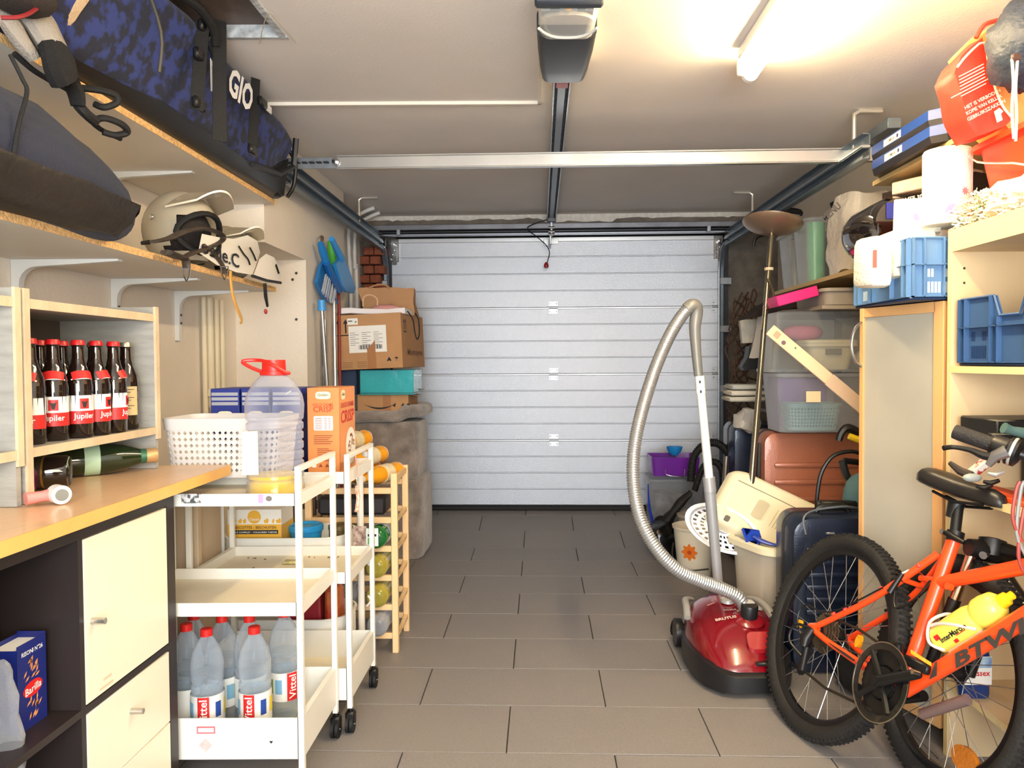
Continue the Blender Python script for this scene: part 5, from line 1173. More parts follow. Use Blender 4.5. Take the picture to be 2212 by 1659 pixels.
# ---- blue crates
CBL = M('crate_blue', (92, 130, 172), .42, var=.04, vs=9); CBD = M('crate_blue_deep', (54, 86, 130), .42, var=.04, vs=9)
def crate_p(label, loc, L_, W_, H_, rz, mat, notch=.06):
    """folding style plastic crate: long sides with a handle notch, ribs and slotted grids"""
    c = thing('plastic_crate', label, 'crate', (0, 0, 0), 'blue plastic crates')
    t = .004
    def wall(name, o_, R_, N_, ln, nt):
        o_, R_, N_ = V(o_), V(R_), V(N_)
        m_ = Matrix((R_, ZA, N_)).transposed().to_4x4(); m_.translation = o_
        a, b = ln*.5-nt*.5-.02, ln*.5+nt*.5+.02
        pts = [(0, 0), (ln, 0), (ln, H_), (b, H_), (b-.025, H_-.052), (a+.025, H_-.052), (a, H_), (0, H_)]
        mb = MB().rings([[m_ @ V((p[0], p[1], 0)) for p in pts], [m_ @ V((p[0], p[1], -t)) for p in pts]])
        w_ = O(name, mb, mat, c)
        r = MB()
        xs_ = [0, .03, a-.01, a+.02, ln*.5 if nt < .02 else a+.021, b+.01, ln-.034, ln-.004]
        for x in sorted(set(xs_)):
            top = H_ if not (a+.0 < x < b-.02) else H_-.055
            r.box((x, .0, 0), (x+.003, top, .014), 0, m_)
        for z in (0.0, H_*.54): r.box((0, z, 0), (ln, z+.003, .014), 0, m_)
        # top flange follows the notch
        for p, q in zip(pts[2:], pts[3:]):
            d_ = V((q[0]-p[0], q[1]-p[1], 0)); 
            if d_.length > .001: r.tube([m_ @ V((p[0], p[1], .005)), m_ @ V((q[0], q[1], .005))], .0035, 4)
        O('ribs', r, mat, c)
        s_ = MB()
        for cx in (a*.5+.012,) if ln > .25 else (ln*.5,):
            for i in range(7):
                s_.box((.045+i*.010, .012, .0003), (.052+i*.010, H_*.26, .0012), 0, m_)
            for i in (0, 1, 5, 6): s_.box((.045+i*.010, H_*.34, .0003), (.052+i*.010, H_*.48, .0012), 0, m_)
        O('slot_grid', s_, M('crate_slot', (190, 206, 220), .5) if mat is CBL else M('crate_slot_dark', (20, 50, 96), .5), w_, kind='stuff')
    wall('long_wall', (0, L_, 0), (0, -1, 0), (-1, 0, 0), L_, .09); wall('long_wall', (W_, 0, 0), (0, 1, 0), (1, 0, 0), L_, .09)
    wall('short_wall', (0, 0, 0), (1, 0, 0), (0, -1, 0), W_, .09); wall('short_wall', (W_, L_, 0), (-1, 0, 0), (0, 1, 0), W_, .09)
    O('base', MB().box((.004, .004, .0), (W_-.004, L_-.004, .006)), mat, c)
    O('base_rim', MB().box((-.006, -.006, -.008), (W_+.006, L_+.006, 0), .003), M('crate_base', (26, 50, 86), .5), c)
    c.location = loc; c.rotation_euler = (0, 0, rz); return c
xc, yc = P(1970, 640, Y=2.17).x, 2.175
kr = crate_p('blue plastic crate on top of the frosted cabinet, full of paper rolls', (xc, yc, 1.287), .365, .32, .165, 0, CBL)
crate_p('darker blue plastic crate on the bookcase shelf', (BX+.018, 1.665, zs1+.0095), .44, .28, .17, 0, CBD)
# ---- paper rolls and packs
TP = M('tissue_white', (250, 242, 222), .9, bump=.5, bs=90); TPP = M('tissue_print', (226, 130, 190), .7); TPO = M('tissue_print_red', (220, 90, 80), .7)
def q_(px, py, Y): return P(px, py, Y=Y)
RX, RY = P(2046, 400, Y=2.2).x, 2.2
rz0, rz1 = P(2046, 488, Y=2.2).z, P(2046, 326, Y=2.2).z
kt = thing('kitchen_roll', 'tall upright kitchen roll with pink lightning print', 'paper roll', (RX, RY, rz0))
O('roll_body', MB().lathe([(.018, 0), (.062, 0), (.064, .004), (.064, rz1-rz0-.006), (.061, rz1-rz0), (.018, rz1-rz0)], (RX, RY, rz0), n=32), TP, kt)
def onroll(dx, z, pts, s_, m_):
    n_ = V((-RX, -RY, 0)).normalized(); r_ = V((-n_.y, n_.x, 0)); a_ = dx/.064; nn = (n_*math.cos(a_)+r_*math.sin(a_)); rr_ = ZA.cross(nn); 
    patch(V((RX, RY, rz0+z))+nn*.0646, rr_, ZA, s_, s_, m_, kt, 'print', pts=pts)
BOLT = [(-.1, .5), (.35, .5), (.1, .1), (.5, .1), (-.3, -.5), (0, -.08), (-.4, -.08)]
STAR = [((.5 if k % 2 else .24)*math.cos(PI*k/8), (.5 if k % 2 else .24)*math.sin(PI*k/8)) for k in range(16)]
onroll(.008, .03, BOLT, .038, TPP); onroll(.048, .085, STAR, .028, M('tissue_print_coral', (226, 120, 130), .7)); onroll(-.012, .14, BOLT, .016, M('tissue_print_pale', (226, 206, 186), .7)); onroll(-.03, .10, STAR, .012, M('tissue_print_pale', (0, 0, 0)))
def pack(label, a, b, Y, dY, mat=TP, name='tissue_pack', sub=3, amp=.006, bev=.02):
    p_, r_ = q_(a[0], a[1], Y), q_(b[0], b[1], Y)
    mb = MB().box((p_.x, Y, min(p_.z, r_.z)), (r_.x, Y+dY, max(p_.z, r_.z)), bev, seg=2); mb.jit(amp, 14, a[0]*.1)
    return solo(name, label, 'tissue pack', mb, mat, 'white tissue packs in the blue crate')
pk = pack('white tissue pack leaning out of the crate notch', (1877, 505), (1932, 618), 2.20, .12); patch(V((P(1884, 560, Y=2.2).x+.004, 2.192, P(1884, 560, Y=2.2).z)), XA, ZA, .012, .05, TPO, pk, 'red_print')
pack('wide white tissue pack in the middle of the crate', (1934, 492), (2028, 600), 2.23, .16)
pack('white tissue pack at the bookcase end of the crate', (2000, 480), (2062, 590), 2.28, .18)
mr = thing('kitchen_roll', 'kitchen roll lying on its side left of the upright one', 'paper roll', tuple(q_(1965, 490, 2.28)))
a, b = q_(1930, 470, 2.30), q_(2010, 466, 2.26)
O('roll_body', MB().lathe([(.015, 0), (.050, 0), (.052, .004), (.052, .12), (.050, .125), (.015, .125)], a, b-a, 28), TP, mr)
patch(a.lerp(b, .5)+V((-.01, -.053, -.01)), XA, ZA, .022, .02, TPP, mr, 'print', pts=ELL); patch(a.lerp(b, .6)+V((-.0, -.050, .022)), XA, ZA, .018, .018, TPP, mr, 'print', pts=BOLT)
# dark boxes behind the rolls
o = thing('dark_carton', 'black carton with white lettering behind the paper rolls', 'box', tuple(q_(1970, 440, 2.75)))
a, b = q_(1925, 432, 2.72), q_(2000, 405, 2.72)
D_ = V((.18, -.36, .0)).normalized(); 
O('carton', MB().slab(q_(1905, 452, 2.85), D_, ZA, V((D_.y, -D_.x, 0))*-1, .36, .058, .16, .001), M('carton_black', (40, 28, 24), .5), o)
nrm = V((-.36, -.18, 0)).normalized(); text('ABSOLUTE 3D', q_(1962, 432, 2.66)+nrm*.012, D_, V((0, 0, 1)), .14, .014, PAPER, o, bold=.03); text('TEXTURE', q_(1962, 440, 2.66)+nrm*.012, D_, V((0, 0, 1)), .12, .012, PAPER, o, bold=.03)
mb = MB().slab(q_(1925, 430, 2.74)+V((0, 0, .012)), D_, ZA, V((-D_.y, D_.x, 0)), .26, .045, .12, .004)
solo('clear_carton', 'pale pink and clear carton lying on the black carton', 'box', mb, M('carton_pink', (226, 190, 168), .3, col2=(240, 224, 206), vs=30))
# ---- orange tub, bags etc on the bookcase top
ZB = zt1
OT = M('tub_orange', (240, 62, 20), .4)
t = thing('storage_tub', 'orange-red plastic tub with wire handle on the bookcase top', 'tub', (1.38, 1.75, ZB+.0))
def tub(z, g, x0=1.185, x1=1.58, y0=1.74, y1=2.125): return [V(((x0+x1)/2+p[0], (y0+y1)/2+p[1], z)) for p in rr((x1-x0)+g, (y1-y0)+g, .05, 5)]
zr_ = P(2110, 305, Y=2.05).z; zb0 = ZB+.004
O('tub_body', MB().rings([tub(zb0, -.06), tub(zr_-.015, -.0), tub(zr_-.014, .03), tub(zr_, .03), tub(zr_, .014), tub(zr_-.01, -.01), tub(zb0+.006, -.09)]), OT, t)
tw = lambda px, py: P(px, py, X=1.09)
O('wire_handle', MB().tube([P(2098, 342, X=1.178), P(2112, 350, X=1.172), P(2130, 352, X=1.170), P(2190, 352, X=1.170), P(2215, 356, X=1.172)], .003, 6), CHROME, t)
RB = M('shopper_red', (222, 52, 34), .5, var=.08, vs=14, bump=.3, bs=25)
rb = thing('shopping_bag', 'red woven shopping bag with white Dutch lettering on the tub', 'bag', (1.35, 2.0, zr_))
sil = [(2064, 155), (2080, 120), (2105, 95), (2122, 78), (2128, 95), (2140, 150), (2165, 220), (2190, 250), (2165, 275), (2110, 292), (2092, 262), (2075, 215)]
def solid(pts, Y0_, dY, jit_=.008, sd=0, cuts=3):
    mb = MB().rings([[P(x, y, Y=Y0_)+V((0, 0, 0)) for x, y in pts], [P(x, y, Y=Y0_)+V((0, dY, 0)) for x, y in pts]])
    for f in list(mb.bm.faces):
        if len(f.verts) > 4: bmesh.ops.poke(mb.bm, faces=[f])
    bmesh.ops.subdivide_edges(mb.bm, edges=mb.bm.edges[:], cuts=cuts, use_grid_fill=True)
    return mb.jit(jit_, 16, sd)
O('front_panel', solid(sil, 1.985, .10, .006, 1), RB, rb)
sil2 = [(2110, 85), (2140, 55), (2180, 38), (2225, 30), (2225, 290), (2195, 290), (2165, 262), (2150, 200), (2128, 120)]
O('patterned_side', solid(sil2, 2.04, .14, .010, 5), M('bag_pattern', (236, 150, 70), .5, col2=(248, 196, 110), vs=12, bump=.4, bs=20), rb, 'yellow orange patterned side')
O('strap', MB().tube([P(2108, 82, Y=2.0), P(2125, 55, Y=2.0), P(2150, 45, Y=2.0), P(2185, 38, Y=2.0)], .006, 6, sub=3), M('strap_red', (190, 60, 40), .5), rb)
tr_ = V((.84, -.1, .42)); tu_ = V((-.42, 0, .84))
for (s_, px, py, w_, h_) in (('HET IS VERBODEN', 2122, 214, .093, .009), ('KOPIE VAN KELLER', 2125, 226, .093, .009), ('GEBRUIKSZAKKEN', 2130, 238, .099, .009)):
    text(s_, P(px, py, Y=1.965), tr_, tu_, w_, h_, M('bag_white_print', (244, 214, 190), .6), rb)
mb = MB()
for k in range(7): 
    c_ = P(2098+k*.8, 152+k*7, Y=1.965); w_ = .035 if k not in (5,) else .062
    mb.mesh([c_-tr_*w_-tu_*.0012, c_+tr_*w_-tu_*.0012, c_+tr_*w_+tu_*.0012, c_-tr_*w_+tu_*.0012], [(0, 1, 2, 3)])
O('line_print', mb, M('bag_white_print', (0, 0, 0)), rb, kind='stuff')
O('piping', MB().tube([P(2068, 145, Y=1.972), P(2090, 118, Y=1.972), P(2126, 92, Y=1.972), P(2138, 150, Y=1.972), P(2162, 222, Y=1.972), P(2188, 256, Y=1.972)], .003, 6, sub=3), M('bag_white_print', (0, 0, 0)), rb)
patch(P(2158, 248, Y=1.96), tr_, tu_, .025, .031, M('bag_white_print', (0, 0, 0)), rb, 'tidy_symbol', pts=[(-.5, -.5), (.1, -.5), (.2, 0), (.5, .1), (.3, .5), (-.3, .4)])
gb = thing('drawstring_bag', 'dark slate nylon drawstring bag with white cord in front of the shopper', 'bag', (1.35, 1.85, 1.7))
o_ = MB().sphere(P(2218, 95, Y=1.88), .105, 22, (.80, .9, 1.05))
for v in o_.bm.verts:
    p_ = v.co; v.co += (p_-P(2218, 95, Y=1.88)).normalized()*(.010*noise.noise(p_*38)+.006*math.sin(p_.x*260+p_.z*90))
O('bag_body', o_, M('nylon_slate', (30, 40, 56), .55, bump=.5, bs=50, var=.15, vs=20), gb)
O('cord', MB().tube([P(2186, 128, Y=1.75), P(2189, 180, Y=1.75), P(2186, 240, Y=1.75), P(2190, 300, Y=1.75)], .003, 6, sub=4).tube([P(2198, 128, Y=1.75), P(2194, 190, Y=1.75), P(2196, 250, Y=1.75), P(2194, 305, Y=1.75)], .003, 6, sub=4), M('cord_cream', (232, 220, 200), .8), gb, 'cream cord')
O('cord_lock', MB().box(P(2182, 118, Y=1.755), P(2208, 130, Y=1.745), .003), M('lock_brown', (66, 40, 32), .5), gb)
ph = thing('plush_horn', 'small striped plush horn poking out beside the red shopper', 'toy', tuple(P(2060, 222, Y=2.08)))
h0, h1 = P(2044, 238, Y=2.08), P(2082, 196, Y=2.08); cs = [(120, 190, 190), (240, 236, 224), (236, 214, 90), (180, 220, 190), (206, 160, 200), (240, 200, 150)]
for k in range(6): O('stripe', MB().cyl(h0.lerp(h1, k/6), h0.lerp(h1, (k+1)/6), .008+.0024*k, .008+.0024*(k+1), 12), M('horn_%d' % k, cs[k], .9), ph)
# shredded packing on the bookcase top
mb = MB()
for i in range(1300):
    y = random.uniform(1.70, 2.14); x = random.uniform(BX+.0, BX+.045); h_ = (.035+.045*math.exp(-((y-2.02)/.12)**2))*random.random()
    p_ = V((x, y, ZB+.004+h_)); d_ = V((random.gauss(0, 1), random.gauss(0, 1), random.gauss(0, .6))).normalized()*random.uniform(.005, .014); s_ = d_.orthogonal().normalized()*.0028
    if p_.x+abs(d_.x) > BX+.05: continue
    for q in (p_-d_, p_+d_): q.z = max(q.z, ZB+.002)
    mb.mesh([p_-d_-s_, p_+d_-s_, p_+d_+s_, p_-d_+s_], [(0, 1, 2, 3)])
solo('shredded_packing', 'fluffy pale shredded packing strewn over the bookcase top', 'packing', mb, M('shred', (246, 238, 220), .8, col2=(206, 226, 190), vs=14), kind='stuff')
mb = MB().box((BX+.006, 1.72, ZB+.0035), (BX+.04, 2.0, ZB+.085), .014); bmesh.ops.subdivide_edges(mb.bm, edges=mb.bm.edges[:], cuts=5, use_grid_fill=True); mb.jit(.012, 22)
for v in mb.bm.verts: v.co.z = max(v.co.z, ZB+.0035)
solo('crumpled_bag', 'crumpled pinkish cream bag in front of the orange tub', 'bag', mb, M('cream_film', (246, 224, 204), .5, bump=.6, bs=30))

# ---- wall shelves on the right
SHR = M('shelf_oak', (206, 178, 124), .5, var=.05, vs=6)
us = thing('wall_shelf', 'upper right wall shelf carrying two blue tool cases', 'shelf', (1.45, 2.7, 1.76))
XS = 1.24; zu = P(1885, 402, X=XS).z
O('board', MB().box((XS, 2.25, zu), (XR-.002, P(1885, 402, X=XS).y, zu+.016)), SHR, us)
ls = thing('wall_shelf', 'long lower right wall shelf crowded with clear storage boxes', 'shelf', (1.45, 3.3, 1.48))
XS2 = 1.25; z2 = P(1700, 630, X=XS2).z
O('board', MB().box((XS2, 2.55, z2), (XR-.002, 4.15, z2+.018)), SHR, ls)
for y in (2.9, 4.0): O('bracket', MB().prism([(XR-.001, z2-.18), (XR-.02, z2-.18), (XS2+.08, z2-.012), (XS2+.08, z2), (XR-.001, z2)], 1, y, y+.02), BRK, ls)
zu += .016; z2 += .018
CAS = M('case_blue', (36, 72, 150), .4); CAK = M('case_black', (34, 32, 38), .45)
def case(label, x0, y0, y1, z):
    c = thing('tool_case', label, 'tool case', (x0+.17, (y0+y1)/2, z), 'blue tool cases')
    ch = .035; x1 = x0+.34
    po = [(x0+ch, y0), (x1, y0), (x1, y1), (x0+ch, y1), (x0, y1-ch), (x0, y0+ch)]
    O('base_shell', MB().rings([[V((p[0], p[1], z)) for p in [(a_+(.006 if a_ < x0+.1 else 0), b_) for a_, b_ in po]], [V((p[0], p[1], z+.022)) for p in po]]), CAK, c)
    O('lid', MB().rings([[V((p[0], p[1], z+.022)) for p in po], [V((p[0], p[1], z+.052)) for p in po], [V((p[0]*.97+.03*(x0+.17), p[1]*.97+.03*(y0+y1)/2, z+.056)) for p in po]]), CAS, c)
    l_ = patch(V((x0-.0004, (y0+y1)/2+.04, z+.036)), -YA, ZA, .13, .024, PAPER, c, 'white_label'); patch(V((x0-.001, (y0+y1)/2+.0, z+.036)), -YA, ZA, .013, .014, M('label_navy', (40, 50, 90), .5), l_, 'mark', pts=ELL); text('OMEGA', V((x0-.001, (y0+y1)/2+.045, z+.036)), -YA, ZA, .05, .010, M('label_grey', (110, 110, 112), .5), l_)
    return c
case('lower blue and black tool case of the stacked pair', XS-.04, 2.36, 2.84, zu+.001); case('upper blue tool case, shifted slightly towards the wall', XS-.03, 2.39, 2.87, zu+.059)
q = P(2079, 274, Y=2.40); solo('black_ball', 'small black ball resting on top of the blue tool cases', 'ball', MB().sphere(V((q.x, 2.40, zu+.135)), .022, 16), M('ball_black', (40, 30, 28), .35))
# objects on the lower wall shelf
def cbox(label, x0, x1, y0, y1, z0, z1, mat=CLEAR, cat='storage box', name='storage_box', lid=None, inv=False, rim=.012, group=None, taper=.02, loc=None):
    c = thing(name, label, cat, ((x0+x1)/2, (y0+y1)/2, z0), group); t_ = .003
    def rg(z, g): return [V(((x0+x1)/2+p[0], (y0+y1)/2+p[1], z)) for p in rr(x1-x0+g, y1-y0+g, .035, 5)]
    k = 2*taper
    zz = [(z0, -k), (z1, 0)] if not inv else [(z1, -k), (z0, 0)]
    (za, ga), (zb_, gb_) = zz; s_ = 1 if zb_ > za else -1
    O('box_body', MB().rings([rg(za, ga), rg(zb_, gb_), rg(zb_, gb_-.006), rg(za+s_*.004, ga-.006)]), mat, c)
    O('rim', MB().rings([rg(zb_-s_*.014, gb_+.004), rg(zb_-s_*.014, gb_+.02), rg(zb_, gb_+.02), rg(zb_, gb_)], closed=True), mat, c)
    if lid: O('lid', MB().rings([rg(z1+.001, .02), rg(z1+.012, .02), rg(z1+.016, .0)]), lid, c)
    return c
G3 = 'clear storage boxes'
a, b = P(1632, 622, Y=4.05), P(1700, 505, Y=3.95)
cbox('clear box of papers with a black handle at the shelf end', XS2+.01, XR-.03, 3.90, 4.12, z2, z2+.28, group=G3)
O('black_handle', MB().tube([P(1628, 532, Y=3.93), P(1632, 515, Y=3.93), P(1650, 505, Y=3.93), P(1680, 504, Y=3.93)], [.006, .01, .014, .012], 8, sub=3), BLACK, bpy.data.objects['storage_box'])
solo('paper_sheets', 'stack of printed white sheets standing inside the clear box', 'papers', MB().box((XS2+.05, 3.96, z2+.006), (XR-.08, 3.99, z2+.25), .001), M('paper_sheet', (222, 216, 204), .7, var=.06, vs=30))
cbox('clear box holding a rolled green sheet', XS2+.0, XR-.02, 3.62, 3.86, z2, z2+.30, group=G3)
solo('green_roll', 'mint green rolled sheet standing in its clear box', 'roll', MB().cyl((XS2+.07, 3.72, z2+.006), (XS2+.07, 3.72, z2+.29), .045, n=20), M('mint_sheet', (130, 206, 152), .35))
mb = MB().rings([[V((XS2+.03+.30*(p[0]+.5)*k_, 3.22+.30*(p[1]+.5)*k_, z2+.002+h_)) for p in rr(1, 1, .25, 4)] for h_, k_ in ((0, .9), (.06, 1.02), (.18, 1.0), (.26, .8), (.33, .55))])
bmesh.ops.subdivide_edges(mb.bm, edges=mb.bm.edges[:], cuts=2, use_grid_fill=True); mb.jit(.022, 12, 4)
for v in mb.bm.verts: v.co.z = max(v.co.z, z2+.002); v.co.x = min(v.co.x, XR-.01)
wbg = thing('plastic_bag', 'translucent white plastic bag printed MENU on the lower wall shelf', 'bag', (1.4, 3.35, z2))
O('film', mb, M('film_white', (224, 216, 202), .3, clear=.35, bump=.8, bs=22), wbg)
text('MENU', P(1798, 462, Y=3.2)+V((-.02, -.04, 0)), V((.75, 0, .66)), V((-.66, 0, .75)), .09, .03, M('print_dark', (80, 74, 72), .6), wbg, bold=.03)
O('contents', MB().box((XS2+.10, 3.30, z2+.004), (XR-.06, 3.46, z2+.14), .01), M('contents_tan', (206, 180, 136), .7), wbg)
q = P(1836, 588, Y=3.02); solo('steel_bowl', 'small steel bowl at the front of the lower wall shelf', 'bowl', MB().lathe([(0, 0), (.03, 0), (.045, .02), (.055, .06), (.056, .062), (.053, .06), (.042, .022), (.0, .006)], (1.32, 3.10, z2), n=26), CHROME)
bp = thing('black_pot', 'glossy black enamel roasting drum with a blue print on the wall shelf', 'cooking pot', (1.42, 2.75, z2))
pc = P(1905, 492, Y=2.78)
O('drum', MB().rings([[V((pc.x+.02+.10*math.cos(t_)*k_, 2.68+y_, z2+.104+.102*math.sin(t_)*k_)) for t_ in np.linspace(0, 2*PI, 33)[:-1]] for y_, k_ in ((.0, .86), (.02, .97), (.05, 1), (.24, 1), (.28, .95), (.30, .8))]), M('enamel_black', (20, 16, 16), .08, coat=1), bp)
O('round_door', MB().lathe([(0, .01), (.03, .012), (.055, .004), (.058, -.004), (0, -.006)], (pc.x-.088, 2.72, z2+.085), (-.75, -.66, 0), 26), M('enamel_black', (0, 0, 0)), bp); O('blue_print', MB().slab((pc.x-.03, 2.675, z2+.12), XA, ZA, YA, .03, .055, .004), M('blue_print', (50, 60, 160), .3), bp)
for px in (1805, 1857): q = P(px, 434, X=XR-.02); solo('wall_clip', 'dark wall clip above the %s' % ('white plastic bag' if px < 1850 else 'black pot'), 'clip', MB().prism([(q.y-.06, q.z), (q.y+.06, q.z), (q.y+.04, q.z-.03), (q.y-.04, q.z-.03)], 0, XR-.03, XR-.001), M('clip_dark', (44, 34, 26), .6), 'dark wall clips')
mb = MB().tube([P(1682, 465, Y=3.9), P(1700, 455, Y=3.9), P(1728, 458, Y=3.9), P(1730, 466, Y=3.9)], [.01, .016, .014, .006], 8, sub=3); solo('black_hook', 'black curved hook end under the door track', 'hook', mb, BLACK)
# ---- clutter between shelf and suitcases
cbox('shallow grey perforated tray under the wall shelf', 1.20, XR-.10, 3.26, 3.66, 1.345, 1.415, M('tray_grey', (150, 142, 132), .6), 'tray', 'metal_tray', rim=.005, taper=.005)
rk2 = thing('storage_rack', 'light wall rack carrying the perforated tray behind the clear boxes', 'rack', (1.5, 3.6, 0))
for (x, y) in ((1.57, 3.70), (1.57, 4.1)): O('upright', MB().box((x, y, 0), (x+.03, y+.03, 1.46)), M('rack_grey', (150, 140, 126), .6), rk2)
for z in (.84, 1.326): O('rack_shelf', MB().box((1.18, 3.72 if z < 1 else 3.24, z), (XR-.04, 4.14, z+.015)), M('rack_grey', (0, 0, 0)), rk2)
solo('pink_box', 'magenta flat box tilted on top of the perforated tray', 'box', MB().slab(P(1682, 662, Y=3.30), V((.84, 0, .22)).normalized(), V((-.2, 0, .8)).normalized(), YA, .18, .045, .15, .003), M('magenta', (224, 40, 124), .4))
solo('white_keyboard', 'white dimpled foam block beside the rope bundle', 'foam block', MB().slab(P(1604, 742, Y=4.15), V((.95, 0, .06)), V((-.1, 0, .97)), YA, .12, .13, .04, .004), M('foam_white', (206, 198, 184), .8, bump=.8, bs=40))
mb = MB().rings([[P(x, y, Y=4.0) for x, y in ((1640, 668), (1664, 664), (1668, 770), (1620, 772))], [P(x, y, Y=4.05) for x, y in ((1640, 668), (1664, 664), (1668, 770), (1620, 772))]]); bmesh.ops.subdivide_edges(mb.bm, edges=mb.bm.edges[:], cuts=3, use_grid_fill=True)
solo('white_cloth', 'white cloth hanging behind the brass lamp pole', 'cloth', mb.jit(.012, 14), M('cloth_white', (196, 190, 182), .9))
mb = MB().prism([(P(x, y, Y=4.05).x, P(x, y, Y=4.05).z) for x, y in ((1616, 748), (1622, 762), (1645, 765), (1650, 795), (1622, 798), (1605, 800), (1600, 792), (1612, 772))], 1, 4.02, 4.10)
solo('black_gamepad', 'black angular plastic thing hanging below the foam block', 'plastic part', mb, BLACK)
rp = thing('rope_bundle', 'tangled dark brown cords hanging beside the garage door', 'rope', (1.3, 4.6, 1.2))
RPM = M('rope_brown', (52, 36, 28), .8, col2=(96, 66, 48), vs=60)
for k in range(7):
    pts = []
    for i in range(12):
        px = 1588+22*math.sin(i*1.1+k)+8*k*.5+(8 if i > 6 else 0)*math.cos(k); py = 640+i*28+10*math.cos(i*2+k*1.3)
        pts.append(P(px, py, Y=4.5+.08*math.sin(k+i)))
    O('cord', MB().tube(pts, .0055, 6, sub=3), RPM, rp)
O('cord', MB().tube([P(1600, 690, Y=4.45), P(1618, 655, Y=4.45), P(1628, 625, Y=4.45), P(1634, 640, Y=4.45), P(1622, 670, Y=4.45), P(1660, 650, Y=4.4), P(1700, 640, Y=4.3)], .006, 6, sub=4), RPM, rp)
solo('dark_bag', 'dark cloth bundle draped under the lower wall shelf', 'cloth', solid([(1610, 690), (1650, 655), (1720, 640), (1850, 620), (1850, 660), (1700, 665), (1640, 680)], 3.9, .14, .012, 3), M('cloth_dark', (40, 30, 28), .9))
fl = thing('folded_towels', 'stack of pale folded towels behind the lamp pole', 'towels', (1.15, 4.0, .95))
for k in range(3): O('folded_towel', MB().box(P(1577+3*k, 868-13*k, Y=4.0)+V((0, 0, .0)), P(1655, 857-13*k, Y=4.0)+V((0, .2, 0)), .008).jit(.004, 12, k), M('towel_%d' % k, [(206, 200, 184), (224, 216, 198), (196, 196, 186)][k], .95, bump=.3, bs=100), fl)
mb = MB().sphere(P(1612, 905, Y=4.05), .075, 16, (1, .8, .85)); solo('crumpled_bag', 'crumpled white plastic bag on the navy suitcase', 'bag', mb.jit(.03, 18, 2), M('crumple_white', (196, 190, 182), .4, bump=.6, bs=30))
# ---- suitcases
def suitcase(name, label, x0, x1, y0, y1, z0, z1, col, rid, deep=None, horiz=True, n=9, r=.05, rz=0):
    c = thing(name, label, 'suitcase', ((x0+x1)/2, (y0+y1)/2, z0), 'suitcases')
    m_ = M(rid, col, .32, .15, coat=.3, bump=.1, bs=200); mid = (y0+y1)/2
    # half shells: grooved front
    def half(ya, yb, fr_):
        rs = []
        for k in range(4):
            g = [0, 0, .006, .03][k]; y = [yb, ya+(.03 if fr_ else -.03), ya+(.008 if fr_ else -.008), ya][k]
            rs.append([V(((x0+x1)/2+p[0], y, (z0+z1)/2+p[1])) for p in rr(x1-x0-2*g, z1-z0-2*g, r, 5)])
        O('half_shell', MB().rings(rs), m_, c)
    half(y0, mid-.004, True); half(y1, mid+.004, False)
    O('zip_band', MB().rings([[V(((x0+x1)/2+p[0], y, (z0+z1)/2+p[1])) for p in rr(x1-x0+.004, z1-z0+.004, r, 5)] for y in (mid-.012, mid+.012)]), M('zip_black', (30, 28, 28), .5), c)
    for k in range(n):
        t_ = (k+1)/(n+1); z = z0+.05+(z1-z0-.12)*t_
        if horiz: O('rib', MB().box((x0+.045, y0-.011, z-.012), (x1-.045, y0+.004, z+.010), .006, seg=2), m_, c)
    return c
a, b = P(1648, 940, Y=3.32), P(1860, 940, Y=3.32)
sx0 = a.x
cs = suitcase('suitcase', 'copper hard shell suitcase with horizontal ribs under the clear boxes', .985, 1.50, 3.40, 3.62, .0, .795, (158, 96, 70), 'shell_copper', n=8)
O('side_strip', MB().tube([V((.984, 3.46, .74)), V((.98, 3.46, .6)), V((.98, 3.46, .2))], .012, 8), M('zip_black', (0, 0, 0)), cs)
ns_ = suitcase('suitcase', 'navy soft suitcase standing behind the brass lamp pole', P(1583, 960, Y=4.25).x, P(1583, 960, Y=4.25).x+.26, 4.22, 4.5, .0, P(1600, 915, Y=4.25).z, (46, 58, 82), 'shell_navy_soft', n=0)
# stacked clear boxes
L1 = cbox('lower clear storage box on the copper suitcase, with a teal basket inside', 1.015, 1.50, 3.29, 3.56, .801, 1.055, CLEAR2, group=G3)
patch(P(1757, 857, Y=3.272), XA, ZA, .062, .046, M('label_buff', (240, 214, 170), .6), L1, 'paper_label')
basket('storage_basket', 'small teal basket inside the lower clear box', 1.07, 1.30, 3.32, 3.47, .808, .925, M('basket_teal', (150, 196, 190), .5), taper=.012, rim=.016, cell=.014, rc=.03)
solo('purple_folder', 'purple sheet standing at the back of the lower clear box', 'folder', MB().box((1.04, 3.50, .812), (1.30, 3.52, 1.03), .002), M('sheet_purple', (120, 90, 160), .5))
solo('papers', 'white papers lying in the teal basket', 'papers', MB().slab((1.11, 3.34, .905), XA, V((0, 1, .1)), ZA, .15, .10, .006), PAPER)
U1 = cbox('upper clear storage box turned upside down on the lower one', 1.0, 1.49, 3.30, 3.56, 1.060, 1.322, CLEAR, inv=True, group=G3, taper=.03)
wbx = cbox('cream lidded box visible through the upper clear box', 1.16, 1.37, 3.34, 3.50, 1.068, 1.185, M('box_cream', (226, 212, 178), .5), lid=M('box_cream', (0, 0, 0)), name='lidded_box')
O('label_holder', MB().box((1.23, 3.332, 1.135), (1.30, 3.338, 1.16), .002), M('holder_grey', (120, 112, 98), .4), wbx)
solo('pink_bundle', 'dull pink cloth bundle behind the cream box in the clear box', 'cloth', MB().sphere((1.18, 3.47, 1.235), .05, 14, (1.9, .8, .75)).jit(.01, 14), M('cloth_pink', (190, 100, 128), .8))
solo('tape_roll', 'white tape roll lying beside the cream box', 'tape roll', MB().lathe([(.02, 0), (.040, 0), (.040, .035), (.02, .035)], (1.41, 3.38, 1.115), (0, -1, 0), 24), M('roll_white', (214, 206, 188), .5))
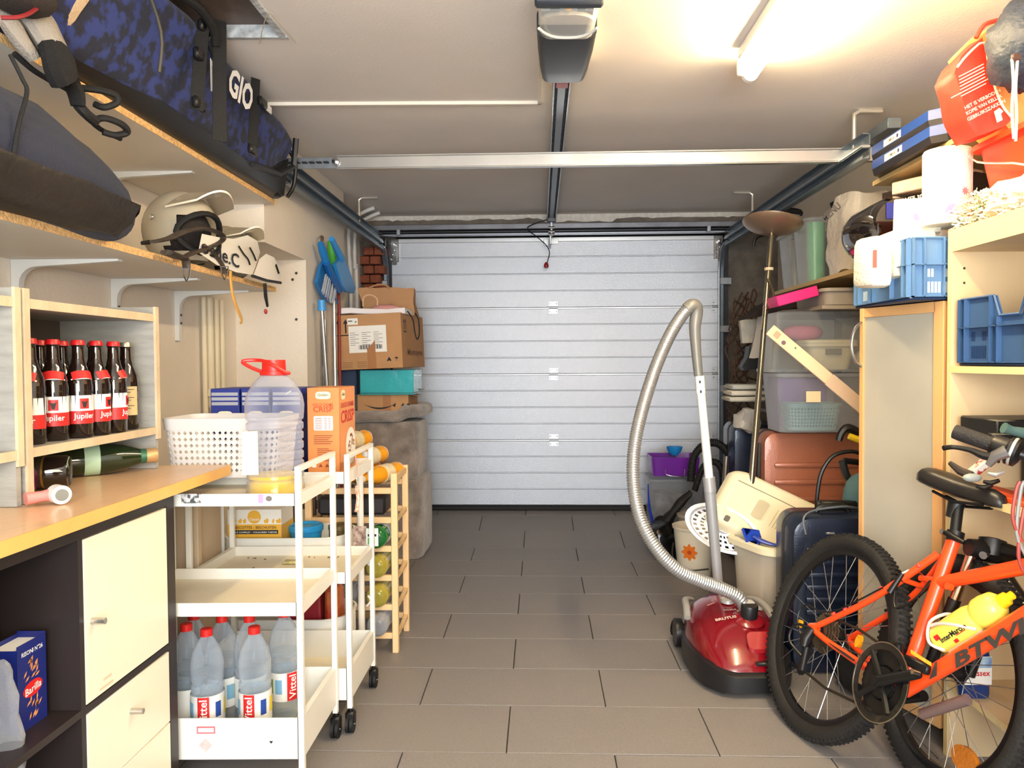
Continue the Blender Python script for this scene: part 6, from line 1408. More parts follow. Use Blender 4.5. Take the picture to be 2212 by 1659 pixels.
# pale batten
ba, bb_ = P(1668, 716, Y=3.06), P(1868, 884, Y=3.0)
bt = thing('packing_strip', 'long pale packing strip with barcode leaning across the clear boxes', 'strip', tuple((ba+bb_)/2))
Db = (bb_-ba).normalized(); Ub = V((Db.z*-1, 0, Db.x)).normalized(); mtb = Matrix((Db, Ub, Db.cross(Ub))).transposed().to_4x4(); mtb.translation = ba
Lb = (bb_-ba).length
O('strip_body', MB().box((-.012, -.024, -.004), (Lb*.62, .024, .004), .002, mtb), M('strip_peach', (236, 196, 158), .6), bt); O('clear_end', MB().box((Lb*.62, -.026, -.005), (Lb+.02, .026, .005), .002, mtb), M('film_peach', (240, 214, 186), .2, clear=.35), bt)
mb = MB()
for k in range(6): mb.box((.012+.004*k, -.012, .0042), (.0135+.004*k, .014, .0048), 0, mtb)
O('barcode_print', mb, INK, bt, kind='stuff'); O('round_mark', MB().cyl(mtb @ V((.062, -.006, .004)), mtb @ V((.062, -.006, .0052)), .009, n=14), M('mark_purple', (100, 70, 90), .5), bt); O('star_mark', MB().cyl(mtb @ V((.11, .008, .004)), mtb @ V((.11, .008, .005)), .004, n=8), M('mark_green', (60, 110, 60), .5), bt)
# ---- floor lamp
BRS = M('brass_aged', (156, 148, 128), .22, .95); BOWL = M('lamp_bowl', (166, 142, 120), .35, .7)
top = P(1667, 500, Y=3.52); foot = P(1622, 1060, Y=3.30); foot = top+(foot-top)*((top.z-.02)/(top.z-foot.z))
fl2 = thing('floor_lamp', 'brass uplighter floor lamp leaning in front of the right wall', 'lamp', tuple(foot))
O('pole', MB().cyl(foot, top, .016, .0105, 14), BRS, fl2)
ax = (top-foot).normalized()
O('bowl', MB().lathe([(.0, -.010), (.02, -.010), (.07, .004), (.115, .022), (.132, .036), (.135, .042), (.129, .042), (.11, .028), (.06, .012), (0, .006)], top, ax+V((.03, 0, 0)), 36), BOWL, fl2)
O('base_disc', MB().lathe([(0, 0), (.12, 0), (.125, .012), (.1, .02), (0, .022)], V((foot.x, foot.y, .0)), (0, 0, 1), 30), BRS, fl2)
O('reading_arm', MB().tube([P(1655, 600, Y=3.46), P(1668, 620, Y=3.45), P(1670, 645, Y=3.45), P(1655, 665, Y=3.44)], .005, 6, sub=4).tube([P(1651, 660, Y=3.42), P(1648, 690, Y=3.41), P(1645, 714, Y=3.40)], .005, 6), BRS, fl2)
O('dimmer_cap', MB().cyl(P(1661, 578, Y=3.49), P(1661, 584, Y=3.49), .020, n=16), M('dimmer', (214, 196, 160), .4), fl2)

# ---- litter bin, lid, sieve, scoop
BE = M('bin_beige', (196, 186, 168), .45, var=.05, vs=6); CRM = M('lid_cream', (244, 234, 200), .4, var=.03, vs=5)
lb = thing('litter_tub', 'tall beige plastic tub behind the red vacuum cleaner', 'tub', (0, 0, 0))
def lr(z, g, w_=.40, d_=.34): return [V((p[0], p[1], z)) for p in rr(w_+g, d_+g, .10, 7)]
O('tub_body', MB().rings([lr(.0, -.05), lr(.02, -.035), lr(.365, 0), lr(.372, -.008), lr(.03, -.05)]), BE, lb)
O('rim', MB().rings([lr(.355, .004), lr(.355, .034), lr(.378, .034), lr(.383, .02), lr(.383, -.006), lr(.36, -.006)], closed=True), CRM, lb, 'cream rolled rim')
lb.location = (1.02, 3.165, 0); lb.rotation_euler = (0, 0, math.radians(20))
TL, TR_, BR_, BLc = P(1592, 1010, Y=3.33), P(1818, 1118, Y=3.29), P(1745, 1225, Y=3.16), P(1532, 1118, Y=3.21)
ld = thing('litter_hood', 'large cream plastic hood with a cut-out handle leaning on the tub', 'hood', tuple((BR_+BLc)/2))
nl = (TR_-TL).cross(BLc-TL).normalized(); nl = nl if nl.y < 0 else -nl
def lp(u, v, t=0): return (TL*(1-u)+TR_*u)*(1-v)+(BLc*(1-u)+BR_*u)*v+nl*t
def lring(g, t, k=5):
    out = []; 
    for (u, v) in rr(1-2*g, 1-2*g, .13, k, .5, .5): out.append(lp(u, v, t))
    return out
O('hood_shell', MB().rings([lring(-.03, -.05), lring(-.02, -.02), lring(0, -.0), lring(.05, .012), lring(.09, .012)]), CRM, ld)
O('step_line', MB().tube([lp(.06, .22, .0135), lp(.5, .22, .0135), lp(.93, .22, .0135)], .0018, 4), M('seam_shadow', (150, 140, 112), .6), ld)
hh = MB().rings([[lp(.36+p[0], .52+p[1], t) for p in rr(.12, .36, .05, 4)] for t in (.0125, .0135)])
O('handle_recess', hh, M('recess_tan', (204, 192, 160), .5), ld)
O('recess_rim', MB().tube([lp(.36+p[0], .52+p[1], .013) for p in rr(.12, .36, .05, 4)], .003, 5, closed=True), CRM, ld)
O('vent_lines', MB().box((0, 0, 0), (.001, .001, .001)), CRM, ld) if False else None
for k in range(4):
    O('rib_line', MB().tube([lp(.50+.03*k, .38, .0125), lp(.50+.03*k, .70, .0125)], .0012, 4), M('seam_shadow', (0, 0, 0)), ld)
for (u, v) in ((.14, .90), (.80, .02)): O('latch_slot', MB().rings([[lp(u+p[0], v+p[1], t) for p in rr(.05, .10, .02, 3)] for t in (.012, .016)]), M('latch_grey', (110, 104, 92), .5), ld)
# white sieve tray
sv = thing('sieve_tray', 'oval white plastic sieve tray standing in the beige tub', 'sieve', (.85, 3.2, .38))
sc_ = P(1560, 1142, Y=3.22); sR = V((.88, -.28, -.36)).normalized(); sU = V((.25, .1, .55)).normalized(); sN = sR.cross(sU).normalized()
def sp(a_, k_, t_=0): return sc_+sR*(.15*k_*math.cos(a_))+sU*(.085*k_*math.sin(a_))+sN*t_
O('tray_rim', MB().rings([[sp(2*PI*i/36, k_, t_) for i in range(36)] for k_, t_ in ((1.0, 0), (1.08, .004), (1.08, .012), (.95, .012), (.90, -.02))], closed=False, caps=False), M('sieve_white', (232, 232, 236), .35), sv)
mb = MB()
for i in range(24):
    for j in range(4):
        a0, a1, k0, k1 = 2*PI*i/24, 2*PI*(i+1)/24, .90-.21*j, .90-.21*(j+1)
        am_, km = (a0+a1)/2, (k0+k1)/2; c_ = [sp(a0, k0, -.02), sp(a1, k0, -.02), sp(a1, k1, -.02), sp(a0, k1, -.02)]; h_ = [sp(am_+(a0-am_)*.5, km+(k0-km)*.5, -.02), sp(am_+(a1-am_)*.5, km+(k0-km)*.5, -.02), sp(am_+(a1-am_)*.5, km+(k1-km)*.5, -.02), sp(am_+(a0-am_)*.5, km+(k1-km)*.5, -.02)]
        mb.mesh(c_+h_, [(0, 1, 5, 4), (1, 2, 6, 5), (2, 3, 7, 6), (3, 0, 4, 7)])
bmesh.ops.remove_doubles(mb.bm, verts=mb.bm.verts, dist=.0004); O('perforated_plate', mb, M('sieve_white', (0, 0, 0)), sv)
SB = M('scoop_blue', (26, 66, 176), .35)
sb = thing('litter_scoop', 'royal blue slotted litter scoop lying on the tub edge', 'scoop', tuple(P(1650, 1170, Y=3.1)))
O('scoop_pan', MB().rings([[P(x, y, Y=3.12)+V((0, 0, dz)) for x, y in ((1604, 1140), (1640, 1145), (1645, 1162), (1634, 1172), (1620, 1168))] for dz in (0, -.008)]), SB, sb)
O('handle', MB().tube([P(1628, 1158, Y=3.10), P(1645, 1168, Y=3.08), P(1668, 1176, Y=3.06), P(1690, 1179, Y=3.04), P(1706, 1184, Y=3.02)], [.014, .016, .013, .013, .011], 8, sub=4, flat=.5), SB, sb)
O('scoop_wall', MB().tube([P(1604, 1142, Y=3.11), P(1618, 1180, Y=3.08), P(1630, 1186, Y=3.08), P(1640, 1172, Y=3.09)], .006, 6, sub=3), SB, sb)
# ---- small blue suitcase
s2 = suitcase('cabin_suitcase', 'small dark blue cabin suitcase with grey strap behind the bicycle wheel', .885, 1.22, 2.70, 2.92, .0, .558, (22, 33, 54), 'shell_navy', n=9, r=.06)
O('logo_plate', MB().box((1.0, 2.693, .50), (1.03, 2.70, .507), .001), M('plate_silver', (170, 176, 186), .3, .7), s2)
O('grey_strap', MB().tube([V((.93, 2.70, .50)), V((.925, 2.71, .552)), V((.97, 2.74, .575)), V((1.08, 2.76, .585)), V((1.15, 2.80, .572))], .008, 6, sub=4, flat=.4), M('strap_grey', (130, 134, 136), .6), s2, 'grey luggage strap')
O('top_handle', MB().tube([V((1.00, 2.80, .56)), V((1.02, 2.80, .578)), V((1.10, 2.80, .578)), V((1.12, 2.80, .56))], .012, 8, sub=3), BLACK, s2)
O('trolley_handle', MB().box((1.04, 2.86, .558), (1.18, 2.90, .585), .006), BLACK, s2)
for x in (.92, 1.18): O('wheel', MB().cyl((x-.012, 2.90, .02), (x+.012, 2.90, .02), .02), DBLACK, s2)
# dark mass put in for the suitcase bottom and the shadow before it
mb = MB().box((1.0, 2.50, .0), (1.30, 2.66, .17), .05, seg=3); bmesh.ops.subdivide_edges(mb.bm, edges=mb.bm.edges[:], cuts=1, use_grid_fill=True)
mb.jit(.012, 12)
for v in mb.bm.verts: v.co.z = max(v.co.z, .001)
solo('suitcase_base_shade', 'low dark mass for the cabin suitcase bottom and its shadow on the floor', 'bag', mb, M('base_shade_black', (24, 23, 24), .9, bump=.4, bs=100))
# ---- bucket with flower
bk_ = thing('bucket', 'cream bucket with an orange flower print beside the beige tub', 'bucket', (.80, 4.05, 0))
bq = P(1500, 1222, Z=0); bx_, by_ = .795, 3.98
O('pail', MB().lathe([(0, 0), (.080, 0), (.085, .01), (.108, .245), (.114, .248), (.116, .262), (.108, .262), (.102, .245), (.08, .015), (0, .015)], (bx_, by_, .0), n=30), M('pail_cream', (236, 228, 208), .4), bk_)
fn = V((-.45, -.89, 0)).normalized(); fr_ = V((.89, -.45, 0)).normalized(); fc_ = V((bx_, by_, .14))+fn*.0975
fpts = [((.42+.08*math.cos(8*t_))*math.cos(t_), (.42+.08*math.cos(8*t_))*math.sin(t_)) for t_ in np.linspace(0, 2*PI, 49)[:-1]]
patch(fc_, fr_, ZA+fn*.1, .085, .09, M('flower_orange', (232, 120, 30), .5), bk_, 'flower_print', pts=fpts); patch(fc_+fn*.001, fr_, ZA+fn*.1, .022, .022, M('flower_centre', (200, 70, 20), .5), bk_, 'flower_centre', pts=ELL)
O('side_grip', MB().tube([V((bx_-.11, by_-.0, .17)), V((bx_-.118, by_-.03, .10)), V((bx_-.06, by_-.10, .055)), V((bx_+.05, by_-.105, .06))], .004, 6, sub=3), M('wire_grey', (60, 58, 56), .4, .6), bk_)
solo('grey_pail', 'grey pail with a flat lid behind the flower bucket', 'bucket', MB().lathe([(0, 0), (.085, 0), (.11, .25), (.118, .252), (.118, .268), (.02, .278), (0, .278)], (.87, 4.26, .0), n=28), M('pail_grey', (178, 170, 158), .45))
# black sack
mb = MB().sphere((.70, 4.30, .11), .12, 18, (.8, .8, 1.0)); mb.jit(.05, 12, 6)
for v in mb.bm.verts: v.co.z = max(v.co.z, .001)
solo('black_sack', 'glossy black bin bag on the floor beside the clear box', 'bag', mb, M('sack_black', (14, 14, 15), .22, bump=.6, bs=25, coat=.3))
mb = MB().tube([P(1490, 1060, Y=4.3), P(1470, 1085, Y=4.3), P(1430, 1140, Y=4.32), P(1420, 1165, Y=4.3)], [.02, .035, .045, .04], 10, sub=3, flat=.6).jit(.02, 14)
solo('black_jacket', 'rumpled black jacket lying over the clear box contents', 'clothing', mb, M('jacket_black', (22, 20, 20), .7))
# clear box with purple tray
k1_ = cbox('clear bin of odds and ends with a purple tray on top', .655, .99, 4.62, 4.92, .045, .40, CLEAR2, group=G3)
mb = MB().box((.70, 4.68, .06), (.94, 4.86, .30), .03, seg=2); solo('mixed_rags', 'mixed dark rags and packets inside the clear bin', 'rags', mb.jit(.04, 13), M('rags', (70, 62, 62), .8, col2=(176, 176, 176), vs=14))
solo('blue_bag', 'bright blue plastic bag hanging down the side of the clear bin', 'bag', MB().tube([P(1400, 1045, Y=4.58), P(1402, 1090, Y=4.56), P(1410, 1130, Y=4.54), P(1416, 1150, Y=4.52)], [.006, .014, .022, .012], 8, sub=4, flat=.5), M('bag_cobalt', (26, 60, 190), .4))
PU = M('purple_clear', (130, 50, 180), .25, clear=.3); pt_ = thing('purple_tray', 'see-through purple plastic tray on top of the clear bin', 'tray', (.82, 4.76, .42))
def pr_(z, g): return [V((.815+p[0], 4.76+p[1], z)) for p in rr(.29+g, .26+g, .02, 3)]
O('tray_wall', MB().rings([pr_(.418, -.02), pr_(.53, 0), pr_(.53, -.008), pr_(.422, -.028)]), PU, pt_)
O('wire_handle', MB().tube([V((.75, 4.625, .46)), V((.755, 4.61, .43)), V((.84, 4.60, .42)), V((.86, 4.61, .43)), V((.865, 4.625, .46))], .003, 6, sub=3), CHROME, pt_)
bo = thing('blue_bowl', 'small sky blue bowl sitting on the purple tray', 'bowl', (.80, 4.74, .54)); q = P(1457, 990, Y=4.74)
O('bowl_cup', MB().lathe([(0, -.055), (.02, -.052), (.040, -.03), (.050, 0), (.046, 0), (.036, -.028), (0, -.048)], (q.x, 4.74, .585), n=26), M('bowl_sky', (36, 140, 214), .35), bo)
for k in range(3): O('foot_wire', MB().tube([V((q.x, 4.74, .53)), V((q.x+.045*math.cos(2.1*k), 4.74+.045*math.sin(2.1*k), .425))], .002, 5), CHROME, bo)
# black corrugated hose & chrome tube of another cleaner
hz = thing('cleaner_hose', 'black ribbed hose and chrome tube of a second cleaner by the door corner', 'hose', (1.0, 4.5, .4))
def ribbed(path, r, mat, par, pitch, amp, nm='hose', n=12):
    pts, _ = spline([V(p) for p in path], 60, False, [r]*len(path)); L_ = [0]
    for i in range(1, len(pts)): L_.append(L_[-1]+(pts[i]-pts[i-1]).length)
    tot = L_[-1]; k = max(8, int(tot/pitch*4)); P2 = []; Rr = []
    j = 0
    for i in range(k+1):
        s_ = tot*i/k
        while j < len(L_)-2 and L_[j+1] < s_: j += 1
        t_ = (s_-L_[j])/max(1e-9, L_[j+1]-L_[j]); P2.append(pts[j].lerp(pts[j+1], t_)); Rr.append(r+(amp if i % 4 in (0, 1) else -amp))
    return O(nm, MB().tube(P2, Rr, n), mat, par, sharp=80)
ribbed([P(1492, 1040, Y=4.4), P(1498, 990, Y=4.4), P(1520, 962, Y=4.4), P(1550, 958, Y=4.4), P(1575, 985, Y=4.4), P(1580, 1030, Y=4.4)], .022, DBLACK, hz, .012, .002)
ribbed([P(1500, 1060, Y=4.35), P(1520, 1008, Y=4.35), P(1545, 998, Y=4.35), P(1560, 1020, Y=4.35), P(1562, 1060, Y=4.35)], .018, DBLACK, hz, .012, .002)
O('chrome_tube', MB().cyl(P(1570, 985, Y=4.2), P(1563, 1100, Y=4.2), .018), CHROME, hz)
# steam cleaner gun and hose behind the glass cabinet
kg = thing('cleaner_gun', 'black and yellow cleaner gun with thin black hose against the copper suitcase', 'cleaner', tuple(P(1840, 950, Y=3.0)))
O('grip', MB().tube([P(1812, 952, Y=2.98), P(1818, 935, Y=2.98), P(1832, 925, Y=2.98), P(1862, 938, Y=2.98)], [.013, .015, .018, .016], 8, sub=3), BLACK, kg); O('yellow_body', MB().tube([P(1834, 942, Y=2.97), P(1865, 954, Y=2.97)], [.012, .014], 8), M('gun_yellow', (240, 206, 40), .4), kg, 'yellow body')
O('black_hose', MB().tube([P(1872, 985, Y=2.98), P(1840, 975, Y=2.98), P(1800, 985, Y=2.98), P(1775, 1020, Y=2.98), P(1766, 1065, Y=2.98), P(1764, 1100, Y=2.98)], .008, 8, sub=5), BLACK, kg)
O('black_frame', MB().tube([P(1820, 995, Y=3.02), P(1830, 1030, Y=3.02), P(1850, 1045, Y=3.02), P(1870, 1050, Y=3.02)], .016, 8, sub=3).tube([P(1822, 995, Y=3.02), P(1850, 998, Y=3.02), P(1870, 1002, Y=3.02)], .012, 8), BLACK, kg)
mb = MB().sphere(P(1845, 1080, Y=2.92)+V((.04, 0, .0)), .11, 16, (.75, .6, .95)); solo('teal_cushion', 'dusty teal cushion squeezed beside the glass cabinet', 'cushion', mb.jit(.012, 8), M('cushion_teal', (76, 110, 118), .9, bump=.3, bs=120))
# ============================================================ VACUUM CLEANER
VR = M('vac_red', (122, 10, 24), .18, coat=.8); VK = M('vac_black', (24, 24, 26), .4); VG = M('vac_silver', (190, 190, 186), .35, .4)
vc = thing('vacuum_cleaner', 'red canister vacuum cleaner with silver hose and parked tube', 'vacuum cleaner', (.69, 2.85, 0))
vx = .695
# half widths and top heights along the body (from the rear near the tub to the nose)
prof = [(3.08, .06, .10), (3.05, .105, .16), (2.98, .14, .205), (2.90, .158, .235), (2.80, .166, .232), (2.70, .160, .205), (2.62, .143, .165), (2.56, .115, .125), (2.525, .075, .085)]
def vs_(y, hw_, zt, z0=.058):
    out = []
    for i in range(17):
        a_ = PI*i/16; x = hw_*math.cos(a_); s_ = math.sin(a_); out.append(V((vx+x, y, z0+(zt-z0)*(s_**.62))))
    out += [V((vx-hw_*.9, y, z0-.01)), V((vx+hw_*.9, y, z0-.01))]
    return out
mb = MB().rings([vs_(*p) for p in prof]); bmesh.ops.subdivide_edges(mb.bm, edges=mb.bm.edges[:], cuts=1, smooth=.6, use_grid_fill=True)
bsh = O('body_shell', mb, VR, vc, sharp=60)
from mathutils.bvhtree import BVHTree
_bv = BVHTree.FromPolygons([tuple(v.co+offset_of(vc)) for v in bsh.data.vertices], [tuple(p.vertices) for p in bsh.data.polygons])
def top(x, y):
    h_ = _bv.ray_cast(V((x, y, 1)), V((0, 0, -1))); return h_[0], h_[1]
def vtext(s_, x, y, w_, h_, bold=.03):
    p_, n_ = top(x, y); n_ = n_ if n_.z > 0 else -n_; r_ = V((n_.z, 0, -n_.x)).normalized(); u_ = n_.cross(r_).normalized(); text(s_, p_+n_*.003, r_, u_, w_, h_, M('vac_print', (226, 196, 186), .5), vc, bold=bold)
def bb2(y, hw_, z0, z1): return [V((vx+hw_, y, z0)), V((vx+hw_*1.03, y, (z0+z1)/2)), V((vx+hw_, y, z1)), V((vx-hw_, y, z1)), V((vx-hw_*1.03, y, (z0+z1)/2)), V((vx-hw_, y, z0))]
O('bumper', MB().rings([bb2(3.06, .10, .02, .08), bb2(2.95, .155, .016, .085), bb2(2.80, .176, .014, .09), bb2(2.66, .168, .012, .10), bb2(2.58, .145, .012, .095), bb2(2.52, .10, .014, .08), bb2(2.505, .06, .02, .07)]), VK, vc, 'black bumper')
for s_ in (-1, 1):
    O('side_wheel', MB().cyl((vx+s_*.150, 2.98, .055), (vx+s_*.178, 2.98, .055), .054, n=22), VK, vc)
    O('side_rail', MB().tube([V((vx+s_*.10, 3.045, .165)), V((vx+s_*.135, 2.98, .185)), V((vx+s_*.150, 2.88, .185)), V((vx+s_*.158, 2.82, .165))], .013, 8, sub=4, flat=.7), VG, vc, 'silver carrying rail')
O('front_caster', MB().cyl((vx-.012, 2.62, .014), (vx+.012, 2.62, .014), .014), VK, vc)
O('dial', MB().lathe([(0, 0), (.026, 0), (.024, .012), (0, .014)], tuple(top(vx-.015, 2.80)[0]), (0, -.1, 1), 24), VG, vc, 'silver power dial')
O('round_badge', MB().lathe([(.012, 0), (.020, 0), (.019, .004), (.012, .004)], tuple(top(vx+.09, 2.79)[0]), (.4, -.1, 1), 20), VG, vc)
pc_ = V((vx+.035, 2.70, .206))
O('port_ring', MB().lathe([(0, -.03), (.062, -.03), (.056, -.004), (.040, .006), (0, .008)], pc_, (.05, -.30, 1), 28), VR, vc)
O('hose_collar', MB().lathe([(0, 0), (.030, 0), (.030, .045), (.027, .05), (0, .05)], pc_, (.03, -.18, 1), 24), VK, vc, 'black hose collar')
O('bag_latch', MB().rings([[V((vx+.055+p[0]*1.0, 2.585+p[1]*.5, .150+p[1]*.62+t)) for p in rr(.11, .075, .02, 4)] for t in (.002, .016)]), M('vac_red_light', (150, 26, 34), .25, coat=.6), vc); O('latch_slot', MB().box((vx+.015, 2.530, .098), (vx+.09, 2.56, .110), .004), VK, vc)
t1 = V((1, 0, 0)); t2 = V((0, .97, .2))
vtext('BRUTUS', vx-.045, 2.70, .075, .015); vtext('TAURUS', vx-.02, 2.745, .045, .008); vtext('500', vx-.075, 2.80, .03, .008)
SH = M('hose_silver', (186, 188, 188), .3, .7)
hpth = [pc_+V((.0, -.008, .045)), P(1612, 1318, Y=2.72), P(1598, 1292, Y=2.72), P(1560, 1272, Y=2.72), P(1512, 1254, Y=2.70), P(1462, 1230, Y=2.68), P(1418, 1185, Y=2.68), P(1385, 1125, Y=2.70), P(1369, 1050, Y=2.74), P(1370, 970, Y=2.78), P(1386, 890, Y=2.82), P(1414, 800, Y=2.88), P(1444, 730, Y=2.92), P(1470, 686, Y=2.95), P(1488, 665, Y=2.96)]
ribbed(hpth, .0225, SH, vc, .0092, .0016, 'hose', n=16)
WG = M('wand_grey', (128, 128, 124), .4, .2); WL_ = M('wand_light', (176, 178, 182), .35, .3); WW = M('wand_white', (236, 236, 238), .3)
O('hand_grip', MB().tube([P(1484, 668, Y=2.96), P(1494, 660, Y=2.96), P(1503, 663, Y=2.965), P(1504, 680, Y=2.97), P(1501, 710, Y=2.97), P(1504, 760, Y=2.97), P(1509, 812, Y=2.97)], [.026, .026, .0255, .0245, .022, .019, .017], 14, sub=5), WG, vc, 'grey curved grip')
O('collar', MB().cyl(P(1511, 812, Y=2.97), P(1514, 850, Y=2.97), .0185), WW, vc); O('upper_tube', MB().cyl(P(1514, 848, Y=2.97), P(1532, 1035, Y=2.97), .0165), WW, vc, 'white upper tube')
O('lower_tube', MB().cyl(P(1531, 1033, Y=2.97), P(1551, 1256, Y=2.985), .0225, .0185), WL_, vc, 'light grey lower tube'); O('tube_joint', MB().cyl(P(1531, 1031, Y=2.97), P(1534, 1062, Y=2.97), .0235), WL_, vc)
for (x, y) in ((1512, 822), (1514, 843)): O('button', MB().box(P(x-2, y, Y=2.952), P(x+2, y+6, Y=2.95)), VK, vc)
O('cable_loop', MB().tube([V((vx-.12, 3.02, .06)), V((vx-.17, 3.03, .09)), V((vx-.175, 3.06, .02)), V((vx-.12, 3.06, .01))], .004, 6, sub=4), BLACK, vc)

# ============================================================ BICYCLES
BO = M('bike_orange', (250, 78, 24), .35, coat=.4); TYR = M('tyre_rubber', (28, 26, 24), .75, var=.2, vs=8, bump=.3, bs=120); RIM = M('rim_black', (26, 26, 28), .35, .3, coat=.3); SPK = M('spoke_steel', (200, 200, 200), .25, .9); DRV = M('drivetrain', (44, 42, 42), .35, .6); AMB = M('reflector_amber', (246, 164, 20), .15, coat=.6, bump=.4, bs=150)
def wheel_mesh(par, F, R=.300, tw=.024, knobs=True, nsp=28):
    """F(u,v,w)->world; u forward, v up, w sideways, hub at the origin"""
    N_ = 72
    def tor(Rc, rr_): 
        rs = []
        for i in range(N_):
            a_ = 2*PI*i/N_; rs.append([F((Rc+q[0])*math.cos(a_), (Rc+q[0])*math.sin(a_), q[1]) for q in rr_])
        return rs
    Rt = R-tw
    sec = [(tw*math.cos(t_), tw*math.sin(t_)) for t_ in np.linspace(0, 2*PI, 13)[:-1]]
    O('tyre', MB().rings(tor(Rt, sec), closed=True, caps=False), TYR, par)
    kb = MB()
    for i in range(110):
        a_ = 2*PI*i/110
        for (w_, ww, rad) in ((0 if i % 2 else .006, .006, tw+.0035), (-.014, .005, tw*.93+.0035), (.014, .005, tw*.93+.0035)):
            rr0, rr1 = Rt+tw*.55, Rt+math.sqrt(max(0, (tw)**2-w_*w_))+.0042; da = .011 if w_ and abs(w_) > .01 else .013
            sh = .006 if abs(w_) > .01 else 0
            vs = [F(r_*math.cos(a_+d_+sh), r_*math.sin(a_+d_+sh), w_+e_) for r_ in (rr0, rr1) for d_ in (-da, da) for e_ in (-ww, ww)]
            kb.mesh(vs, [(0, 1, 3, 2), (4, 6, 7, 5), (0, 4, 5, 1), (2, 3, 7, 6), (0, 2, 6, 4), (1, 5, 7, 3)])
    O('tread', kb, TYR, par, kind='stuff', sharp=10)
    Rr = R-2*tw
    O('rim', MB().rings(tor(Rr, [(.006, -.012), (.006, .012), (-.010, .011), (-.016, .006), (-.016, -.006), (-.010, -.011)]), closed=True, caps=False), RIM, par)
    O('rim_line', MB().rings(tor(Rr, [(.0065, .0122), (.008, .0128), (.0075, .0135)]), closed=True, caps=False), SPK, par)
    hb = MB(); hb.rings([[F(r_*math.cos(t_), r_*math.sin(t_), w_) for t_ in np.linspace(0, 2*PI, 17)[:-1]] for (w_, r_) in ((-.05, .012), (-.035, .012), (-.034, .026), (-.030, .026), (-.028, .014), (.028, .014), (.030, .026), (.034, .026), (.035, .012), (.05, .012))]); O('hub', hb, DRV, par)
    for i in range(nsp):
        a_ = 2*PI*i/nsp; s_ = 1 if i % 2 else -1; off = (1 if (i//2) % 2 else -1)*1.15
        p_ = F(.024*math.cos(a_+off), .024*math.sin(a_+off), s_*.031); q = F((Rr-.014)*math.cos(a_), (Rr-.014)*math.sin(a_), s_*.003)
        O('spoke', MB().tube([p_, q], .0011, 4), SPK, par)
bo_, bd, bu, bs2 = V((.868, 2.294, .289)), V((.2133, -.977, 0)), V((.3425, .0748, .9366)), V((-.915, -.1997, .3505))
def Bk(u, v, w=0): return bo_+bd*u+bu*v+bs2*w
bike = thing('bicycle', 'orange mountain bicycle with yellow bottle leaning towards the bookcase', 'bicycle', (1.0, 2.0, 0))
wheel_mesh(bike, Bk, R=.306)
BBu, BBv = .330, -.028; STu, STv = .339, .383; HU, HV = .732, .445
def tube3(nm, pts, r, lb=None, mat=BO, n=12, sub=0, par=bike, flat=None): return O(nm, MB().tube([Bk(*p) for p in pts], r, n, sub=sub, flat=flat), mat, par, lb)
jt = .702; JU_, JV = BBu+(STu-BBu)*jt, BBv+(STv-BBv)*jt
tube3('seat_tube', [(BBu, BBv, 0), (STu, STv, 0)], [.0185, .0175])
tube3('top_tube', [(JU_, JV, 0), (HU-.02, HV-.01, 0)], [.016, .020])
dt = tube3('down_tube', [(BBu+.01, BBv+.0, 0), (HU-.03, HV-.085, 0)], [.019, .0235])
tube3('head_tube', [(HU+.012, HV+.02, 0), (HU-.012+.03, HV-.10, 0)], .022)
for s_ in (-1, 1):
    tube3('seat_stay', [(0, .005, s_*.062), (.06, .055, s_*.056), (.16, .14, s_*.046), (.24, .225, s_*.036), (.315, .33, s_*.012)], [.009, .0085, .009, .010, .010], sub=4, n=10)
    tube3('chain_stay', [(0, -.002, s_*.062), (.07, -.012, s_*.055), (.20, -.022, s_*.034), (.31, -.028, s_*.025)], [.009, .009, .011, .013], sub=4, n=10)
    tube3('dropout', [(-.015, .0, s_*.064), (.012, .008, s_*.062)], [.012, .014], n=8)
tube3('stay_bridge', [(.255, .235, -.034), (.255, .235, .034)], .007); tube3('gusset', [(.27, .255, 0), (.32, .262, 0)], [.008, .010])
for (u, v, w) in ((.10, .095, .058), (.20, .19, .047), (.285, .285, .03), (.06, .068, .06)): O('cable_stop', MB().sphere(Bk(u, v, w), .007, 8), M('stop_red', (236, 70, 50), .4), bike)
O('top_boss', MB().cyl(Bk(.40, .262, .018), Bk(.40, .262, .032), .009), BO, bike)
# black patches on the chain stay and downtube lettering
mb = MB().tube([Bk(.085, -.012, .0625), Bk(.15, -.017, .0535), Bk(.19, -.020, .048)], [.002, .008, .006], 4, flat=.3); O('stay_decal', mb, INK, bike)
text('MTB', Bk(.215, -.0235, .0475), bd*.98-bs2*.16, bu, .035, .010, M('decal_red', (190, 40, 30), .5), bike, bold=.03)
text('BTWIN', Bk(.515, .128, .0245)+(Bk(HU, HV-.085)-Bk(BBu, BBv)).normalized()*.098, (Bk(HU, HV-.085)-Bk(BBu, BBv)).normalized(), (bu-bd*.9).normalized(), .27, .034, M('decal_grey', (58, 54, 52), .5), dt, bold=.04, slant=.25)
mb = MB(); e1 = (Bk(HU, HV-.085)-Bk(BBu, BBv)).normalized(); e2 = (bu-bd*.9).normalized(); c_ = Bk(.435, .059, .0245)
mb.mesh([c_-e1*.022-e2*.016, c_+e1*.004-e2*.016, c_+e1*.016+e2*.015, c_+e1*.008+e2*.015], [(0, 1, 2, 3)]); O('decal_wedge', mb, M('decal_grey', (0, 0, 0)), dt)
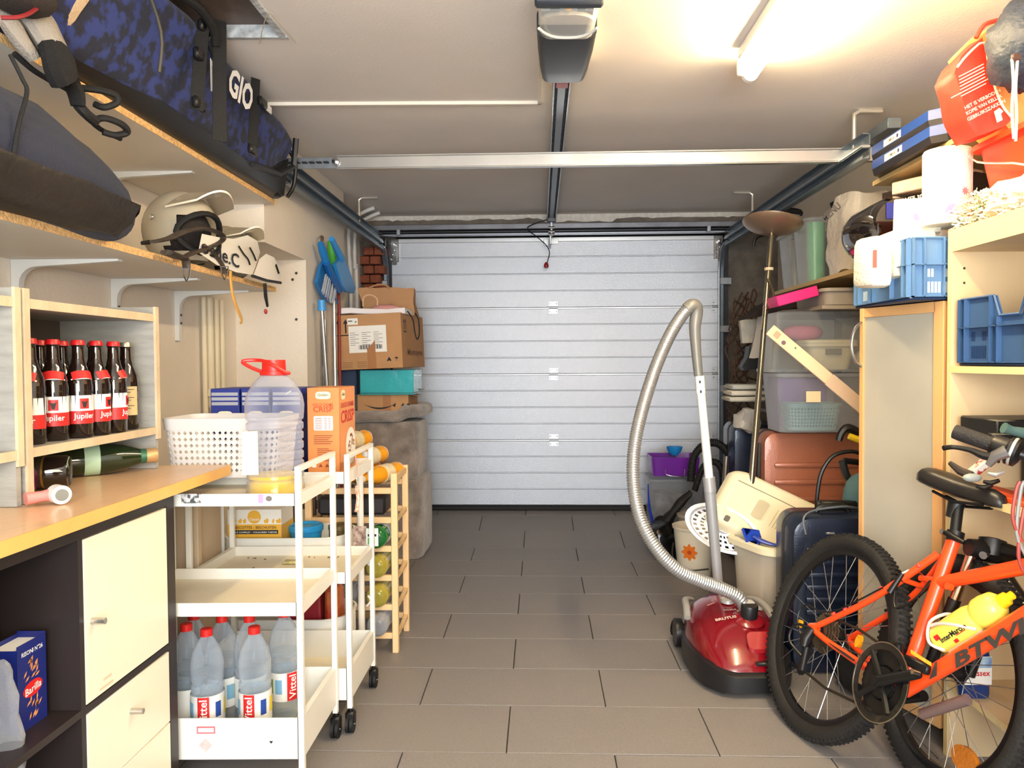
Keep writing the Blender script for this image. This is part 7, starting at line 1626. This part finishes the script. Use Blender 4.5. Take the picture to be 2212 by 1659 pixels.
# seat
tube3('seat_post', [(STu, STv, 0), (STu-.022, STv+.085, 0)], .0135, mat=BLACK)
tube3('seat_clamp', [(STu+.002, STv-.008, 0), (STu-.002, STv+.018, 0)], .0215, mat=BLACK); tube3('clamp_lever', [(STu, STv+.006, .024), (STu+.03, STv-.0, .026), (STu+.055, STv-.004, .018)], [.009, .008, .006], mat=BLACK)
O('clamp_bolt', MB().cyl(Bk(STu-.014, STv+.006, .022), Bk(STu-.014, STv+.006, .032), .007, n=10), CHROME, bike)
tube3('post_head', [(STu-.03, STv+.05, 0), (STu-.03, STv+.092, 0)], [.016, .022], mat=BLACK); tube3('saddle_rail', [(STu-.10, STv+.105, .022), (STu-.02, STv+.09, .022), (STu+.07, STv+.10, .014)], .004, mat=BLACK); tube3('saddle_rail', [(STu-.10, STv+.105, -.022), (STu-.02, STv+.09, -.022), (STu+.07, STv+.10, -.014)], .004, mat=BLACK)
SV = STv+.132
def sd(u, hw_, h, dz=0): return [Bk(STu-.03+u, SV+dz-(h if abs(t_) > 2 else 0)+.0*t_, 0) for t_ in (0,)] 
rs = []
for (u, hw_, dz, th) in ((-.128, .028, .004, .022), (-.120, .055, .008, .040), (-.09, .074, .010, .055), (-.05, .066, .006, .055), (0, .042, .000, .048), (.05, .028, -.004, .044), (.10, .024, -.006, .042), (.125, .019, -.010, .034), (.137, .008, -.016, .016)):
    rs.append([Bk(STu-.02+u, SV+dz+th*.5*math.sin(a_)-(.010 if math.sin(a_) < -.2 else 0)*abs(math.cos(a_)), hw_*math.cos(a_)) for a_ in np.linspace(0, 2*PI, 17)[:-1]])
O('saddle', MB().rings(rs), M('saddle_black', (34, 32, 31), .38, bump=.05, bs=200), bike, 'padded black saddle', sharp=60)
# drivetrain
def disc(nm, u, v, w, r, t, mat, n=36, hole=None, lb=None, teeth=0):
    pr = []
    for w_ in (w, w+t):
        pr.append([Bk(u+r*(1+(.04 if teeth and i % 2 else 0))*math.cos(2*PI*i/n), v+r*(1+(.04 if teeth and i % 2 else 0))*math.sin(2*PI*i/n), w_) for i in range(n)])
    if hole:
        hr = [[Bk(u+hole*math.cos(2*PI*i/n), v+hole*math.sin(2*PI*i/n), w_) for i in range(n)] for w_ in (w+t, w)]
        return O(nm, MB().rings([pr[0], pr[1], hr[0], hr[1]], closed=True, caps=False), mat, bike, lb)
    return O(nm, MB().rings(pr), mat, bike, lb)
disc('chain_guard', BBu, BBv, .068, .100, .003, M('guard_black', (24, 24, 26), .25, coat=.5), 48, .082, 'glossy black chain guard')
disc('guard_edge', BBu, BBv, .0705, .1012, .0015, CHROME, 48, .0985)
disc('chainring', BBu, BBv, .056, .078, .003, DRV, 64, .045, teeth=1); disc('chainring', BBu, BBv, .048, .062, .003, DRV, 56, .035, teeth=1); disc('spider', BBu, BBv, .060, .040, .006, BLACK, 20)
for k in range(4):
    a_ = PI/4+PI/2*k; tube3('spider_arm', [(BBu, BBv, .064), (BBu+.085*math.cos(a_), BBv+.085*math.sin(a_), .070)], .008, mat=BLACK, n=6)
tube3('crank_arm', [(BBu, BBv, .074), (BBu+.125, BBv+.07, .082)], [.015, .012], mat=BLACK); O('crank_bolt', MB().cyl(Bk(BBu, BBv, .070), Bk(BBu, BBv, .090), .011), DRV, bike)
tube3('crank_arm', [(BBu, BBv, -.07), (BBu-.125, BBv-.07, -.078)], [.014, .011], mat=BLACK)
def pedal(u, v, w, par=bike):
    p_ = O('pedal', MB().box((-.045, -.011, -.0), (.045, .011, .08), .004, Matrix.Translation(Bk(u, v, w)) @ Matrix((bd*.8-bu*.5, bu*.85+bd*.5, bs2)).transposed().to_4x4()), BLACK, par)
    O('pedal_reflector', MB().box((-.036, -.008, .030), (.036, .008, .034), .001, Matrix.Translation(Bk(u, v, w)+bd*.035-bu*.02) @ Matrix((bs2, bu, bd)).transposed().to_4x4()), AMB, p_, 'amber reflector')
tube3('pedal_axle', [(BBu+.125, BBv+.07, .08), (BBu+.125, BBv+.07, .10)], .006, mat=CHROME)
pm = Matrix((( -bs2*.9-bd*.3).normalized(), bu, ((bd*.9-bs2*.3)).normalized())).transposed().to_4x4(); pm.translation = P(1998, 1440, Y=1.93)
o_ = O('pedal', MB().box((-.048, -.012, -.035), (.048, .012, .035), .004, pm), BLACK, bike)
O('pedal_reflector', MB().slab(P(1968, 1412, Y=1.885), (P(2012, 1440, Y=1.88)-P(1968, 1412, Y=1.885)).normalized(), ZA, YA, (P(2012, 1440, Y=1.88)-P(1968, 1412, Y=1.885)).length, .010, .004), AMB, o_, 'amber pedal reflector')
for k in range(5): disc('sprocket', 0, 0, .020+.005*k, .060-.007*k, .002, M('sprocket_steel', (120, 104, 84), .4, .8), 48, .018, teeth=1)
tube3('chain', [(0, .050, .040), (.17, .062, .050), (BBu, .052, .058)], .004, mat=M('chain_oily', (56, 48, 40), .5, .6), n=6); tube3('chain', [(-.01, -.125, .052), (.12, -.13, .054), (BBu-.01, -.105, .058)], .004, mat=M('chain_oily', (0, 0, 0)), n=6)
tube3('derailleur_hanger', [(0, 0, .066), (-.008, -.035, .072), (.0, -.06, .075)], [.014, .018, .012], mat=DRV); tube3('derailleur_cage', [(0, -.055, .066), (.005, -.125, .060)], [.012, .010], mat=DRV)
for v in (-.062, -.122): disc('jockey_wheel', .0, v, .056, .019, .006, DRV, 22, .004, teeth=1)
tube3('derailleur_guard', [(.01, 0, .07), (-.04, -.01, .098), (-.045, -.06, .098), (.01, -.085, .08)], .004, mat=BLACK, sub=4, n=6)
tube3('gear_cable', [(.21, .195, .052), (.06, .07, .07), (-.04, .055, .085), (-.055, .01, .088), (-.02, -.03, .085)], .0025, mat=BLACK, sub=5, n=6); tube3('gear_cable', [(.24, .235, .045), (.275, .16, .05), (.32, .20, .04), (.34, .26, .03)], .0028, mat=BLACK, sub=5, n=6)
tube3('front_derailleur', [(BBu-.01, BBv+.06, .03), (BBu-.01, BBv+.105, .045)], [.016, .012], mat=DRV)
# brake
tube3('brake_arm', [(.245, .19, .055), (.255, .25, .045)], [.009, .006], mat=BLACK); tube3('brake_pad', [(.215, .225, .035), (.255, .235, .035)], .007, mat=DBLACK); tube3('brake_noodle', [(.255, .25, .045), (.262, .272, .02), (.255, .262, -.02)], .0035, mat=CHROME, sub=4)
O('reflector', MB().rings([[Bk(.165+p[0]*.018+0, -.0+p[1]*.036+.03, .028+t_) for p in ELL] for t_ in (0, .012)]), AMB, bike, 'amber spoke reflector')
O('rear_reflector', MB().rings([[Bk(-.045+p[0]*.018, -.005+p[1]*.024, .075+t_) for p in ELL] for t_ in (0, .010)]), AMB, bike, 'small amber reflector')
# handlebar with the grip that reaches back over the saddle
g0, g1, g2_, g3 = P(2062, 932, Y=1.76), P(2148, 962, Y=1.70), P(2215, 985, Y=1.66), Bk(HU-.02, HV+.14)
O('handlebar', MB().tube([g0.lerp(g1, .1), g1, g2_, g3], .011, 10, sub=4), BLACK, bike); O('stem', MB().tube([Bk(HU+.01, HV+.03), g3], [.018, .018], 10), BLACK, bike)
O('grip', MB().tube([g0, g0.lerp(g1, .15), g0.lerp(g1, .9), g1], [.0165, .0175, .0170, .0175], 16), M('grip_rubber', (34, 31, 30), .7, bump=.5, bs=160), bike, 'ribbed rubber grip'); O('grip_end', MB().cyl(g0-(g1-g0)*.012, g0, .010), DBLACK, bike)
ga = (g2_-g1).normalized(); O('gear_shifter', MB().lathe([(0, 0), (.021, 0), (.024, .006), (.025, .030), (.031, .034), (.031, .052), (.02, .058), (0, .06)], g1-ga*.005, ga, 24), BLACK, bike); O('shifter_ring', MB().lathe([(.0315, .040), (.0325, .043), (.0315, .046)], g1-ga*.005, ga, 24, caps=False), VG, bike)
for k in range(8): O('shifter_rib', MB().tube([g1+ga*.002+V((0, -.022*math.cos(.5*k-1.6), .022*math.sin(.5*k-1.6))), g1+ga*.024+V((0, -.024*math.cos(.5*k-1.6), .024*math.sin(.5*k-1.6)))], .0022, 5), DBLACK, bike)
O('brake_lever', MB().tube([P(2038, 968, Y=1.72), P(2060, 966, Y=1.72), P(2095, 972, Y=1.70), P(2125, 984, Y=1.68), P(2160, 990, Y=1.66)], [.006, .005, .006, .009, .011], 8, sub=4), BLACK, bike); O('lever_mount', MB().tube([P(2135, 1005, Y=1.67), P(2150, 985, Y=1.66), P(2175, 975, Y=1.65)], [.007, .012, .014], 8), M('mount_grey', (120, 116, 112), .4, .5), bike)
# bottle cage and bottle
cage = M('cage_white', (226, 206, 198), .4)
ct0 = BBu+.135; e1l = V((HU-.03-BBu-.01, HV-.085-BBv, 0)); 
def onDT(s_, off, w=0): # s along down tube (m), off above it
    L_ = math.hypot(HU-.04-BBu, HV-.085-BBv); cu, cv = (HU-.04-BBu)/L_, (HV-.085-BBv)/L_
    return Bk(BBu+.01+cu*s_-cv*off, BBv+cv*s_+cu*off, w)
bt_ = thing('sports_bottle', 'bright yellow sports bottle with red and black lettering in the bicycle cage', 'bottle', tuple(onDT(.2, .06)))
a0, a1 = onDT(.150, .062), onDT(.36, .062)
O('bottle_body', MB().lathe([(0, 0), (.031, .002), (.038, .014), (.038, .11), (.035, .122), (.031, .130), (.035, .138), (.038, .146), (.038, .165), (.033, .19), (.020, .202), (0, .204)], a0, a1-a0, 28), M('bottle_yellow', (246, 232, 96), .35, coat=.3), bt_)
O('spout', MB().lathe([(0, .20), (.018, .20), (.016, .22), (.010, .224), (.010, .236), (0, .238)], a0, a1-a0, 18), M('spout_yellow', (244, 206, 30), .35), bt_)
bdir = (a1-a0).normalized(); cdir = (V((0, 0, HC))-a0).normalized(); nrm_ = (cdir-bdir*cdir.dot(bdir)).normalized(); bup = nrm_.cross(bdir).normalized(); bup = bup if bup.z > 0 else -bup
text('InterMarche', a0+bdir*.072+nrm_*.0386, bdir, bup, .082, .013, INK, bt_, bold=.03); patch(a0+bdir*.09+nrm_*.0389-bup*.008, bdir, bup, .03, .002, RPRINT, bt_, 'red_line'); patch(a0+bdir*.028+nrm_*.0386+bup*.010, bdir, bup, .015, .012, RPRINT, bt_, 'red_mark'); patch(a0+bdir*.066+nrm_*.0384-bup*.018, bdir, bup, .012, .008, RPRINT, bt_, 'red_mark')
cg = O('bottle_cage', MB().tube([onDT(.17, .024, .015), onDT(.150, .05, .036), onDT(.17, .095, .034), onDT(.205, .105, .015), onDT(.22, .10, -.01)], .004, 8, sub=5).tube([onDT(.275, .026, .016), onDT(.24, .05, .037), onDT(.20, .075, .038), onDT(.17, .085, .036)], .004, 8, sub=5).tube([onDT(.17, .024, .0), onDT(.28, .024, 0)], .006, 6), cage, bike, 'white bottle cage')
# kick plate / second frame parts low in the picture
tube3('shock_sleeve', [(BBu+.055, BBv-.035, -.03), (BBu+.17, BBv+.055, -.03)], .014, mat=M('sleeve_grey', (110, 88, 84), .5), n=10)
# ---- second bicycle: front wheel, fork, stem seen past the orange one
b2o = V((1.055, 1.98, .302)); b2d = V((.12, -.9928, 0)); b2s = V((-.9928, -.12, 0)); le = -.22
b2u = V((0, 0, 1))*math.cos(le)-b2s*math.sin(-le); b2u = (V((0, 0, 1))*math.cos(.22)-b2s*math.sin(.22)).normalized(); b2w = b2d.cross(b2u).normalized()
def B2(u, v, w=0): return b2o+b2d*u+b2u*v+b2w*w
bk2 = thing('bicycle', 'black bicycle behind the orange one, showing front wheel and suspension fork', 'bicycle', (1.1, 1.9, 0))
wheel_mesh(bk2, B2, R=.300, tw=.026)
cr = P(2142, 1192, Y=1.96)
for s_ in (-1, 1):
    lo = B2(0, 0, s_*.058); hi = cr+b2w*s_*.05
    O('fork_lower', MB().tube([lo, lo.lerp(hi, .58)], [.014, .016], 12), BLACK, bk2); O('stanchion', MB().tube([lo.lerp(hi, .56), hi], .0125, 12), M('stanchion_chrome', (206, 180, 160), .18, 1), bk2)
O('fork_crown', MB().tube([cr+b2w*.065, cr, cr-b2w*.065], [.022, .03, .022], 12), BLACK, bk2)
O('stem_top', MB().lathe([(0, -.02), (.032, -.02), (.034, .0), (.032, .022), (.014, .026), (.012, .022), (0, .022)], cr+V((.0, 0, .01)), (.25, .2, .95), 24), BLACK, bk2); O('stem', MB().tube([cr+V((.01, 0, .012)), P(2225, 1205, Y=1.86)], [.019, .016], 10), BLACK, bk2)
O('crown_bolt', MB().cyl(cr+V((-.030, -.025, .0)), cr+V((-.042, -.035, .0)), .010, n=10), CHROME, bk2)
O('frame_tube', MB().tube([cr+V((.02, -.01, -.05)), P(2225, 1330, Y=1.84)], .02, 10), M('frame_black', (24, 22, 24), .3, coat=.4), bk2)
O('reflector', MB().rings([[B2(.12+p[0]*.09, -.17+p[1]*.06, -.004+t_) for p in ELL] for t_ in (0, .012)]), M('reflector_brown', (190, 110, 30), .2, coat=.5, bump=.3, bs=100), bk2, 'amber spoke reflector')
for (x0_, y0_, x1_, y1_, m_) in ((2195, 1060, 2188, 1120, 'red'), (2205, 1060, 2196, 1150, 'grey'), (2210, 1110, 2200, 1200, 'red')):
    O('brake_cable', MB().tube([P(x0_+8, y0_-20, Y=1.68), P(x0_, y0_, Y=1.68), P(x1_, y1_, Y=1.68), P(x1_+20, y1_+50, Y=1.68)], .004, 6, sub=4), M('cable_%s' % m_, (170, 70, 60) if m_ == 'red' else (150, 160, 150), .5), bk2)
# ---- things inside the bookcase
def sbox(nm, lb, cat, px0, py0, px1, py1, Y, dY, m_, bev=.004):
    a_, b_ = P(px0, py1, Y=Y), P(px1, py0, Y=Y); return solo(nm, lb, cat, MB().box((a_.x, Y, a_.z), (b_.x, Y+dY, b_.z), bev), m_)
z0_ = zs2+.001
solo('blue_bin', 'royal blue plastic bin on the middle bookcase shelf behind the saddle', 'bin', MB().rings([[V((1.33+p[0]*k_, 1.79+p[1]*k_, z)) for p in rr(.20, .18, .02, 3)] for z, k_ in ((z0_, .88), (z0_+.11, 1), (z0_+.112, 1.05), (z0_+.118, 1.05), (z0_+.118, .96), (z0_+.01, .84))]), M('bin_blue', (22, 50, 130), .4))
solo('orange_tray', 'flat orange tray with tools on the middle bookcase shelf', 'tray', MB().box((BX+.02, 1.80, z0_), (BX+.10, 2.08, z0_+.012), .002), M('tray_orange', (232, 76, 20), .5))
tl_ = thing('hand_tool', 'grey folding knife with silver blade on the orange tray', 'tool', tuple(P(2110, 1020, Y=1.95)))
O('handle', MB().tube([P(2052, 1000, Y=1.98), P(2075, 1018, Y=1.95), P(2098, 1028, Y=1.93)], [.006, .011, .012], 8), M('tool_brown', (50, 42, 38), .5), tl_); O('head', MB().sphere(P(2100, 1032, Y=1.92), .016, 12, (1.5, .8, .7)), M('tool_grey', (150, 160, 156), .35), tl_)
solo('silver_tin', 'red and silver striped tin among the tools on the shelf', 'tin', MB().slab(P(2112, 1030, Y=1.93), V((.75, 0, .6)).normalized(), V((-.6, 0, .75)).normalized(), YA, .055, .018, .03, .002), M('tin_stripe', (200, 196, 190), .4, col2=(150, 40, 36), vs=25, ramp=(.48, .52)))
for (x, y, lb, m_) in ((2140, 1040, 'dark pliers lying in the tool clutter', BLACK), (2150, 1022, 'pale clamp lying on top of the tool clutter', VG), (2125, 1050, 'long black screwdriver at the shelf edge', BLACK)):
    solo('hand_tool', lb, 'tool', MB().tube([P(x-16, y, Y=1.93), P(x, y+4, Y=1.92), P(x+18, y-2, Y=1.92)], [.004, .007, .005], 8), m_)
dc = thing('drill_case', 'black power tool box with teal grips on the upper part of the bookcase', 'tool box', tuple(P(2180, 960, Y=1.86)))
a_ = P(2148, 985, Y=1.95); O('case_body', MB().box((P(2143, 930, Y=1.95).x, 1.93, zs2+.13), (BD-.02, 2.10, P(2150, 906, Y=1.95).z), .004), BLACK, dc)
O('case_tier', MB().box((P(2130, 930, Y=1.93).x, 1.90, zs2+.12), (BD-.06, 1.928, P(2150, 934, Y=1.93).z), .004), BLACK, dc)
for dy in (0, 32): O('teal_grip', MB().tube([P(2168, 924+dy, Y=1.86), P(2185, 930+dy, Y=1.86), P(2216, 936+dy, Y=1.86)], [.014, .011, .014], 10, sub=3), M('grip_teal', (76, 104, 100), .5), dc, 'grey teal grip')
O('case_stand', MB().box((BX+.18, 1.95, zs2+.001), (BD-.02, 2.10, zs2+.13), .004), BLACK, dc)
# glass cleaner
gx = thing('cleaner_bottle', 'blue glass cleaner bottle with red lettering on the lowest shelf', 'bottle', (1.19, 2.02, .219))
gp = P(2110, 1535, Y=2.0); gx0, gx1 = P(2088, 1535, Y=2.0).x, P(2142, 1535, Y=2.0).x
gz1 = P(2115, 1472, Y=2.0).z; gcx = (gx0+gx1)/2+.0
GZ = .219
O('bottle_body', MB().rings([[V((gcx+p[0]*k_, 2.03+p[1]*k_, z)) for p in rr(.075, .045, .015, 4)] for z, k_ in ((GZ, .95), (GZ+.01, 1), (GZ+.11, 1), (GZ+.15, .8), (GZ+.165, .4), (GZ+.185, .4))]), M('cleaner_blue', (30, 60, 120), .2, clear=.2), gx)
lz = GZ+.075; fl_ = patch(V((gcx, 2.0065, lz)), XA, ZA, .072, .075, PAPER, gx, 'front_label'); patch(V((gcx, 2.0055, lz+.022)), XA, ZA, .07, .028, M('label_blue', (50, 110, 180), .4, col2=(190, 214, 230), vs=30), fl_, 'picture'); text('Glassex', V((gcx, 2.0058, lz-.006)), XA, ZA, .062, .016, RPRINT, fl_, bold=.02)
O('trigger_head', MB().tube([V((gcx, 2.03, GZ+.185)), V((gcx, 2.03, GZ+.22)), V((gcx-.02, 2.01, GZ+.225))], [.014, .012, .008], 8), M('trigger_red', (150, 40, 30), .4), gx)
solo('red_box', 'dark red wooden box in the nearest lower corner of the bookcase', 'box', MB().box((BX+.01, 1.20, .219), (BX+.28, 1.62, .52), .004), M('dark_red_wood', (86, 22, 16), .4, var=.1))
solo('wood_offcut', 'pale wooden board with white edge lying on the floor by the black wheel', 'board', MB().slab(V((1.07, 1.55, .001)), V((.25, .97, 0)).normalized(), V((-.97, .25, 0)).normalized()*-1, ZA, .30, .05, .018, .001), M('offcut', (216, 180, 120), .6))
